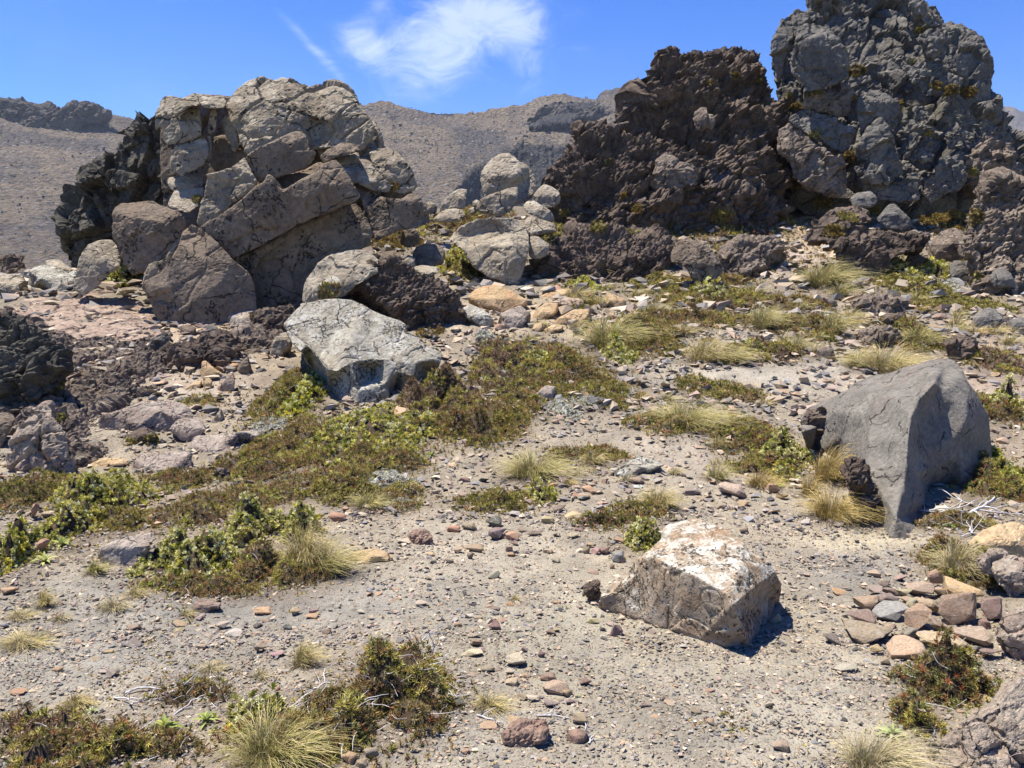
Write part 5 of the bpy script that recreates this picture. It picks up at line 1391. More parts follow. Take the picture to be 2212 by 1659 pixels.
def mat_plant(name, label, cat, px, py, w, h, kind, pal, hgt, group=None, dens=1.0, size=None, rot=0.0, flowers=0, twigs=0, body='cushion', lift=0.4):
    """A low shrub or mat whose foot-print covers w x h view pixels round (px, py) on the ground, hgt metres tall."""
    NPLANT[0] += 1
    rng = np.random.default_rng(1000 + NPLANT[0] * 7 + int(px))
    if kind == 'heath' and w > 150 and py < 1400:
        w, h = w * .86, h * .84
    c = at(px, py)
    a = 0.5 * w / F * c[1]
    b = max(0.5 * abs(at(px, py - h / 2)[1] - at(px, py + h / 2)[1]) - 0.4 * hgt, 0.35 * a * min(1, h / w + .2))
    v, f = dome(c[:2], a, b, hgt, rot, NPLANT[0] * 13 + 5)
    if size is None:
        size = max(0.017, 6.2 * c[1] / F) * (1.35 if kind == 'leather' else 1.1)
    p, n, area = sample_surface(v, f, 10, rng)
    k = int(min(4200, max(60, dens * (1.4 if kind == 'leather' else 1.75) * area / (size * size))))
    p, n, _ = sample_surface(v, f, k, rng)
    # gaps where the twiggy body shows
    gap = fbm(p / (0.2 * a + 0.04), 2, 0.5, NPLANT[0] & 63)
    rr = np.hypot((p[:, 0] - c[0]) / a, (p[:, 1] - c[1]) / b)
    keep = gap > -0.36 - 0.25 * rng.random(k) + 0.55 * np.clip(rr - 0.62, 0, 0.5)
    keep &= p[:, 2] > gz(p[:, 0], p[:, 1]) - 0.3 * size
    p, n = p[keep], n[keep]
    # stragglers creeping out past the edge
    ks = int(0.16 * len(p))
    an, rr = rng.random(ks) * 6.283, 0.9 + 0.55 * rng.random(ks) ** 2
    sx, sy = c[0] + rr * a * np.cos(an), c[1] + rr * b * np.sin(an)
    p = np.concatenate([p, np.stack([sx, sy, gz(sx, sy)], 1)])
    n = np.concatenate([n, np.tile((0, 0, 1.0), (ks, 1))])
    root = empty(name, c)
    tag(root, label, cat, group)
    me = foliage_mesh('foliage', kind, pal, p - c, n, size, rng, 'leaf' if kind != 'heath' else 'needle', lift)
    o = link('foliage', me, root)
    o['kind'] = 'stuff'
    inner = v.copy()
    inner[:, :2] = c[:2] + (inner[:, :2] - c[:2]) * 0.84
    inner[:, 2] -= 0.7 * size
    bo = link('woody_base', new_mesh('woody_base', inner - c, f, M[body]), root)
    if twigs:
        tw = twig_mesh(p, n, rng, twigs, size)
        bo2 = link('dead_twigs', tw(c), root)
        bo2['kind'] = 'stuff'
    if flowers:
        fv, ff = sprig(6, 0.5, 0.4, 0.1, 0.3, 77, 1, 0.1, 0.1, (1.0,))
        i = rng.integers(0, len(p), flowers)
        fs = max(0.012, 3.2 * c[1] / F)
        vv, f2 = stamp(fv, ff, p[i] - c + n[i] * size * 0.75, rotz_tilt(flowers, None, .3, rng), np.full(flowers, fs))
        fm = new_mesh('blossoms', vv, f2, M['leaf'], False)
        set_color(fm, 'tint', np.tile((0.75, 0.74, 0.72), (len(vv), 1)))
        fo = link('blossoms', fm, root)
        fo['kind'] = 'stuff'
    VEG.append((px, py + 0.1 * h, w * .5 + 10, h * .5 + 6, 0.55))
    return root


def tube(pts, r0, r1, sides=4):
    pts = np.asarray(pts)
    n = len(pts)
    V = []
    for i in range(n):
        d = pts[min(i + 1, n - 1)] - pts[max(i - 1, 0)]
        d = d / (np.linalg.norm(d) + 1e-9)
        u = np.cross(d, (0.3, 0.2, 0.93)); u /= np.linalg.norm(u) + 1e-9
        w = np.cross(d, u)
        r = r0 + (r1 - r0) * i / (n - 1)
        for j in range(sides):
            t = 2 * math.pi * j / sides
            V.append(pts[i] + r * (u * math.cos(t) + w * math.sin(t)))
    Fq = []
    for i in range(n - 1):
        for j in range(sides):
            Fq.append((i * sides + j, i * sides + (j + 1) % sides, (i + 1) * sides + (j + 1) % sides, (i + 1) * sides + j))
    return np.array(V), np.array(Fq)


def crooked(p0, d, length, rng, n=6, bend=0.5):
    p, out = np.array(p0, float), []
    d = np.array(d, float)
    for i in range(n):
        out.append(p.copy())
        d = d + rng.normal(size=3) * bend * np.array((1, 1, 0.6))
        d = d / np.linalg.norm(d)
        p = p + d * length / (n - 1)
    return np.array(out)


def twig_mesh(p, n, rng, k, size):
    i = rng.integers(0, len(p), k)
    def make(c):
        V, Fs, off = [], [], 0
        for q in i:
            d = n[q] * 0.4 + rng.normal(size=3) * np.array((1, 1, 0.25))
            pts = crooked(p[q] - c + n[q] * size * 0.35, d / np.linalg.norm(d), size * rng.uniform(2, 6), rng, 5, 0.45)
            v, f = tube(pts, size * 0.10, size * 0.05, 3)
            V.append(v); Fs.append(f + off); off += len(v)
        return new_mesh('dead_twigs', np.concatenate(V), np.concatenate(Fs), M['twig'])
    return make


def branch(label, px, py, length, rng, r=0.006, lean=0.15, forks=2, group=None, ang=None):
    """A bleached dead branch lying on the ground: one bent stem with forks."""
    c, nr = hit(px, py)
    a = rng.uniform(0, 6.28) if ang is None else ang
    V, Fs, off = [], [], 0
    stem = crooked((0, 0, r), (math.cos(a), math.sin(a), lean), length, rng, 7, 0.32)
    stem -= stem.mean(0) * np.array((1, 1, 0))
    lines = [(stem, r)]
    for q in range(forks):
        s = stem[rng.integers(1, 5)]
        a2 = a + rng.choice((-1, 1)) * rng.uniform(.5, 1.1)
        lines.append((crooked(s, (math.cos(a2), math.sin(a2), rng.uniform(-.05, .5)), length * rng.uniform(.3, .6), rng, 5, 0.3), r * 0.6))
    for pts, rr in lines:
        pts = pts.copy()
        pts[:, 2] = np.maximum(pts[:, 2], rr + 0.0)
        v, f = tube(pts, rr, rr * 0.4, 5)
        V.append(v); Fs.append(f + off); off += len(v)
    o = link('dead_branch', new_mesh('dead_branch', np.concatenate(V), np.concatenate(Fs), M['twig']), None, Vector(c))
    return tag(o, label, 'branch', group)


STRAW = [((0.50, 0.40, 0.19), 3), ((0.38, 0.31, 0.12), 4), ((0.27, 0.24, 0.08), 3), ((0.60, 0.50, 0.29), 2)]
OLIVE = [((0.33, 0.29, 0.10), 4), ((0.24, 0.22, 0.07), 4), ((0.44, 0.37, 0.16), 3), ((0.54, 0.45, 0.25), 2)]
PALE = [((0.50, 0.42, 0.26), 4), ((0.40, 0.34, 0.17), 3), ((0.30, 0.27, 0.11), 2)]
GOLD = [((0.42, 0.30, 0.10), 4), ((0.30, 0.23, 0.075), 3), ((0.50, 0.39, 0.17), 2), ((0.18, 0.15, 0.05), 1)]
PAL.update(straw=STRAW, olive=OLIVE, pale=PALE, gold=GOLD)


def tussock(label, px, py, w, h, pal='olive', nb=None, group=None, spread=1.0, P=None, droop=1.0, name='tussock_grass'):
    """A grass tussock: arching blades from one crown. w, h: its size in view pixels; (px, py): its foot."""
    NPLANT[0] += 1
    rng = np.random.default_rng(3000 + NPLANT[0])
    c = at(px, py) if P is None else P
    mpp = c[1] / F
    Wm, Hm = w * mpp * 0.56, h * mpp * 1.25
    if nb is None:
        nb = int(np.clip(w * h / 11, 130, 900))
    bw = max(0.0028, 1.5 * mpp)
    seg = 5
    a = rng.random(nb) * 6.283
    rad = np.sqrt(rng.random(nb))
    base = np.stack([np.cos(a) * rad * Wm * 0.35, np.sin(a) * rad * Wm * 0.30, np.zeros(nb)], 1)
    gzb = gz(base[:, 0] + c[0], base[:, 1] + c[1]) - c[2] if P is None else np.zeros(nb)
    base[:, 2] = gzb - 0.01
    a2 = a + rng.normal(size=nb) * 0.6
    out = np.stack([np.cos(a2), np.sin(a2), np.zeros(nb)], 1)
    L = rng.uniform(.55, 1.15, nb)
    reach = Wm * (0.25 + 0.75 * rad) * L * spread * rng.uniform(.5, 1.15, nb)
    top = Hm * L * (1.05 - 0.55 * rad * droop) * rng.uniform(.6, 1.0, nb)
    wa, wk = rng.uniform(-.6, .8), rng.uniform(.1, .4)
    wind = np.array((math.cos(wa), math.sin(wa), 0)) * wk * Hm
    L = L * (1 + 0.3 * np.cos(a - rng.uniform(0, 6.28)))
    side = np.stack([-np.sin(a2), np.cos(a2), np.zeros(nb)], 1)
    sway = rng.normal(size=nb) * 0.12 * Hm
    V = np.zeros((nb, seg * 2, 3))
    for i in range(seg):
        u = i / (seg - 1)
        pt = base + out * (reach * u ** 1.5)[:, None] + side * (sway * u * u)[:, None] + wind * u ** 2 * L[:, None]
        pt[:, 2] += top * (1 - (1 - u) ** 1.8) - top * 0.35 * rad * droop * u ** 3
        ww = bw * 0.5 * (1 - 0.8 * u)
        tw = side * np.cos(u + a)[:, None] + np.array((0, 0, 0.3))
        V[:, 2 * i] = pt - tw * ww
        V[:, 2 * i + 1] = pt + tw * ww
    fb = np.array([(2 * i, 2 * i + 1, 2 * i + 3, 2 * i + 2) for i in range(seg - 1)])
    Fq = (fb[None] + (np.arange(nb) * seg * 2)[:, None, None]).reshape(-1, 4)
    tint = pick_tints(pal, nb, rng, .16)
    gr = np.linspace(0.75, 1.2, seg).repeat(2)
    C = (tint[:, None, :] * gr[None, :, None]).reshape(-1, 3)
    root = empty(name, c)
    tag(root, label, 'grass', group)
    me = new_mesh('blades', V.reshape(-1, 3), Fq, M['blade'], True)
    set_color(me, 'tint', C)
    STATS['plant_tris'] += 2 * len(Fq)
    o = link('blades', me, root)
    o['kind'] = 'stuff'
    # dead thatch round the crown
    n2 = nb // 5
    a = rng.random(n2) * 6.283
    V, Fs, off = [], [], 0
    for q in range(min(n2, 60)):
        r0 = Wm * 0.3 * rng.random()
        p0 = np.array((math.cos(a[q]) * r0, math.sin(a[q]) * r0, 0.004))
        pts = crooked(p0, (math.cos(a[q]), math.sin(a[q]), .12), Wm * rng.uniform(.4, .9), rng, 4, .25)
        if P is None:
            pts[:, 2] = gz(pts[:, 0] + c[0], pts[:, 1] + c[1]) - c[2] + 0.006 + 0.05 * Hm * rng.random()
        v, f = tube(pts, bw * .45, bw * .25, 3)
        V.append(v); Fs.append(f + off); off += len(v)
    tm = new_mesh('dry_thatch', np.concatenate(V), np.concatenate(Fs), M['blade'])
    set_color(tm, 'tint', np.tile((0.36, 0.30, 0.20), (off, 1)) * (0.7 + 0.5 * np.repeat(rng.random(off // 3 + 1), 3)[:off, None]))
    to = link('dry_thatch', tm, root)
    to['kind'] = 'stuff'
    if P is None:
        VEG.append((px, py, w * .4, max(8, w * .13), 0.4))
    return root


_LEAFM = {}


def rosette(label, px, py, w, n=13, col=((0.16, 0.21, 0.05), (0.33, 0.33, 0.10)), group=None, up=(0.05, 1.0), parts=True, wid=0.24):
    """A mountain daisy: stiff strap leaves in a star, each leaf a part of its own."""
    NPLANT[0] += 1
    rng = np.random.default_rng(5000 + NPLANT[0])
    c, nr = hit(px, py)
    L = 0.5 * w / F * c[1] * 1.1
    key = (round(L, 3), col[0], wid)
    root = empty('daisy_rosette', c + np.array((0, 0, 0.004)))
    tag(root, label, 'plant', group)
    meshes = []
    for kk in range(3):
        v, f = leaf_strip(1.0, wid, 0.45, 0.45, 5, (0.55, 0.8, 1.0, 0.9, 0.6))
        me = new_mesh('leaf', v * L, f, M['leaf'], True)
        u = v[:, 0:1]
        t = rng.random()
        cc = np.array(col[0]) * (1 - t) + np.array(col[1]) * t
        mid = (np.abs(v[:, 1:2]) < 1e-6) * 0.3
        set_color(me, 'tint', np.clip(cc[None] * (1.15 - 0.3 * u + mid), 0, .7))
        meshes.append(me)
    for i in range(n):
        e = up[0] + (up[1] - up[0]) * (i / n) ** 1.3 + rng.uniform(-.12, .12)
        o = link('leaf', meshes[int(rng.integers(0, 3))], root, (0, 0, L * 0.12 * i / n))
        o.rotation_euler = (rng.uniform(-.3, .3), -e, 2.4 * i + rng.uniform(-.2, .2))
        s = (1.0 - 0.45 * i / n) * rng.uniform(.8, 1.1)
        o.scale = (s, s, s)
    return root


# ------------------------------------------------------------------ loose stones
_SP = []


def stone_protos():
    for i in range(22):
        rng = np.random.default_rng(400 + i)
        import bmesh
        bm = bmesh.new()
        nv = int(rng.integers(9, 15))
        for k in range(nv):
            v = rng.normal(size=3)
            v /= np.abs(v).max() ** 0.55 * np.linalg.norm(v) ** 0.45
            v *= 0.5 * rng.uniform(.8, 1.05)
            bm.verts.new(v)
        r = bmesh.ops.convex_hull(bm, input=list(bm.verts))
        for g in set(list(r['geom_interior']) + list(r['geom_unused'])):
            if isinstance(g, bmesh.types.BMVert) and g.is_valid:
                bm.verts.remove(g)
        bmesh.ops.dissolve_limit(bm, angle_limit=0.3, verts=list(bm.verts), edges=list(bm.edges))
        bmesh.ops.bevel(bm, geom=list(bm.edges), offset=0.045, segments=1, affect='EDGES', clamp_overlap=True)
        bmesh.ops.triangulate(bm, faces=list(bm.faces))
        bmesh.ops.subdivide_edges(bm, edges=[e for e in bm.edges if e.calc_length() > 0.2], cuts=1, use_grid_fill=False)
        bmesh.ops.triangulate(bm, faces=list(bm.faces))
        bmesh.ops.recalc_face_normals(bm, faces=list(bm.faces))
        me = bpy.data.meshes.new('stone')
        bm.to_mesh(me)
        bm.free()
        co = np.zeros(len(me.vertices) * 3)
        me.vertices.foreach_get('co', co)
        co = co.reshape(-1, 3)
        lo, hi = co.min(0), co.max(0)
        co = (co - (lo + hi) / 2) / (hi - lo)
        co += 0.05 * np.stack([fbm(co * 3 + 9 * i, 2, .5, s) for s in (1, 2, 3)], 1)
        me.vertices.foreach_set('co', co.astype(np.float32).ravel())
        me.polygons.foreach_set('use_smooth', np.zeros(len(me.polygons), bool))
        me.materials.append(M['stone'])
        me.update()
        _SP.append(me)


STONE_COL = {'tan': (0.37, 0.295, 0.21), 'orange': (0.385, 0.262, 0.17), 'yellow': (0.43, 0.34, 0.215), 'pink': (0.345, 0.262, 0.205), 'red': (0.235, 0.168, 0.138), 'brown': (0.245, 0.195, 0.155),
             'grey': (0.24, 0.22, 0.19), 'dark': (0.10, 0.09, 0.08), 'blue': (0.26, 0.262, 0.258), 'mauve': (0.235, 0.195, 0.172), 'pale': (0.44, 0.395, 0.32), 'white': (0.52, 0.50, 0.46)}
NST = [0]


def stone(label, px, py, w, h, col='tan', rotz=None, tilt=0.25, lift=0.0, depth=None, group=None, name='stone', on=False, proto=None):
    """A loose stone that covers about w x h view pixels, centred on (px, py)."""
    NST[0] += 1
    rng = np.random.default_rng(7000 + NST[0] * 3)
    g = hit(px, py + 0.32 * h)[0] if on else at(px, py + 0.32 * h)
    mpp = g[1] / F
    W, H = w * mpp, h * mpp
    W *= 1.1
    d = depth * mpp if depth else W * rng.uniform(.55, .85)
    # what one sees of the height is its top too: the view looks down on it
    down = max(0.12, (py - 590) / F)
    hz = max(0.62 * H, 1.1 * H - d * down * 0.55)
    o = bpy.data.objects.new(name, _SP[proto if proto is not None else int(rng.integers(0, len(_SP)))])
    COL.objects.link(o)
    o.scale = (W, d, hz)
    o.rotation_euler = (rng.uniform(-tilt, tilt), rng.uniform(-tilt, tilt), rng.uniform(-.5, .5) if rotz is None else rotz)
    o.location = Vector(g) + Vector((0, 0.3 * d, hz * (0.40 + lift)))
    c = np.array(STONE_COL[col]) * rng.uniform(.86, 1.14) * (1 + .05 * rng.normal(size=3))
    o.color = (*np.clip(c, .03, .6), 1)
    tag(o, label, 'stone', group)
    return o


# ------------------------------------------------------------------ what grows where
def build_plants():
    g_t, g_y, g_m, g_r, g_c = 'grass tussocks on the slope', 'yellow-green leathery shrubs', 'low brown and green mats', 'mountain daisy rosettes', 'moss and herbs on the crags'
    # low mats: (px, py, w, h, palette, height, density, label)
    for (px, py, w, h, pal, hg, ds, fl, tw, lab) in [
        (830, 1520, 300, 230, 'heath', .16, 1.0, 0, 130, 'broad brown-green needle shrub on the path with bleached twigs at its crest'),
        (640, 1600, 330, 120, 'heath', .09, .9, 0, 15, 'brown-green mat joining the broad path shrub to the big tussock'),
        (200, 1625, 460, 110, 'heath', .09, .9, 5, 12, 'wide olive-brown mat with white flowers along the bottom of the path'),
        (90, 1570, 260, 60, 'heath_brown', .06, .7, 3, 8, 'thin brown mat above the wide olive-brown mat'),
        (420, 1500, 180, 60, 'heath', .05, .5, 0, 14, 'sparse brown mat scattered with bleached twigs above two rosettes'),
        (600, 1240, 260, 110, 'heath', .14, .9, 0, 10, 'brown shrub mat beneath the straw tussock beside the silver shrub'),
        (440, 1270, 300, 60, 'heath', .06, .9, 0, 4, 'brown-green fringe below the silver-leaved shrub'),
        (960, 870, 190, 110, 'heath_brown', .32, 1.0, 0, 20, 'dense dark brown bushy shrub at the foot of the white slab'),
        (1020, 920, 190, 110, 'heath', .26, 1.0, 0, 14, 'dark olive bush hanging over the bare bank beside the brown bushy shrub'),
        (1090, 900, 110, 110, 'heath_green', .10, .9, 4, 4, 'green mat trailing down the bank end of the dark olive bush'),
        (790, 985, 330, 100, 'heath', .10, 1.0, 4, 10, 'brown-green mat under the yellow shrub below the white slab'),
        (620, 960, 160, 160, 'heath', .10, .9, 4, 6, 'brown-green mat below the long edge of the white slab'),
        (560, 1010, 200, 90, 'heath', .10, .9, 4, 6, 'brown mat between the half-buried slab and the yellow shrub'),
        (620, 860, 110, 130, 'heath_green', .12, .9, 0, 6, 'olive shrub growing up beside the white slab edge'),
        (720, 1040, 230, 80, 'heath', .07, .8, 6, 4, 'low brown mat above the bright green moss'),
        (390, 1040, 180, 60, 'heath', .08, .9, 0, 4, 'brown mat around the black-spotted pinkish slab'),
        (420, 1105, 230, 90, 'heath', .08, .8, 0, 6, 'brown-green mat with small rosettes above the silver-leaved shrub'),
        (560, 1080, 200, 80, 'heath', .07, .8, 6, 4, 'brown mat with white flowers beyond the silver-leaved shrub'),
        (250, 1130, 200, 60, 'heath_green', .08, .9, 22, 3, 'green mat dotted with white flowers below the yellow cushion shrub'),
        (60, 1070, 170, 110, 'heath_green', .14, .8, 0, 8, 'dark green shrub in the shade of the reddish boulder'),
        (860, 1075, 150, 60, 'heath', .05, .7, 8, 3, 'low mat with white flowers beside the pale lichen carpet'),
        (1090, 790, 150, 110, 'heath_brown', .2, 1.0, 2, 14, 'brown mat on the bank below the tan slabs'),
        (1210, 800, 250, 120, 'heath', .16, 1.0, 3, 8, 'wide brown-green mat covering the bank under the long orange slab'),
        (1290, 850, 240, 70, 'heath_green', .08, .9, 12, 2, 'yellow-green mat with white flowers in front of the wide bank mat'),
        (1130, 850, 130, 90, 'heath_green', .10, .9, 4, 4, 'green-brown mat round the black-spotted pale slab'),
        (1390, 730, 180, 100, 'heath_green', .22, 1.0, 3, 4, 'dark green mat in the lee of the double tussock'),
        (1500, 690, 300, 40, 'heath', .10, .9, 8, 2, 'long brown-green mat along the first terrace above the track'),
        (1560, 650, 260, 40, 'heath', .10, .8, 6, 2, 'long mat along the second terrace'),
        (1480, 640, 160, 30, 'heath_green', .10, .8, 5, 0, 'small green mat beyond the dark grey layered slab'),
        (1690, 660, 220, 40, 'heath', .12, .8, 6, 2, 'brown mat on the terrace behind the pair of tussocks'),
        (1740, 710, 130, 50, 'heath', .16, .9, 6, 6, 'grey-brown mat beside the twin tussocks'),
        (1650, 765, 150, 40, 'heath_brown', .16, .9, 0, 6, 'dull brown hummock with dead grass over the pale track'),
        (1530, 840, 170, 50, 'heath_green', .10, .9, 6, 2, 'low green mat at the bend of the pale track'),
        (1600, 860, 110, 30, 'heath_green', .08, .9, 3, 0, 'thin strip of green mat beside the pale track'),
        (1440, 920, 190, 50, 'heath_green', .10, .9, 3, 2, 'olive mat under the low wide tussock in the middle'),
        (1270, 985, 190, 50, 'heath', .08, .9, 5, 2, 'brown-green mat behind the grey-green tussock of the middle path'),
        (1070, 1090, 210, 60, 'heath_green', .09, .9, 16, 2, 'olive mat dotted with white flowers behind the red cinder stone'),
        (1300, 1130, 110, 40, 'heath_red', .07, .9, 0, 12, 'small reddish mat with dead twigs behind the lichen-spotted boulder'),
        (1380, 1105, 130, 50, 'heath_green', .08, .9, 3, 3, 'green mat under the small tussock behind the lichen-spotted boulder'),
        (1620, 950, 190, 110, 'heath_red', .12, .9, 4, 4, 'reddish-green mat running up to the flank of the great grey boulder'),
        (1650, 1010, 200, 50, 'heath_green', .08, .9, 2, 2, 'green mat with two tufts in front of the great grey boulder flank'),
        (2140, 1050, 200, 100, 'heath_red', .16, .9, 0, 16, 'reddish brown shrub full of bleached twigs beside the great grey boulder'),
        (2060, 1130, 150, 40, 'heath', .07, .7, 0, 14, 'brown mat under the bleached branches'),
        (2120, 1240, 190, 100, 'heath_red', .14, 1.0, 0, 12, 'reddish brown needle shrub above the stone pile'),
        (2040, 1210, 110, 60, 'heath', .10, .9, 0, 14, 'greyish twiggy mat beside the pale straw tussock'),
        (2040, 1490, 190, 110, 'heath_red', .16, .9, 0, 20, 'red-tipped heath shrub at the edge of the mauve rock bank'),
        (1975, 1560, 90, 90, 'heath_red', .12, .9, 0, 12, 'small red-tipped heath beside the pale-leaved rosette'),
        (2160, 790, 120, 60, 'heath_brown', .12, .9, 0, 4, 'brown mat on the reddish scree near the border'),
        (2150, 890, 110, 70, 'heath', .14, .8, 3, 4, 'dull mat behind the shoulder of the great grey boulder'),
        (1960, 720, 110, 50, 'heath_green', .16, .8, 0, 3, 'green patch beside the ragged black cinder lump'),
        (1990, 745, 120, 40, 'heath_green', .10, .9, 0, 2, 'green grass-like mat above the great grey boulder'),
        (1880, 420, 60, 24, 'heath_brown', .2, .8, 0, 0, 'brown mat under the sharp grey boulder at the tower base'),
        (1740, 440, 120, 26, 'heath_brown', .25, .9, 0, 0, 'brown shrub in the notch between the crags'),
        (2030, 455, 220, 34, 'moss_gold', .25, .9, 0, 0, 'golden-brown herb band along the foot of the lava tower'),
        (2050, 490, 110, 60, 'moss_gold', .25, .9, 0, 0, 'golden moss hanging beside the side crag'),
        (2000, 630, 160, 60, 'moss', .12, .9, 4, 0, 'yellow moss terrace below the smooth rounded grey rock'),
        (2060, 660, 160, 40, 'moss', .10, .9, 0, 0, 'mossy strip at the foot of the side crag'),
        (1440, 500, 180, 26, 'moss_gold', .16, .8, 0, 0, 'golden moss strip along the top of the shaded cinder bank'),
        (1590, 500, 150, 30, 'heath_brown', .2, .8, 0, 0, 'brown herb terrace under the middle crag'),
        (1600, 545, 110, 26, 'heath', .2, .8, 3, 0, 'brown-green mat on the bank under the middle crag'),
        (1640, 480, 120, 30, 'heath', .2, .8, 0, 0, 'dark mat at the foot of the middle crag'),
        (1540, 610, 170, 24, 'heath', .12, .8, 3, 0, 'thin mat below the split brown boulder'),
        (1420, 610, 110, 30, 'moss', .12, .8, 0, 0, 'yellow moss on the gully beside the split brown boulder'),
        (840, 505, 120, 40, 'heath_green', .25, .9, 0, 0, 'dark green shrub at the foot of the big outcrop'),
        (850, 525, 130, 26, 'moss_gold', .15, .8, 0, 0, 'gold-brown herbs below the dark green shrub of the outcrop'),
        (1000, 480, 130, 30, 'heath', .15, .9, 2, 0, 'dark mat in front of the tilted pale slab'),
        (1040, 462, 110, 20, 'heath_green', .15, .8, 0, 0, 'green mat at the foot of the propping boulder'),
        (1196, 510, 90, 40, 'moss', .2, .9, 4, 0, 'yellow-green herb clump beside the pale flat-topped boulder'),
        (1270, 460, 60, 20, 'moss_gold', .2, .9, 0, 0, 'golden moss tuft at the foot of the lower crag'),
        (1000, 590, 60, 40, 'moss', .2, .9, 0, 0, 'small green herbs under the overhang of the pale flat-topped boulder'),
        (1260, 660, 80, 40, 'heath_green', .10, .8, 2, 2, 'small grassy green mat between pinkish slab and orange block'),
        (430, 870, 80, 24, 'heath_green', .06, .8, 0, 0, 'small isolated green patch on orange dust'),
        (930, 720, 60, 20, 'moss_gold', .06, .8, 0, 0, 'straw-coloured herb patch at the foot of the cinder hummock'),
    ]:
        kind = 'moss' if pal.startswith('moss') else 'heath'
        mat_plant('heath_mat' if kind == 'heath' else 'moss_patch', lab, 'shrub' if hg > .12 else 'plant', px, py, w, h, kind, pal, hg, g_m, ds, None, 0, fl, tw)
    # leathery yellow-green shrubs
    for (px, py, w, h, pal, hg, ds, lab) in [
        (790, 945, 250, 120, 'leather_yellow', .14, .62, 'wide yellow-leaved shrub spreading below the white slab'),
        (900, 925, 90, 60, 'leather_yellow', .12, .6, 'yellow-green sprigs where the yellow shrub meets the brown bush'),
        (660, 860, 60, 100, 'leather', .16, .7, 'pale green shrub against the undercut edge of the white slab'),
        (230, 1075, 190, 80, 'leather_yellow', .15, .8, 'bright yellow cushion shrub under the black-spotted pinkish slab'),
        (160, 1140, 110, 80, 'leather_yellow', .16, .8, 'yellow-green shrub around two large rosettes'),
        (20, 1215, 110, 90, 'leather', .18, .9, 'yellow and green leathery shrub cut by the border of the scene'),
        (410, 1225, 250, 80, 'leather_silver', .17, 1.0, 'dense silver-edged leathery shrub beside the straw tussock'),
        (545, 1150, 130, 80, 'leather_silver', .18, .9, 'silver and yellow leathery shrub behind the dense silver-edged one'),
        (655, 1150, 70, 60, 'leather', .14, .8, 'small yellow-green shrub behind the straw tussock'),
        (555, 1560, 140, 80, 'leather_silver', .11, 1.0, 'whitish woolly-leaved shrub behind the biggest tussock'),
        (1388, 1172, 66, 60, 'leather_silver', .12, 1.2, 'small silver-green shrub against the lichen-spotted boulder'),
        (1690, 985, 110, 60, 'leather_silver', .15, .8, 'pale shrub at the flank of the great grey boulder'),
        (2170, 1045, 110, 80, 'leather_yellow', .16, .9, 'yellow-green shrub with orange leaves beside the great grey boulder'),
        (2130, 1000, 60, 50, 'leather', .14, .8, 'yellowish sprigs in front of the dark side of the great grey boulder'),
        (1336, 765, 60, 50, 'leather_silver', .2, .8, 'pale-leaved shrub rising from the middle mat on a white stem'),
        (1155, 780, 70, 40, 'leather', .12, .7, 'small leathery shrub on the bank under the tan slabs'),
        (1530, 640, 70, 30, 'leather_silver', .25, .9, 'round pale shrub on the second terrace'),
        (880, 490, 80, 50, 'leather', .4, .7, 'loose yellow-green bush behind the pointed brown rock'),
        (990, 570, 90, 50, 'leather_yellow', .3, .7, 'yellow-green shrub growing at the side of the pale flat-topped boulder'),
        (270, 610, 40, 34, 'leather', .3, .7, 'small pale green shrub in the gap between the leaning boulders'),
        (2180, 890, 60, 50, 'leather_silver', .2, .8, 'pale green shrub on reddish scree at the border'),
        (1920, 580, 60, 60, 'leather_yellow', .3, .7, 'yellow shrub beside the hollow of the undercut ledge'),
        (2020, 590, 60, 40, 'leather', .25, .7, 'yellow-green shrub below the lumpy grey-brown boulder'),
        (1720, 420, 60, 40, 'leather', .5, .8, 'light green shrub in the cleft between the crags'),
        (1260, 620, 50, 24, 'leather', .15, .7, 'small pale shrub above the long row of slabs'),
        (1690, 1030, 40, 30, 'leather', .1, .7, 'little bright green shrub by the golden tussocks'),
        (1170, 1075, 60, 40, 'leather', .1, .7, 'yellow-green sprigs at the end of the flowered olive mat'),
    ]:
        mat_plant('leathery_shrub', lab, 'shrub', px, py, w, h, 'leather', pal, hg, g_y, ds)
    # bright moss and pale lichen carpets
    for (px, py, w, h, pal, hg, body, lab) in [
        (735, 1055, 150, 60, 'moss', .05, 'cushion', 'bright yellow-green moss below the yellow shrub'),
        (780, 1075, 120, 40, 'moss', .05, 'cushion', 'olive moss under the small tussock by the lichen carpet'),
        (840, 1040, 120, 40, 'lichen', .05, 'cushion_pale', 'large white lichen carpet below the yellow shrub'),
        (860, 1090, 90, 20, 'lichen', .03, 'cushion_pale', 'thin pale lichen strip at the edge of the path'),
        (580, 920, 60, 50, 'lichen', .04, 'cushion_pale', 'pale grey lichen patch among brown mats near the slab edge'),
        (1080, 795, 50, 40, 'lichen', .06, 'cushion_pale', 'white lichen cushion on the bank under the tan slabs'),
        (1045, 728, 40, 20, 'lichen', .07, 'cushion_pale', 'small white lichen cushion beside the pitted brown boulder'),
        (1215, 885, 70, 50, 'lichen', .05, 'cushion_pale', 'ragged white lichen patch at the edge of the green mat'),
        (1270, 870, 90, 30, 'lichen', .05, 'cushion_pale', 'grey-green lichen carpet in front of the flowered mat'),
        (1090, 830, 40, 60, 'lichen', .05, 'cushion_pale', 'upright white lichen patch beside the black-spotted pale slab'),
        (1350, 850, 60, 30, 'lichen', .05, 'cushion_pale', 'pale lichen patch in yellow moss by the track'),
        (1210, 850, 60, 30, 'moss', .05, 'cushion', 'yellow moss behind the ragged white lichen'),
        (2060, 625, 80, 24, 'lichen', .1, 'cushion_pale', 'white lichen crust on the mossy terrace'),
        (1830, 468, 70, 12, 'lichen', .1, 'cushion_pale', 'pale lichen edge on the layered rock shelf'),
    ]:
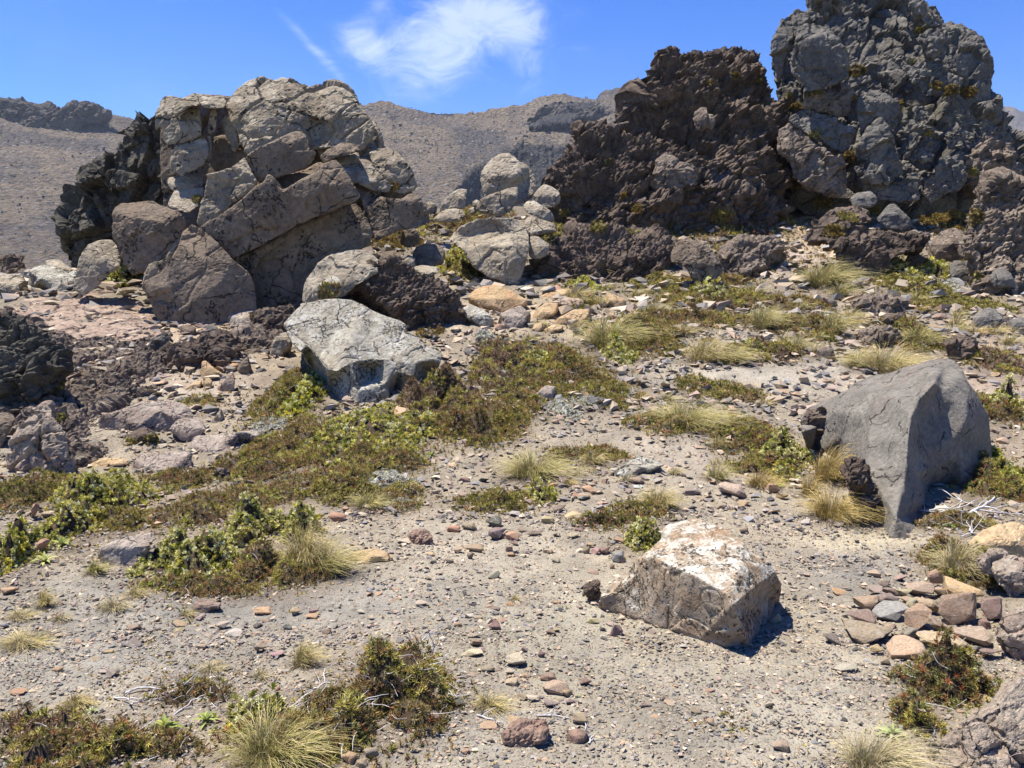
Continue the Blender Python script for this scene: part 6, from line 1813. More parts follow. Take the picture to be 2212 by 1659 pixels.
        mat_plant('lichen_patch' if pal == 'lichen' else 'moss_patch', lab, 'lichen' if pal == 'lichen' else 'moss', px, py, w, h, 'moss', pal, hg, None, .9, body=body, lift=.15)
    # tussocks
    for (px, py, w, h, pal, sp, lab) in [
        (660, 1225, 130, 130, 'straw', 1.0, 'tall straw tussock beside the silver-edged shrub'),
        (700, 1240, 110, 90, 'olive', 1.2, 'drooping grey-green tussock leaning out over the path from the brown shrub'),
        (585, 1645, 260, 140, 'olive', 1.1, 'biggest tussock of arching olive and straw blades at the bottom of the path'),
        (1150, 1030, 170, 70, 'olive', 1.1, 'grey-green spiky tussock in the middle of the path'),
        (1480, 918, 180, 60, 'olive', 1.2, 'wide low tussock beside the pale track'),
        (1420, 1095, 100, 60, 'straw', 1.1, 'small straw tussock behind the lichen-spotted boulder'),
        (1785, 1040, 120, 90, 'gold', 1.0, 'golden brown tussock against the great grey boulder'),
        (1795, 1120, 140, 80, 'gold', 1.3, 'wide golden tussock in front of the great grey boulder'),
        (1745, 1070, 60, 60, 'gold', 1.0, 'small golden tussock beside the wide golden one'),
        (1545, 1038, 70, 56, 'olive', 1.0, 'olive tuft in the green mat before the great grey boulder'),
        (1640, 1052, 90, 50, 'gold', 1.1, 'brownish tuft on the gravel edge before the great grey boulder'),
        (2065, 1240, 130, 90, 'pale', 1.1, 'pale straw tussock above the stone pile'),
        (1775, 618, 130, 64, 'olive', 1.1, 'large dark tussock below the undercut ledge'),
        (1815, 642, 64, 44, 'olive', 1.2, 'small round tussock beside the large dark one'),
        (1645, 712, 90, 66, 'olive', 1.0, 'tall green tussock on the first terrace'),
        (1795, 724, 80, 70, 'olive', 1.0, 'upright tussock beside the knobbly tan boulder'),
        (1310, 745, 150, 76, 'olive', 1.2, 'double olive tussock in front of the long orange slab'),
        (1520, 780, 120, 60, 'straw', 1.1, 'straw-coloured tussock on the terrace by the track'),
        (1575, 785, 90, 50, 'olive', 1.1, 'grey-green tussock beside the straw-coloured terrace one'),
        (1910, 800, 180, 66, 'straw', 1.1, 'wide straw tussock behind the great grey boulder'),
        (1850, 795, 80, 40, 'olive', 1.0, 'green end of the grass behind the great grey boulder'),
        (1980, 745, 100, 50, 'olive', 1.0, 'loose green tussock on reddish scree'),
        (2065, 705, 50, 36, 'straw', 1.0, 'small straw tuft beside the pale bluish boulder'),
        (2180, 745, 60, 34, 'straw', 1.0, 'straw tuft near the border below the side crag'),
        (2150, 720, 60, 30, 'straw', 1.0, 'thin yellow grass below the pale bluish boulder'),
        (1720, 760, 60, 50, 'olive', 1.0, 'small tussock at the end of the dull brown hummock'),
        (96, 1310, 60, 60, 'straw', .9, 'upright straw tuft on bare gravel near the yellow shrub'),
        (40, 1335, 80, 30, 'straw', 1.1, 'flat straw tuft at the border of the path'),
        (50, 1392, 130, 40, 'straw', 1.2, 'wide flattened straw grass on the path border'),
        (130, 1340, 50, 36, 'pale', 1.0, 'thin pale tuft beside the upright straw one'),
        (245, 1315, 80, 40, 'pale', 1.1, 'pale dry tuft below the silver-edged shrub'),
        (290, 1290, 60, 40, 'straw', 1.0, 'yellowish blades at the tip of the brown-green fringe'),
        (650, 1440, 80, 80, 'straw', .9, 'upright straw tuft above the broad path shrub'),
        (455, 1448, 80, 30, 'pale', 1.1, 'bleached tuft lying on the gravel'),
        (165, 1525, 80, 50, 'straw', 1.0, 'straw tuft above the wide olive-brown mat'),
        (1055, 1528, 90, 46, 'straw', 1.1, 'small dry tussock beside the broad path shrub'),
        (1110, 1298, 30, 26, 'straw', 1.0, 'tiny straw tuft alone on the gravel'),
        (18, 636, 60, 36, 'gold', 1.0, 'golden tussock on the skyline rim beside the pale flat-topped boulder'),
        (1880, 1660, 210, 110, 'pale', 1.1, 'large pale tussock at the bottom edge beside the mauve rock bank'),
        (795, 1095, 90, 44, 'olive', 1.1, 'small tussock by the white lichen carpet'),
        (430, 882, 60, 22, 'olive', 1.0, 'short green tuft on orange dust'),
        (205, 1240, 60, 50, 'olive', 1.0, 'wispy green tuft beside the angular spotted rock'),
        (560, 1465, 50, 36, 'pale', 1.0, 'thin pale tuft among dead twigs'),
        (400, 1330, 40, 30, 'straw', 1.0, 'small straw tuft beside the smooth pinkish slab'),
        (1240, 640, 80, 26, 'straw', 1.0, 'dry grass between the tan and yellow slabs'),
        (740, 668, 50, 18, 'straw', 1.0, 'thin grass behind the upper corner of the white slab'),
        (1480, 720, 60, 30, 'straw', 1.0, 'small straw tuft above the terrace tussocks'),
    ]:
        tussock(lab, px, py, w, h, pal, None, g_t, sp)
    # rosettes
    for (px, py, w, n, lab, col, upr) in [
        (868, 1500, 80, 15, 'tall dark green rosette rising from the broad path shrub', ((0.10, 0.16, 0.03), (0.26, 0.30, 0.06)), (.3, 1.4)),
        (355, 1578, 84, 16, 'large green and yellow rosette at the bottom of the path', ((0.15, 0.20, 0.045), (0.36, 0.36, 0.10)), (.1, 1.1)),
        (445, 1562, 74, 13, 'green rosette beside the large green and yellow one', ((0.13, 0.19, 0.04), (0.30, 0.33, 0.10)), (.1, 1.1)),
        (1928, 1592, 80, 16, 'pale-leaved rosette beside the red-tipped heath', ((0.24, 0.29, 0.10), (0.42, 0.44, 0.24)), (.0, 1.1)),
        (98, 1216, 70, 15, 'pale green rosette with a skirt of dry leaves among yellow shrubs', ((0.22, 0.26, 0.08), (0.40, 0.40, 0.15)), (-.1, 1.0)),
        (210, 1238, 56, 12, 'dark rosette below the angular spotted rock', ((0.12, 0.17, 0.04), (0.22, 0.25, 0.06)), (.1, 1.1)),
        (135, 1180, 60, 12, 'rosette inside the yellow-green shrub', ((0.16, 0.2, 0.05), (0.3, 0.32, 0.1)), (.1, 1.1)),
        (322, 1270, 50, 11, 'small rosette at the foot of the silver-edged shrub', ((0.15, 0.2, 0.05), (0.33, 0.34, 0.1)), (.1, 1.)),
        (430, 1262, 46, 11, 'rosette in the fringe under the silver-edged shrub', ((0.14, 0.18, 0.05), (0.28, 0.3, 0.09)), (.1, 1.)),
        (535, 1212, 46, 11, 'pale yellow-green rosette below the silver and yellow shrub', ((0.22, 0.26, 0.08), (0.36, 0.38, 0.14)), (.1, 1.)),
        (595, 1235, 34, 10, 'little rosette at the base of the straw tussock', ((0.17, 0.21, 0.05), (0.33, 0.34, 0.1)), (.1, 1.)),
        (400, 1130, 60, 12, 'rosette in the brown-green mat above the silver-edged shrub', ((0.17, 0.2, 0.06), (0.32, 0.32, 0.13)), (.1, 1.)),
        (388, 1098, 44, 10, 'small rosette at the top of the brown-green mat', ((0.16, 0.2, 0.06), (0.3, 0.3, 0.12)), (.1, 1.)),
        (660, 1412, 40, 10, 'rosette touching the upright straw tuft', ((0.14, 0.18, 0.05), (0.26, 0.28, 0.08)), (.2, 1.2)),
        (200, 1540, 40, 10, 'small pale rosette beside the straw tuft of the bottom mat', ((0.24, 0.28, 0.12), (0.4, 0.4, 0.2)), (.1, 1.)),
        (870, 1408, 44, 11, 'yellow-tipped rosette on the crest of the broad path shrub', ((0.2, 0.22, 0.06), (0.38, 0.36, 0.12)), (.2, 1.2)),
        (1020, 898, 46, 12, 'pale rosette on the dark olive bush', ((0.24, 0.27, 0.13), (0.38, 0.4, 0.22)), (.1, 1.)),
        (930, 985, 34, 10, 'rosette at the lower end of the brown-green slab mat', ((0.16, 0.2, 0.05), (0.3, 0.32, 0.1)), (.1, 1.)),
        (1118, 776, 36, 12, 'spiky rosette on the bank under the pitted brown boulder', ((0.13, 0.16, 0.05), (0.26, 0.28, 0.1)), (.1, 1.1)),
        (1680, 1052, 44, 11, 'bright green rosette beside the golden tussocks', ((0.16, 0.24, 0.04), (0.3, 0.38, 0.08)), (.1, 1.)),
        (2050, 1140, 40, 11, 'green rosette under the bleached branches', ((0.15, 0.19, 0.05), (0.3, 0.32, 0.1)), (.1, 1.)),
        (2110, 1228, 30, 10, 'yellow-green rosette in the twiggy mat by the stone pile', ((0.24, 0.26, 0.05), (0.4, 0.38, 0.08)), (.1, 1.)),
        (2150, 1060, 40, 11, 'light green rosette in the orange-leaved shrub', ((0.2, 0.25, 0.08), (0.36, 0.38, 0.16)), (.1, 1.)),
    ]:
        rosette(lab, px, py, w, n, col, g_r, upr)
    # bleached branches
    rng = np.random.default_rng(88)
    for (px, py, L, r, ang, lab) in [
        (2030, 1110, .34, .008, .2, 'long bleached branch looping in front of the great grey boulder'), (2070, 1105, .36, .007, .6, 'bleached branch rising behind the looping one'),
        (2120, 1115, .26, .014, -1.0, 'thickest white hooked branch by the orange-tan rock'), (2100, 1135, .34, .006, 1.6, 'thin bleached branch pointing to the pale straw tussock'),
        (2160, 1110, .40, .006, .3, 'thin branch stretching over the orange-tan rock'), (2060, 1085, .26, .006, 2.3, 'forked twig under the reddish brown shrub'),
        (2020, 1135, .22, .005, -.4, 'curled twig at the foot of the great grey boulder'), (2140, 1085, .22, .006, .9, 'short bleached branch in the orange-leaved shrub'),
        (2090, 1150, .30, .005, .1, 'low dead branch above the pale straw tussock'), (1300, 1105, .22, .004, .4, 'tangle of pale twig behind the small reddish mat'),
        (1320, 1100, .2, .004, 1.2, 'second pale twig behind the small reddish mat'),
        (700, 1470, .16, .004, .9, 'pale twig beside the crest of the broad path shrub'), (640, 1520, .18, .005, 1.3, 'white twig at the flank of the broad path shrub'),
        (930, 1440, .18, .004, .4, 'white twig on the crest of the broad path shrub'), (955, 1470, .2, .004, 1.2, 'bleached twig hanging from the end of the broad path shrub'),
        (900, 1420, .2, .004, .2, 'thin white twig behind the crest of the broad path shrub'), (270, 1520, .14, .004, -.6, 'crooked white twig on gravel above the large rosette'),
        (310, 1510, .12, .004, .9, 'short white twig on gravel above the large rosette'), (340, 1500, .26, .005, .5, 'grey branch on gravel above the large rosette'),
        (400, 1530, .13, .004, 1.2, 'white twig between the two rosettes'), (400, 1468, .12, .004, -.2, 'small bent twig below the bleached tuft'),
        (1480 - 210, 1600, .12, .004, 1., 'thin twig beside the red-brown stone'), (1060, 1560, .13, .004, -.7, 'curved twig beneath the small dry tussock'),
        (1200, 1550, .16, .004, .2, 'pale stick lying on the gravel'), (2030, 1500, .14, .004, .2, 'pale twig in the red-tipped heath shrub'), (2050, 1480, .14, .004, .5, 'white twig on the red-tipped heath shrub'),
    ]:
        branch(lab, px, py, L, rng, r, .2, 3, 'bleached dead branches', ang)


def rock_plants():
    """Herbs rooted in cracks of the crags: set on the rock where it stands."""
    g_c = 'herb tufts in rock cracks'
    rng = np.random.default_rng(61)
    for (px, py, w, pal, lab) in [
        (1850, 155, 44, 'moss_gold', 'golden herb tuft below the scooped grey block of the tower'), (1985, 65, 30, 'moss', 'bright green tuft high on the tower shoulder'), (2060, 205, 60, 'moss_gold', 'gold-green herbs on the sloping step of the tower'),
        (1720, 230, 40, 'moss_gold', 'golden moss in the notch under the tower pillar'), (1760, 200, 34, 'moss', 'yellow-green herbs at the foot of the scooped block'), (1700, 210, 30, 'moss', 'green herbs in the notch between the two crags'),
        (1760, 290, 30, 'moss', 'yellow tuft on the middle step of the tower'), (1830, 345, 50, 'moss_gold', 'herbs in the crack beside the long grey pillar'), (1848, 215, 24, 'moss_gold', 'herb tuft above the long grey pillar'),
        (1945, 230, 40, 'moss_gold', 'brown herbs between grey blocks at mid tower'), (2010, 290, 26, 'moss', 'yellow tuft between grey blocks low on the tower'), (2098, 372, 30, 'moss', 'green tuft at the tower foot'),
        (2020, 190, 36, 'moss_gold', 'golden herbs under the stepped grey block'), (1970, 140, 24, 'moss', 'small tuft beside the stepped grey block'), (2090, 200, 44, 'moss_gold', 'brown herb strip under the tower shoulder block'),
        (1590, 165, 26, 'moss_gold', 'yellow moss spot near the top of the middle crag'), (1530, 180, 20, 'moss_gold', 'moss spot on the middle crag'), (1635, 175, 22, 'moss', 'green moss spot on the middle crag edge'),
        (1315, 352, 24, 'moss', 'bright yellow-green tuft alone on the lower crag'), (1350, 425, 24, 'moss_gold', 'rusty herb streak on the lower crag'), (1375, 452, 36, 'moss_gold', 'golden herb clump at the foot of the lower crag'),
        (1775, 440, 50, 'moss_gold', 'brown herbs at the foot of the tower beside the cleft'), (1880, 455, 40, 'moss', 'yellow-green cushion between the two grey boulders'), (1830, 470, 60, 'moss', 'pale yellow cushion on the layered rock shelf'),
        (1560, 470, 60, 'heath_green', 'dark herbs on the shaded foot of the middle crag'), (1720, 400, 50, 'moss', 'light green herbs in the shaded cleft'), (1220, 462, 30, 'moss', 'green tuft at the corner of the lower crag'),
        (425, 432, 26, 'moss', 'green-yellow tuft in the crack of the big outcrop'), (850, 405, 30, 'moss_gold', 'dry grass tuft on the ledge of the big outcrop'), (910, 412, 22, 'moss', 'green tuft at the end of the big outcrop'),
        (132, 830, 40, 'moss', 'yellow-green tuft in the cindery bank'), (135, 905, 36, 'moss', 'green tuft behind the crest of the reddish leaning boulder'), (280, 960, 40, 'moss', 'yellow sprigs under the long grey slab'), (330, 955, 50, 'moss', 'green sprigs between the long grey slab and its dark-capped neighbour'),
        (715, 632, 70, 'heath', 'brown shrub on the front ledge of the pale sloping boulder'), (540, 682, 20, 'moss', 'yellow spot of moss on the pale rounded rock'), (1290, 490, 50, 'moss', 'pale herbs above the shaded cinder bank'), (1370, 500, 60, 'moss', 'yellow herbs over the shaded cinder bank'),
        (1800, 505, 60, 'moss_gold', 'brown mat on the lip of the undercut ledge'), (1960, 500, 80, 'moss_gold', 'gold-brown mat on top of the undercut ledge'), (2100, 470, 60, 'moss_gold', 'gold moss against the side crag'), (2110, 600, 40, 'moss', 'yellow moss on the side crag foot'),
        (1985, 585, 40, 'moss', 'yellow-green sprigs beside the grey cracked block'), (700, 1020, 10, 'moss', None),
    ]:
        if lab is None:
            continue
        p, n = hit(px, py)
        NPLANT[0] += 1
        rg = np.random.default_rng(9000 + NPLANT[0])
        r = 0.5 * w / F * p[1]
        size = 5.0 * p[1] / F
        k = int(np.clip((w / 5) ** 2 * 1.5, 24, 260))
        # cling to the rock around the point
        pts, nn = [], []
        for i in range(k):
            a, q = rg.random() * 6.28, math.sqrt(rg.random())
            h2, n2 = hit(px + 0.5 * w * q * math.cos(a), py + 0.30 * w * q * math.sin(a))
            if np.linalg.norm(h2 - p) < 0.8 * r:
                pts.append(h2)
                nn.append(n2 * 0.5 + np.array((0, -0.1, 0.6)))
        if len(pts) < 5:
            continue
        pts, nn = np.array(pts), np.array(nn)
        size *= 1.15
        nn /= np.linalg.norm(nn, axis=1)[:, None]
        kind = 'heath' if pal.startswith('heath') else 'moss'
        me = foliage_mesh('herb_tuft', kind, pal, pts - p, nn, size, rg, 'needle', .5)
        o = link('herb_tuft', me, None, Vector(p))
        tag(o, lab, 'plant', g_c)


# ------------------------------------------------------------------ loose stones
def build_stones():
    stone_protos()
    P0, s0 = (1636.0, 1025.6), 2.618
    for (u, v, w, h, col, rz, lab) in [
        (680, 662, 80, 60, 'pink', .3, 'pink-tan stone at the back rim of the stone pile'), (755, 668, 85, 45, 'brown', .1, 'grey-brown stone behind the mauve stone of the pile'), (845, 678, 90, 50, 'tan', .2, 'tan stone in the back row of the pile'),
        (932, 662, 140, 80, 'tan', -.4, 'flat tan slab leaning at the back of the pile'), (1010, 612, 80, 100, 'orange', .2, 'orange-tan upright stone behind the pile'), (745, 718, 120, 70, 'mauve', 0, 'mauve-grey stone beside the pink-tan one of the pile'),
        (640, 745, 125, 90, 'pink', .2, 'reddish tan block at the side of the pile'), (602, 826, 150, 75, 'brown', -.1, 'wide tan-brown stone at the outer edge of the pile'), (760, 798, 195, 95, 'blue', -.1, 'blue-grey banded stone on the pile'),
        (872, 768, 95, 85, 'tan', .5, 'tan wedge in the middle of the pile'), (862, 718, 70, 40, 'tan', 0, 'small tan piece wedged in the pile'), (962, 758, 150, 85, 'tan', -.3, 'broad tan stone in the middle of the pile'),
        (938, 835, 155, 135, 'pink', .6, 'large pinkish square-faced stone of the pile'), (1045, 678, 95, 60, 'tan', .1, 'tan stone under the orange slab of the pile'), (1182, 700, 200, 130, 'orange', -.5, 'long orange slab sloping off the pile'),
        (1150, 795, 230, 165, 'red', .1, 'largest dark red rough stone of the pile'), (1332, 790, 130, 125, 'red', .2, 'brown-red pointed stone at the end of the pile'), (1030, 872, 105, 95, 'pink', .2, 'pink-brown stone at the front of the pile'),
        (1102, 882, 80, 60, 'mauve', .1, 'small mauve-brown stone beside the red rough stone'), (1075, 832, 65, 45, 'tan', .1, 'little tan stone tucked under the red rough stone'), (880, 906, 92, 72, 'mauve', .2, 'small mauve stone at the front of the pile'),
        (742, 896, 105, 90, 'tan', .1, 'tan stone under the blue-grey banded stone'), (806, 916, 55, 55, 'tan', .2, 'little tan stone beside the small mauve one'), (655, 918, 250, 115, 'brown', -.25, 'long tan-brown slab along the front of the pile'),
        (858, 1005, 205, 105, 'yellow', -.1, 'yellow-tan block with a square corner in front of the pile'), (1082, 962, 265, 100, 'tan', .05, 'long smooth tan stone along the front of the pile'), (1228, 938, 205, 110, 'pink', -.4, 'pinkish tan slab at the front end of the pile'),
        (1242, 1000, 60, 50, 'grey', .2, 'small grey stone under the pinkish slab of the pile'), (1332, 1022, 125, 60, 'red', .1, 'flat red stone beyond the end of the pile'), (675, 1002, 80, 52, 'yellow', .2, 'small yellow stone in front of the pile'),
        (726, 1062, 60, 46, 'tan', .2, 'little tan stone in front of the yellow-tan block'), (505, 1098, 115, 42, 'pale', .1, 'pale flat stone on gravel before the pile'), (430, 948, 95, 62, 'brown', .2, 'brown stone with a tan cap on gravel beside the pile'),
        (662, 572, 75, 45, 'tan', .2, 'tan stone on gravel behind the pile'), (815, 592, 60, 40, 'pink', .1, 'pinkish stone half sunk behind the pile'), (1290, 850, 70, 60, 'red', .2, 'small dark red stone under the brown-red pointed stone'), (720, 625, 70, 40, 'brown', .3, 'brown flat stone behind the pile rim'),
        (110, 820, 60, 70, 'pale', .1, 'pale stone on gravel by the side of the lichen-spotted boulder'), (140, 1545, 105, 75, 'pink', .2, 'lone pinkish stone at the bottom of the gravel'), (476, 672, 90, 26, 'orange', .1, 'thin orange flake on gravel between boulder and pile'),
        (85, 85, 70, 60, 'orange', .3, 'orange stone beside the small golden tussock'), (150, 128, 62, 40, 'orange', .2, 'orange flat stone in front of the small golden tussock')]:
        stone(lab, P0[0] + u / s0, P0[1] + v / s0, w / s0, h * (1.02 if 'pile' in lab else 1) / s0, col, rz, .32, 0.22 if 'pile' in lab else 0.05, group='stones of the pile' if 'pile' in lab else 'loose stones on the gravel')
    g = 'loose stones on the gravel'
    P1 = lambda u, v: (518 + u / 2.88, 1083 + v / 2.88)
    P2 = lambda u, v: (1094 + u / 2.88, 1037 + v / 2.88)
    P3 = lambda u, v: (u / 2.88, 1083 + v / 2.88)
    for (Pf, u, v, w, h, col, lab) in [
        (P1, 140, 692, 110, 60, 'yellow', 'tan block-shaped stone on the path below the straw tussock'), (P1, 605, 105, 100, 60, 'orange', 'orange stone at the edge of the lichen carpet'), (P1, 1020, 255, 85, 40, 'pale', 'pale flat stone touching the red cinder stone'),
        (P1, 1330, 178, 80, 50, 'orange', 'orange-pink angular stone under the flowered olive mat'), (P1, 1430, 165, 100, 60, 'brown', 'brown-grey stone in the row under the olive mat'), (P1, 1580, 140, 100, 70, 'dark', 'dark cinder stone at the end of the row'),
        (P1, 1600, 210, 110, 90, 'mauve', 'mauve leaning stone in the stony strip'), (P1, 1650, 215, 60, 60, 'orange', 'orange tan stone against the mauve leaning one'), (P1, 1455, 300, 120, 55, 'tan', 'tan ridged stone in the stony strip'), (P1, 1360, 310, 60, 50, 'tan', 'small tan stone beside the ridged one'),
        (P1, 1435, 345, 45, 50, 'mauve', 'small mauve stone in front of the ridged one'), (P1, 1190, 332, 60, 30, 'yellow', 'flat tan stone in front of the red cinder stone'), (P1, 1580, 465, 75, 60, 'grey', 'tan-grey pyramid stone alone below the stony strip'), (P1, 1300, 370, 60, 40, 'tan', 'tan stone before the stony strip'),
        (P1, 1130, 640, 75, 40, 'pale', 'pale flat stone in the middle of the path'), (P1, 755, 690, 45, 28, 'pale', 'small pale stone on sandy path'), (P1, 460, 690, 60, 45, 'mauve', 'round mauve stone on the path'), (P1, 445, 720, 85, 35, 'orange', 'orange flat stone touching the round mauve one'), (P1, 345, 690, 60, 50, 'tan', 'tan stone beside the round mauve one'),
        (P1, 1585, 785, 70, 60, 'red', 'red-brown blocky stone above the trail of pale stones'), (P1, 1575, 745, 40, 40, 'red', 'small red stone above the red-brown blocky one'), (P1, 1425, 715, 60, 28, 'pale', 'thin pale flake at the top of the trail of stones'), (P1, 1480, 722, 60, 30, 'tan', 'tan flake beside the thin pale one'), (P1, 1345, 770, 36, 36, 'white', 'whitish chip on the path'),
        (P1, 1455, 840, 70, 35, 'pink', 'pinkish stone behind the rounded red one'), (P1, 1470, 884, 80, 55, 'red', 'rounded red stone in the trail of stones'), (P1, 1440, 945, 140, 60, 'pale', 'long pale stone in the trail of stones'), (P1, 1500, 928, 50, 40, 'pink', 'pinkish stone beside the long pale one'), (P1, 1545, 1045, 85, 55, 'tan', 'tan rounded stone below the long pale one'),
        (P1, 130, 915, 75, 62, 'pink', 'pink rounded stone left of nothing'), (P1, 235, 955, 90, 40, 'pink', 'flat pink stone beside the upright straw tuft'), (P1, 535, 815, 60, 42, 'brown', 'brown flat stone beyond the broad path shrub'), (P1, 675, 1605, 100, 90, 'orange', 'orange-tan stone at the bottom below the broad path shrub'), (P1, 815, 1570, 90, 80, 'pink', 'pinkish stone below the end of the broad path shrub'),
        (P1, 755, 1635, 80, 60, 'tan', 'tan stone at the very bottom between two pinkish ones'), (P1, 730, 1555, 55, 55, 'red', 'small red stone behind the orange-tan bottom one'), (P1, 1550, 1405, 130, 30, 'orange', 'thin orange stone behind the mauve porous lump'), (P1, 1200, 1345, 100, 60, 'mauve', 'mauve stone half sunk below the brown shrub'), (P1, 1350, 1250, 120, 60, 'dark', 'dark stone in the shade of the small dry tussock'), (P1, 1405, 1560, 55, 42, 'orange', 'small orange stone below the pale stick'),
        (P2, 1480, 318, 55, 48, 'tan', 'tan stone on gravel behind the lichen-spotted boulder'), (P2, 1420, 75, 175, 95, 'pink', 'big pinkish layered stone on the path'), (P2, 1345, 168, 60, 40, 'pink', 'pink stone near the big pinkish layered one'), (P2, 1272, 185, 40, 34, 'brown', 'small brown stone beside the pink one'), (P2, 1475, 148, 75, 36, 'orange', 'orange flat stone in front of the big pinkish layered one'), (P2, 1625, 192, 55, 30, 'pale', 'pale small stone between boulder and golden tussocks'),
        (P2, 1150, 80, 110, 46, 'mauve', 'reddish layered flat stone behind the small straw tussock'), (P2, 425, 225, 120, 50, 'tan', 'tan pitted flat stone beside the small reddish mat'), (P2, 330, 185, 90, 55, 'tan', 'tan stone behind the pitted flat one'), (P2, 258, 252, 75, 50, 'yellow', 'yellow-tan stone in front of the pitted flat one'), (P2, 480, 115, 75, 36, 'grey', 'grey flat stone beside the tan one on the path'), (P2, 440, 100, 50, 40, 'orange', 'small orange stone behind the grey flat one'),
        (P2, 505, 60, 70, 46, 'orange', 'orange-tan cube of stone on the stony path'), (P2, 600, 148, 70, 30, 'yellow', 'thin yellow flake tilted on the path'), (P2, 820, 10, 85, 50, 'brown', 'brown tilted stone in front of the pale flat slab'), (P2, 820, 42, 60, 24, 'white', 'whitish chip under the brown tilted stone'), (P2, 705, 380, 70, 36, 'orange', 'tan-orange stone by the silver-green shrub'), (P2, 700, 490, 80, 75, 'blue', 'bluish pale angular stone beside the lichen-spotted boulder'),
        (P2, 500, 445, 45, 52, 'tan', 'tan upright stone below the small reddish mat'), (P2, 262, 445, 58, 36, 'yellow', 'yellow oval stone on the path'), (P2, 525, 408, 40, 32, 'orange', 'small orange stone beside the upright one'), (P2, 660, 545, 30, 40, 'pink', 'small pinkish stone by the bluish angular one'), (P2, 680, 940, 85, 95, 'brown', 'dark brown pointed stone stuck in sand before the lichen-spotted boulder'), (P2, 535, 878, 80, 45, 'yellow', 'yellow curved stone before the boulder corner'),
        (P2, 312, 935, 50, 36, 'yellow', 'small yellow stone on sandy path'), (P2, 60, 1130, 130, 90, 'pale', 'large pale angular stone in the trail of stones'), (P2, 25, 1195, 65, 50, 'pale', 'pale stone below the large pale angular one'), (P2, 35, 1265, 85, 60, 'tan', 'tan stone near the trail of stones'), (P2, 262, 1232, 110, 55, 'red', 'red stone behind the large tan one'), (P2, 308, 1302, 160, 105, 'tan', 'large tan stone in the gravel of the path'),
        (P2, 380, 1330, 70, 60, 'tan', 'tan stone leaning on the large tan one'), (P2, 495, 1258, 75, 60, 'red', 'reddish round stone beside the large tan one'), (P2, 165, 1362, 85, 50, 'pale', 'pale rounded stone before the large tan one'), (P2, 280, 1395, 110, 55, 'mauve', 'mauve-grey stone in front of the large tan one'), (P2, 400, 1382, 60, 48, 'grey', 'grey stone next to the mauve-grey one'), (P2, 460, 1495, 105, 85, 'yellow', 'lone yellow-tan stone near the bottom of the path'),
        (P2, 45, 1500, 80, 50, 'orange', 'orange stone behind the porous mauve lump'), (P2, 100, 1055, 50, 40, 'pink', 'pink stone above the large pale angular one'), (P2, 220, 1090, 42, 44, 'red', 'small dark red stone on sandy path'), (P2, 35, 355, 85, 66, 'orange', 'orange-tan stone at the end of the stony strip'), (P2, 170, 335, 90, 40, 'red', 'rough reddish stone in the stony strip'), (P2, 105, 315, 70, 36, 'brown', 'brown flat stone in the stony strip'), (P2, 420, 348, 70, 36, 'tan', 'tan stone on the path below the reddish mat'), (P2, 52, 395, 45, 36, 'red', 'small red-brown stone in the stony strip'), (P2, 15, 430, 45, 40, 'tan', 'rounded tan stone below the stony strip'), (P2, 1025, 1388, 70, 36, 'tan', 'tan flat stone on open gravel'), (P2, 850, 1400, 60, 40, 'pink', 'pinkish chip on open gravel'), (P2, 1180, 1440, 70, 40, 'brown', 'brown stone on open gravel'),
        (P3, 825, 780, 100, 58, 'brown', 'dark brown stone alone on the grey path'), (P3, 825, 890, 95, 55, 'mauve', 'mauve-pink stone below the dark brown one'), (P3, 1115, 765, 85, 42, 'yellow', 'pale yellow stone below the smooth pinkish slab'), (P3, 1105, 803, 70, 36, 'tan', 'tan stone touching the pale yellow one'), (P3, 1385, 775, 85, 55, 'pale', 'pale rounded stone near the tan block-shaped stone'), (P3, 1450, 820, 110, 50, 'pale', 'pale pointed flat stone on the grey path'),
        (P3, 1250, 906, 75, 36, 'tan', 'tan flat stone on the grey path'), (P3, 670, 938, 60, 30, 'orange', 'orange chip on the grey path'), (P3, 595, 988, 45, 30, 'orange', 'small orange stone on the grey path'), (P3, 350, 1052, 75, 42, 'orange', 'orange-tan stone on the grey path near the border'), (P3, 690, 1078, 85, 62, 'brown', 'brown rounded stone beside white grass roots'), (P3, 640, 1068, 60, 36, 'pale', 'pale stone touching the brown rounded one'), (P3, 1018, 1200, 80, 48, 'pale', 'pale flat stone on gravel above the two rosettes'), (P3, 105, 1192, 105, 42, 'orange', 'orange flat stone near the border of the path'),
        (P3, 50, 562, 100, 58, 'orange', 'orange rounded stone below the border shrub'), (P3, 225, 300, 130, 110, 'orange', 'orange angular block among yellow shrubs'), (P3, 210, 75, 70, 120, 'orange', 'upright orange stone beside the yellow cushion shrub'), (P3, 290, 90, 60, 50, 'pink', 'pinkish stone beside the upright orange one'), (P3, 310, 1418, 85, 60, 'mauve', 'mauve rounded stone in the bottom mat'), (P3, 450, 645, 50, 40, 'pink', 'small pinkish stone near the pale dry tuft'), (P3, 1620, 918, 75, 65, 'pink', 'pink rounded stone above the dead twigs'), (P3, 20, 775, 60, 40, 'blue', 'bluish stone at the border of the path'), (P3, 1340, 1365, 80, 50, 'tan', 'tan stone in the mat under the pinkish slab'),
    ]:
        if 'left of nothing' in lab:
            continue
        x, y = Pf(u, v)
        stone(lab, x, y, w / 2.88, h / 2.88, col, None, .15, 0.0, group=g)
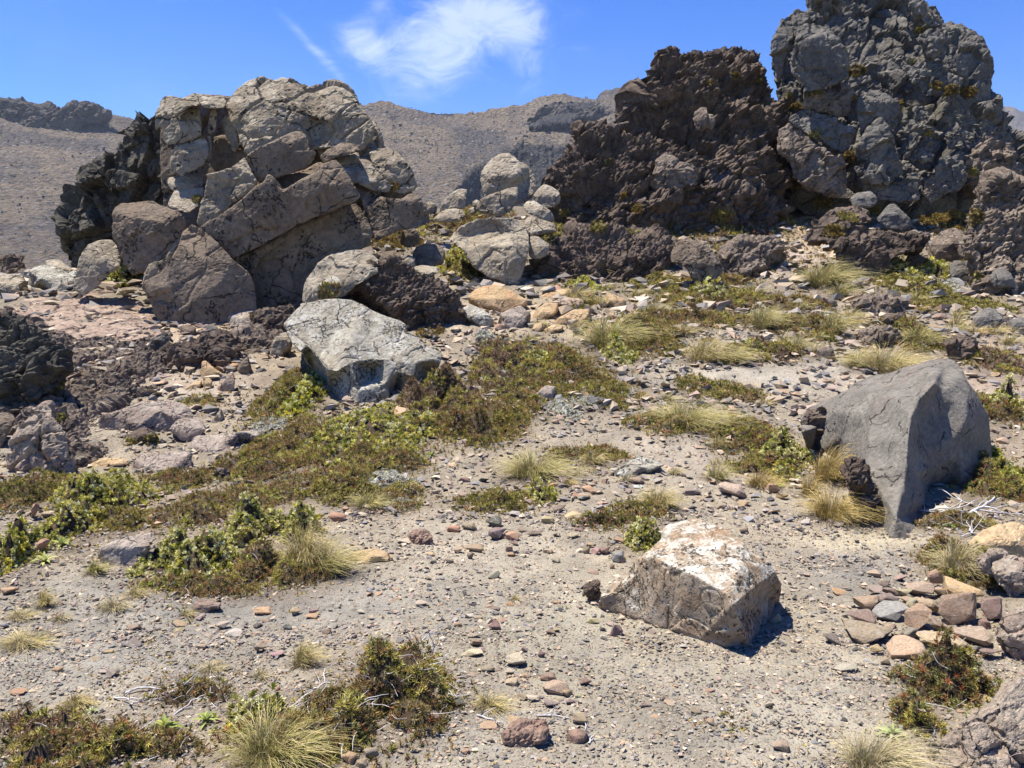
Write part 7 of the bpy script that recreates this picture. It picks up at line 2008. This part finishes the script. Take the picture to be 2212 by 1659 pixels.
    # the many small ones, by zone
    LM = [(911, 1161, 'the red cinder stone'), (799, 1203, 'the big yellow stone'), (1490, 1260, 'the lichen-spotted boulder'), (1960, 1320, 'the stone pile'), (1800, 1110, 'the golden tussocks'), (1150, 1000, 'the grey-green tussock'),
          (1380, 1010, 'the pale flat slab'), (1480, 910, 'the wide low tussock'), (1910, 780, 'the wide straw tussock'), (1775, 600, 'the large dark tussock'), (1645, 690, 'the tall green tussock'), (1795, 700, 'the upright tussock'), (1890, 655, 'the cinder ridge'),
          (1940, 695, 'the ragged black cinder lump'), (2075, 750, 'the dark lump on the scree'), (2140, 690, 'the pale bluish boulder'), (1510, 560, 'the split brown boulder'), (480, 810, 'the triangular stones'), (320, 900, 'the long grey slab'), (780, 760, 'the white slab'),
          (1110, 690, 'the pitted brown boulder'), (1230, 680, 'the orange slab'), (1330, 650, 'the orange block'), (1400, 668, 'the dark layered slab'), (830, 1500, 'the broad path shrub'), (660, 1180, 'the straw tussock'), (440, 1310, 'the smooth pinkish slab'), (1130, 1590, 'the mauve porous lump'),
          (1000, 930, 'the dark olive bush'), (1570, 840, 'the pale track'), (2000, 900, 'the great grey boulder'), (1700, 500, 'the orange gully'), (200, 1420, 'the grey path'), (1060, 1090, 'the flowered olive mat'), (1250, 480, 'the lower crag'), (410, 715, 'the wedge boulder'), (540, 690, 'the pale rounded rock'), (1550, 1000, 'the olive tuft'), (1700, 1500, 'the open gravel'), (1250, 1400, 'the sandy hollow')]
    rng = np.random.default_rng(77)
    used = {}
    Z = [  # x0, y0, x1, y1, how many, px size range, colours
        (960, 1030, 1330, 1240, 46, (12, 30), 'tan orange pink brown pale red'), (980, 1290, 1260, 1540, 26, (12, 26), 'tan pale pink red orange'), (600, 1100, 1000, 1320, 16, (10, 20), 'tan pale orange mauve'),
        (0, 1330, 700, 1500, 26, (10, 22), 'tan orange grey brown dark'), (1250, 1420, 1950, 1640, 20, (10, 22), 'tan pink orange dark blue'), (1680, 1180, 1900, 1420, 18, (10, 20), 'tan pink brown dark'),
        (1150, 900, 1700, 1040, 34, (8, 24), 'tan pale orange pink'), (1380, 760, 1760, 880, 24, (8, 20), 'tan orange pale pink'), (1700, 640, 2200, 790, 44, (10, 30), 'pink red brown tan mauve'),
        (2120, 800, 2212, 1000, 18, (8, 22), 'orange tan pink'), (1600, 500, 1800, 650, 34, (8, 26), 'pink white brown tan pale'), (380, 690, 620, 870, 34, (8, 24), 'orange tan pale brown'), (1010, 690, 1300, 735, 22, (10, 26), 'tan orange pale grey'),
        (1160, 610, 1420, 680, 22, (10, 26), 'tan orange pink pale'), (1250, 560, 1460, 640, 14, (10, 24), 'brown grey tan'), (1760, 800, 1860, 860, 12, (8, 26), 'orange tan brown'), (860, 590, 1000, 720, 8, (8, 18), 'tan brown')]
    words_ = {'pale': 'pale', 'white': 'whitish', 'blue': 'bluish', 'dark': 'black'}
    for (x0, y0, x1, y1, k, (s0, s1), cols) in Z:
        cols = cols.split()
        for i in range(int(k * .36)):
            px, py = rng.uniform(x0, x1), rng.uniform(y0, y1)
            w = s0 + (s1 - s0) * (.3 + .7 * rng.random() ** 1.5)
            asp = rng.uniform(.4, .85)
            col = cols[int(rng.integers(0, len(cols)))]
            g_, n_ = hit(px, py)
            gg = at(px, py)
            if abs(g_[1] - gg[1]) > 0.06 * gg[1]:
                continue          # that spot is covered by a rock
            lm = sorted(LM, key=lambda q: (q[0] - px) ** 2 + ((q[1] - py) * 1.6) ** 2)
            sz = 'tiny' if w < s0 + .2 * (s1 - s0) else 'small' if w < s0 + .55 * (s1 - s0) else 'middling'
            shp = 'flat' if asp < .55 else 'angular' if asp < .7 else 'rounded'
            for j in range(6):
                L0 = lm[j % 3]
                rel = 'in front of' if py > L0[1] + 12 else 'behind' if py < L0[1] - 12 else 'beside'
                lab = f"{sz} {shp} {words_.get(col, col)} stone {rel} {L0[2]}"
                if j >= 3:
                    lab += f", towards {lm[(j + 1) % 3][2]}"
                if lab not in used:
                    break
            if len(lab.split()) > 16:
                lab = f"{sz} {shp} {words_.get(col, col)} stone {rel} {L0[2]}"
            used[lab] = 1
            stone(lab, px, py, w, w * asp, col, None, .2, -0.12, group=g)


def build_small_tufts():
    rng = np.random.default_rng(404)
    LM = [(1645, 700, 'the tall green tussock'), (1795, 710, 'the upright tussock'), (1520, 765, 'the straw-coloured terrace tussock'), (1310, 730, 'the double olive tussock'), (1400, 668, 'the dark layered slab'), (1510, 560, 'the split brown boulder'),
          (1900, 655, 'the long cinder ridge'), (1945, 698, 'the ragged black lump'), (2130, 690, 'the pale bluish boulder'), (1910, 790, 'the wide straw tussock'), (2075, 755, 'the dark lump on the scree'), (1480, 905, 'the wide low tussock'), (1380, 1010, 'the pale flat slab'),
          (1150, 1010, 'the grey-green tussock'), (1650, 950, 'the reddish-green mat'), (1250, 640, 'the loose tan slabs'), (1180, 850, 'the black-spotted pale slab'), (1775, 600, 'the large dark tussock'), (2000, 630, 'the mossy terrace'), (1070, 1090, 'the flowered olive mat')]
    used = set()
    for (x0, y0, x1, y1, k) in [(1280, 600, 1720, 760, 18), (1700, 640, 2180, 780, 16), (1180, 860, 1700, 1060, 12), (1100, 640, 1300, 740, 5), (1850, 560, 2100, 660, 6)]:
        for i in range(k):
            px, py = rng.uniform(x0, x1), rng.uniform(y0, y1)
            if abs(hit(px, py)[0][1] - at(px, py)[1]) > 0.05 * at(px, py)[1]:
                continue
            w = rng.uniform(26, 62)
            pal = ('straw', 'olive', 'gold', 'pale')[int(rng.choice(4, p=(.4, .35, .15, .1)))]
            lm = sorted(LM, key=lambda q: (q[0] - px) ** 2 + ((q[1] - py) * 1.6) ** 2)
            cw = {'straw': 'straw-yellow', 'olive': 'olive', 'gold': 'golden', 'pale': 'bleached'}[pal]
            for j in range(4):
                rel = 'in front of' if py > lm[j][1] + 10 else 'behind' if py < lm[j][1] - 10 else 'beside'
                lab = f"{'small' if w > 44 else 'tiny'} {cw} grass tuft {rel} {lm[j][2]}"
                if lab not in used:
                    break
            else:
                continue
            used.add(lab)
            tussock(lab, px, py, w, w * rng.uniform(.45, .8), pal, None, 'small grass tufts on the slope', 1.1, name='grass_tuft')


def build_gravel():
    """Pebbles too many to count: one mass of small real stones, thicker on the open path."""
    rng = np.random.default_rng(21)
    tpl = [pebble_template(int(n), 60 + i, fl) for i, (n, fl) in enumerate([(6, .8), (7, .7), (7, .6), (6, .55)])]
    cols = np.array([(0.31, 0.255, 0.19), (0.36, 0.285, 0.20), (0.26, 0.23, 0.20), (0.195, 0.18, 0.16), (0.085, 0.08, 0.076), (0.36, 0.25, 0.165), (0.29, 0.22, 0.18), (0.46, 0.39, 0.29), (0.23, 0.222, 0.215)])
    wt = np.array([6, 5, 5, 4, 1.6, 1.0, 2.2, 2.2, 1.2])
    X, Y, S = [], [], []
    for (y0, y1, n, s0, s1, pw) in [(2.1, 3.4, 24000, .0065, .024, 2.2), (3.2, 5.2, 20000, .010, .040, 2.8), (5.0, 8.5, 15000, .012, .085, 3.0), (8.0, 13.5, 12000, .02, .19, 2.4), (13, 23, 8000, .03, .38, 2.3)]:
        y = np.sqrt(rng.uniform(y0 ** 2, y1 ** 2, n))
        x = y * rng.uniform(-.72, .72, n)
        q = np.stack([x, y, x * 0], 1)
        keep = fbm(q * (3.0 / y0), 3, .5, 71) + .30 > rng.normal(size=n) * .18
        X.append(x[keep]); Y.append(y[keep])
        S.append(s0 + (s1 - s0) * rng.random(keep.sum()) ** pw)
    X, Y, S = map(np.concatenate, (X, Y, S))
    px, py = to_px(np.stack([X, Y, gz(X, Y)], 1))
    # less on the smooth dusty tracks
    thin = np.zeros(len(X))
    for (cx, cy, rx, ry) in ((1650, 810, 120, 24), (1560, 1000, 160, 40), (1250, 1370, 120, 40), (1300, 1230, 140, 40), (1080, 1200, 90, 40), (1860, 1180, 130, 16)):
        thin = np.maximum(thin, np.exp(-((px - cx) / rx) ** 2 - ((py - cy) / ry) ** 2))
    keep = rng.random(len(X)) > thin * .85
    X, Y, S = X[keep], Y[keep], S[keep]
    Zc = gz(X, Y)
    pos = np.stack([X, Y, Zc + 0.12 * S], 1)
    k = len(X)
    ci = rng.choice(len(cols), k, p=wt / wt.sum())
    tint = cols[ci] * rng.uniform(.7, 1.25, (k, 1))
    wh = rng.integers(0, len(tpl), k)
    VV, FF, CC, off = [], [], [], 0
    for t, (tv, tf) in enumerate(tpl):
        s = wh == t
        sc = S[s][:, None] * rng.uniform(.75, 1.25, (s.sum(), 3)) * np.array((1.15, 1.0, .75))
        v, f = stamp(tv, tf, pos[s], rotz_tilt(int(s.sum()), None, .25, rng), sc)
        VV.append(v); FF.append(f + off); off += len(v)
        CC.append(np.repeat(tint[s], len(tv), 0))
    me = new_mesh('gravel', np.concatenate(VV), np.concatenate(FF), M['pebble'], False)
    set_color(me, 'tint', np.concatenate(CC))
    print('gravel tris', len(me.polygons))
    tag(link('gravel', me), 'small mixed pebbles scattered over the ground', kind='stuff')


def build_ground_cover():
    """Sparse creeping herbs, dead leaf litter and grass bits between the mats: nobody could count them."""
    rng = np.random.default_rng(33)
    n = 60000
    y = np.sqrt(rng.uniform(2.2 ** 2, 24 ** 2, n))
    y = np.where(rng.random(n) < .35, rng.uniform(2.3, 9, n), y)
    x = y * rng.uniform(-.70, .70, n)
    q = np.stack([x, y, x * 0], 1)
    px, py = to_px(np.stack([x, y, gz(x, y)], 1))
    w = np.full(n, -0.35)
    for (cx, cy, rx, ry, a) in [(1500, 660, 420, 90, .55), (1900, 640, 260, 110, .45), (1250, 800, 260, 110, .6), (1600, 540, 260, 60, .5), (2050, 560, 160, 90, .6), (700, 960, 340, 110, .6), (350, 1080, 330, 120, .5),
                                (450, 1480, 330, 60, .32), (800, 1420, 200, 40, .3), (1500, 900, 200, 60, .4), (1250, 1010, 240, 60, .4), (1650, 980, 180, 70, .45), (2100, 900, 130, 130, .45), (2080, 1180, 130, 90, .5),
                                (200, 1290, 250, 50, .35), (1000, 500, 160, 50, .5), (1050, 1090, 150, 40, .35), (1300, 480, 160, 30, .5), (150, 1590, 260, 60, .5), (1900, 1560, 120, 70, .2)]:
        w = np.maximum(w, a * np.exp(-((px - cx) / rx) ** 2 - ((py - cy) / ry) ** 2) - 0.3)
    nz = fbm(q / (0.10 * y[:, None] + 0.25), 3, .55, 91)
    keep = nz + w * 1.5 > 0.02 + .12 * rng.normal(size=n)
    x, y, px, py = x[keep], y[keep], px[keep], py[keep]
    if len(x) > 19000:
        x, y, px, py = x[:19000], y[:19000], px[:19000], py[:19000]
    pos = np.stack([x, y, gz(x, y)], 1)
    pal = np.where(rng.random(len(x)) < .5, 0, 1)
    V, Fs, C, off = [], [], [], 0
    for t, (kind, pl) in enumerate((('heath', 'heath'), ('moss', 'heath_green'))):
        s = pal == t
        tv, tf = SPRIGS[kind][0]
        k = int(s.sum())
        tint = pick_tints(pl, k, rng, .25)
        v, f = stamp(tv, tf, pos[s], rotz_tilt(k, None, .5, rng), np.maximum(.012, 4.6 * y[s] / F) * rng.uniform(.5, 1.5, k))
        V.append(v); Fs.append(f + off); off += len(v)
        C.append(np.repeat(tint, len(tv), 0))
    # white daisies and pale grit of dead leaves
    fl = rng.choice(len(x), 420)
    fv, ff = sprig(6, 0.5, 0.4, 0.1, 0.3, 77, 1, 0.1, 0.1, (1.0,))
    v, f = stamp(fv, ff, pos[fl] + np.array((0, 0, .02)), rotz_tilt(420, None, .3, rng), np.maximum(.012, 2.8 * y[fl] / F))
    V.append(v); Fs.append(f + off); off += len(v)
    C.append(np.tile((.72, .71, .68), (len(v), 1)))
    dl = rng.choice(len(x), 5000)
    tv, tf = leaf_strip(1.0, .22, .2, .1, 0)
    p2 = pos[dl] + rng.normal(size=(5000, 3)) * np.array((.12, .12, 0)) * y[dl][:, None] / 5
    p2[:, 2] = gz(p2[:, 0], p2[:, 1]) + .004
    v, f = stamp(tv, tf, p2, rotz_tilt(5000, None, .25, rng), np.maximum(.012, 4.5 * y[dl] / F) * rng.uniform(.5, 1.6, 5000))
    V.append(v); Fs.append(f + off); off += len(v)
    C.append(np.repeat(np.array((.36, .31, .24)) * rng.uniform(.5, 1.4, (5000, 1)), len(tv), 0))
    me = new_mesh('ground_cover', np.concatenate(V), np.concatenate(Fs), M['needle'], False)
    set_color(me, 'tint', np.concatenate(C))
    print('cover tris', len(me.polygons))
    tag(link('ground_cover', me), 'sparse creeping herbs and leaf litter between the mats', kind='stuff')


# ------------------------------------------------------------------ build
import time
_t = time.time()
def lap(s):
    print(f'{s}: {time.time() - _t:.1f}s')
build_rocks(); lap('rocks')
build_plants(); lap('plants')
rock_plants(); lap('rock plants')
build_small_tufts()
build_stones(); lap('stones')
build_ground(); lap('ground')
build_gravel(); lap('gravel')
build_ground_cover(); lap('cover')
build_mountain(); lap('mountain')
print('plant tris', STATS['plant_tris'], 'total', sum(len(o.data.polygons) for o in scene.objects if o.type == 'MESH'))


def build_haze():
    """Mountain air: far slopes pale and bluish."""
    import bmesh
    m = bpy.data.materials.new('haze')
    m.use_nodes = True
    g = NT(m.node_tree)
    v = g.add('ShaderNodeVolumePrincipled', inp={'Color': (0.72, 0.82, 1.0, 1), 'Density': 0.00016, 'Anisotropy': 0.2})
    g.add('ShaderNodeOutputMaterial', inp={'Volume': v.outputs[0]})
    bm = bmesh.new()
    bmesh.ops.create_cube(bm, size=1.0)
    me = bpy.data.meshes.new('haze')
    bm.to_mesh(me)
    bm.free()
    me.materials.append(m)
    lo = np.array((1e9,) * 3); hi = -lo
    for o in scene.objects:
        if o.type == 'MESH':
            n = len(o.data.vertices)
            co = np.zeros(n * 3, dtype=np.float32)
            o.data.vertices.foreach_get('co', co)
            M4 = np.array(o.matrix_world if o.parent is None else o.parent.matrix_basis @ o.matrix_basis)
            if o.parent is None:
                M4 = np.array(o.matrix_basis)
            co = co.reshape(-1, 3) @ M4[:3, :3].T + M4[:3, 3]
            lo, hi = np.minimum(lo, co.min(0)), np.maximum(hi, co.max(0))
    lo, hi = lo - 1.0, hi + 1.0
    o = link('haze', me, None, Vector((lo + hi) / 2))
    o.scale = hi - lo
    tag(o, 'thin bluish mountain air over the whole scene', kind='stuff')


build_haze()
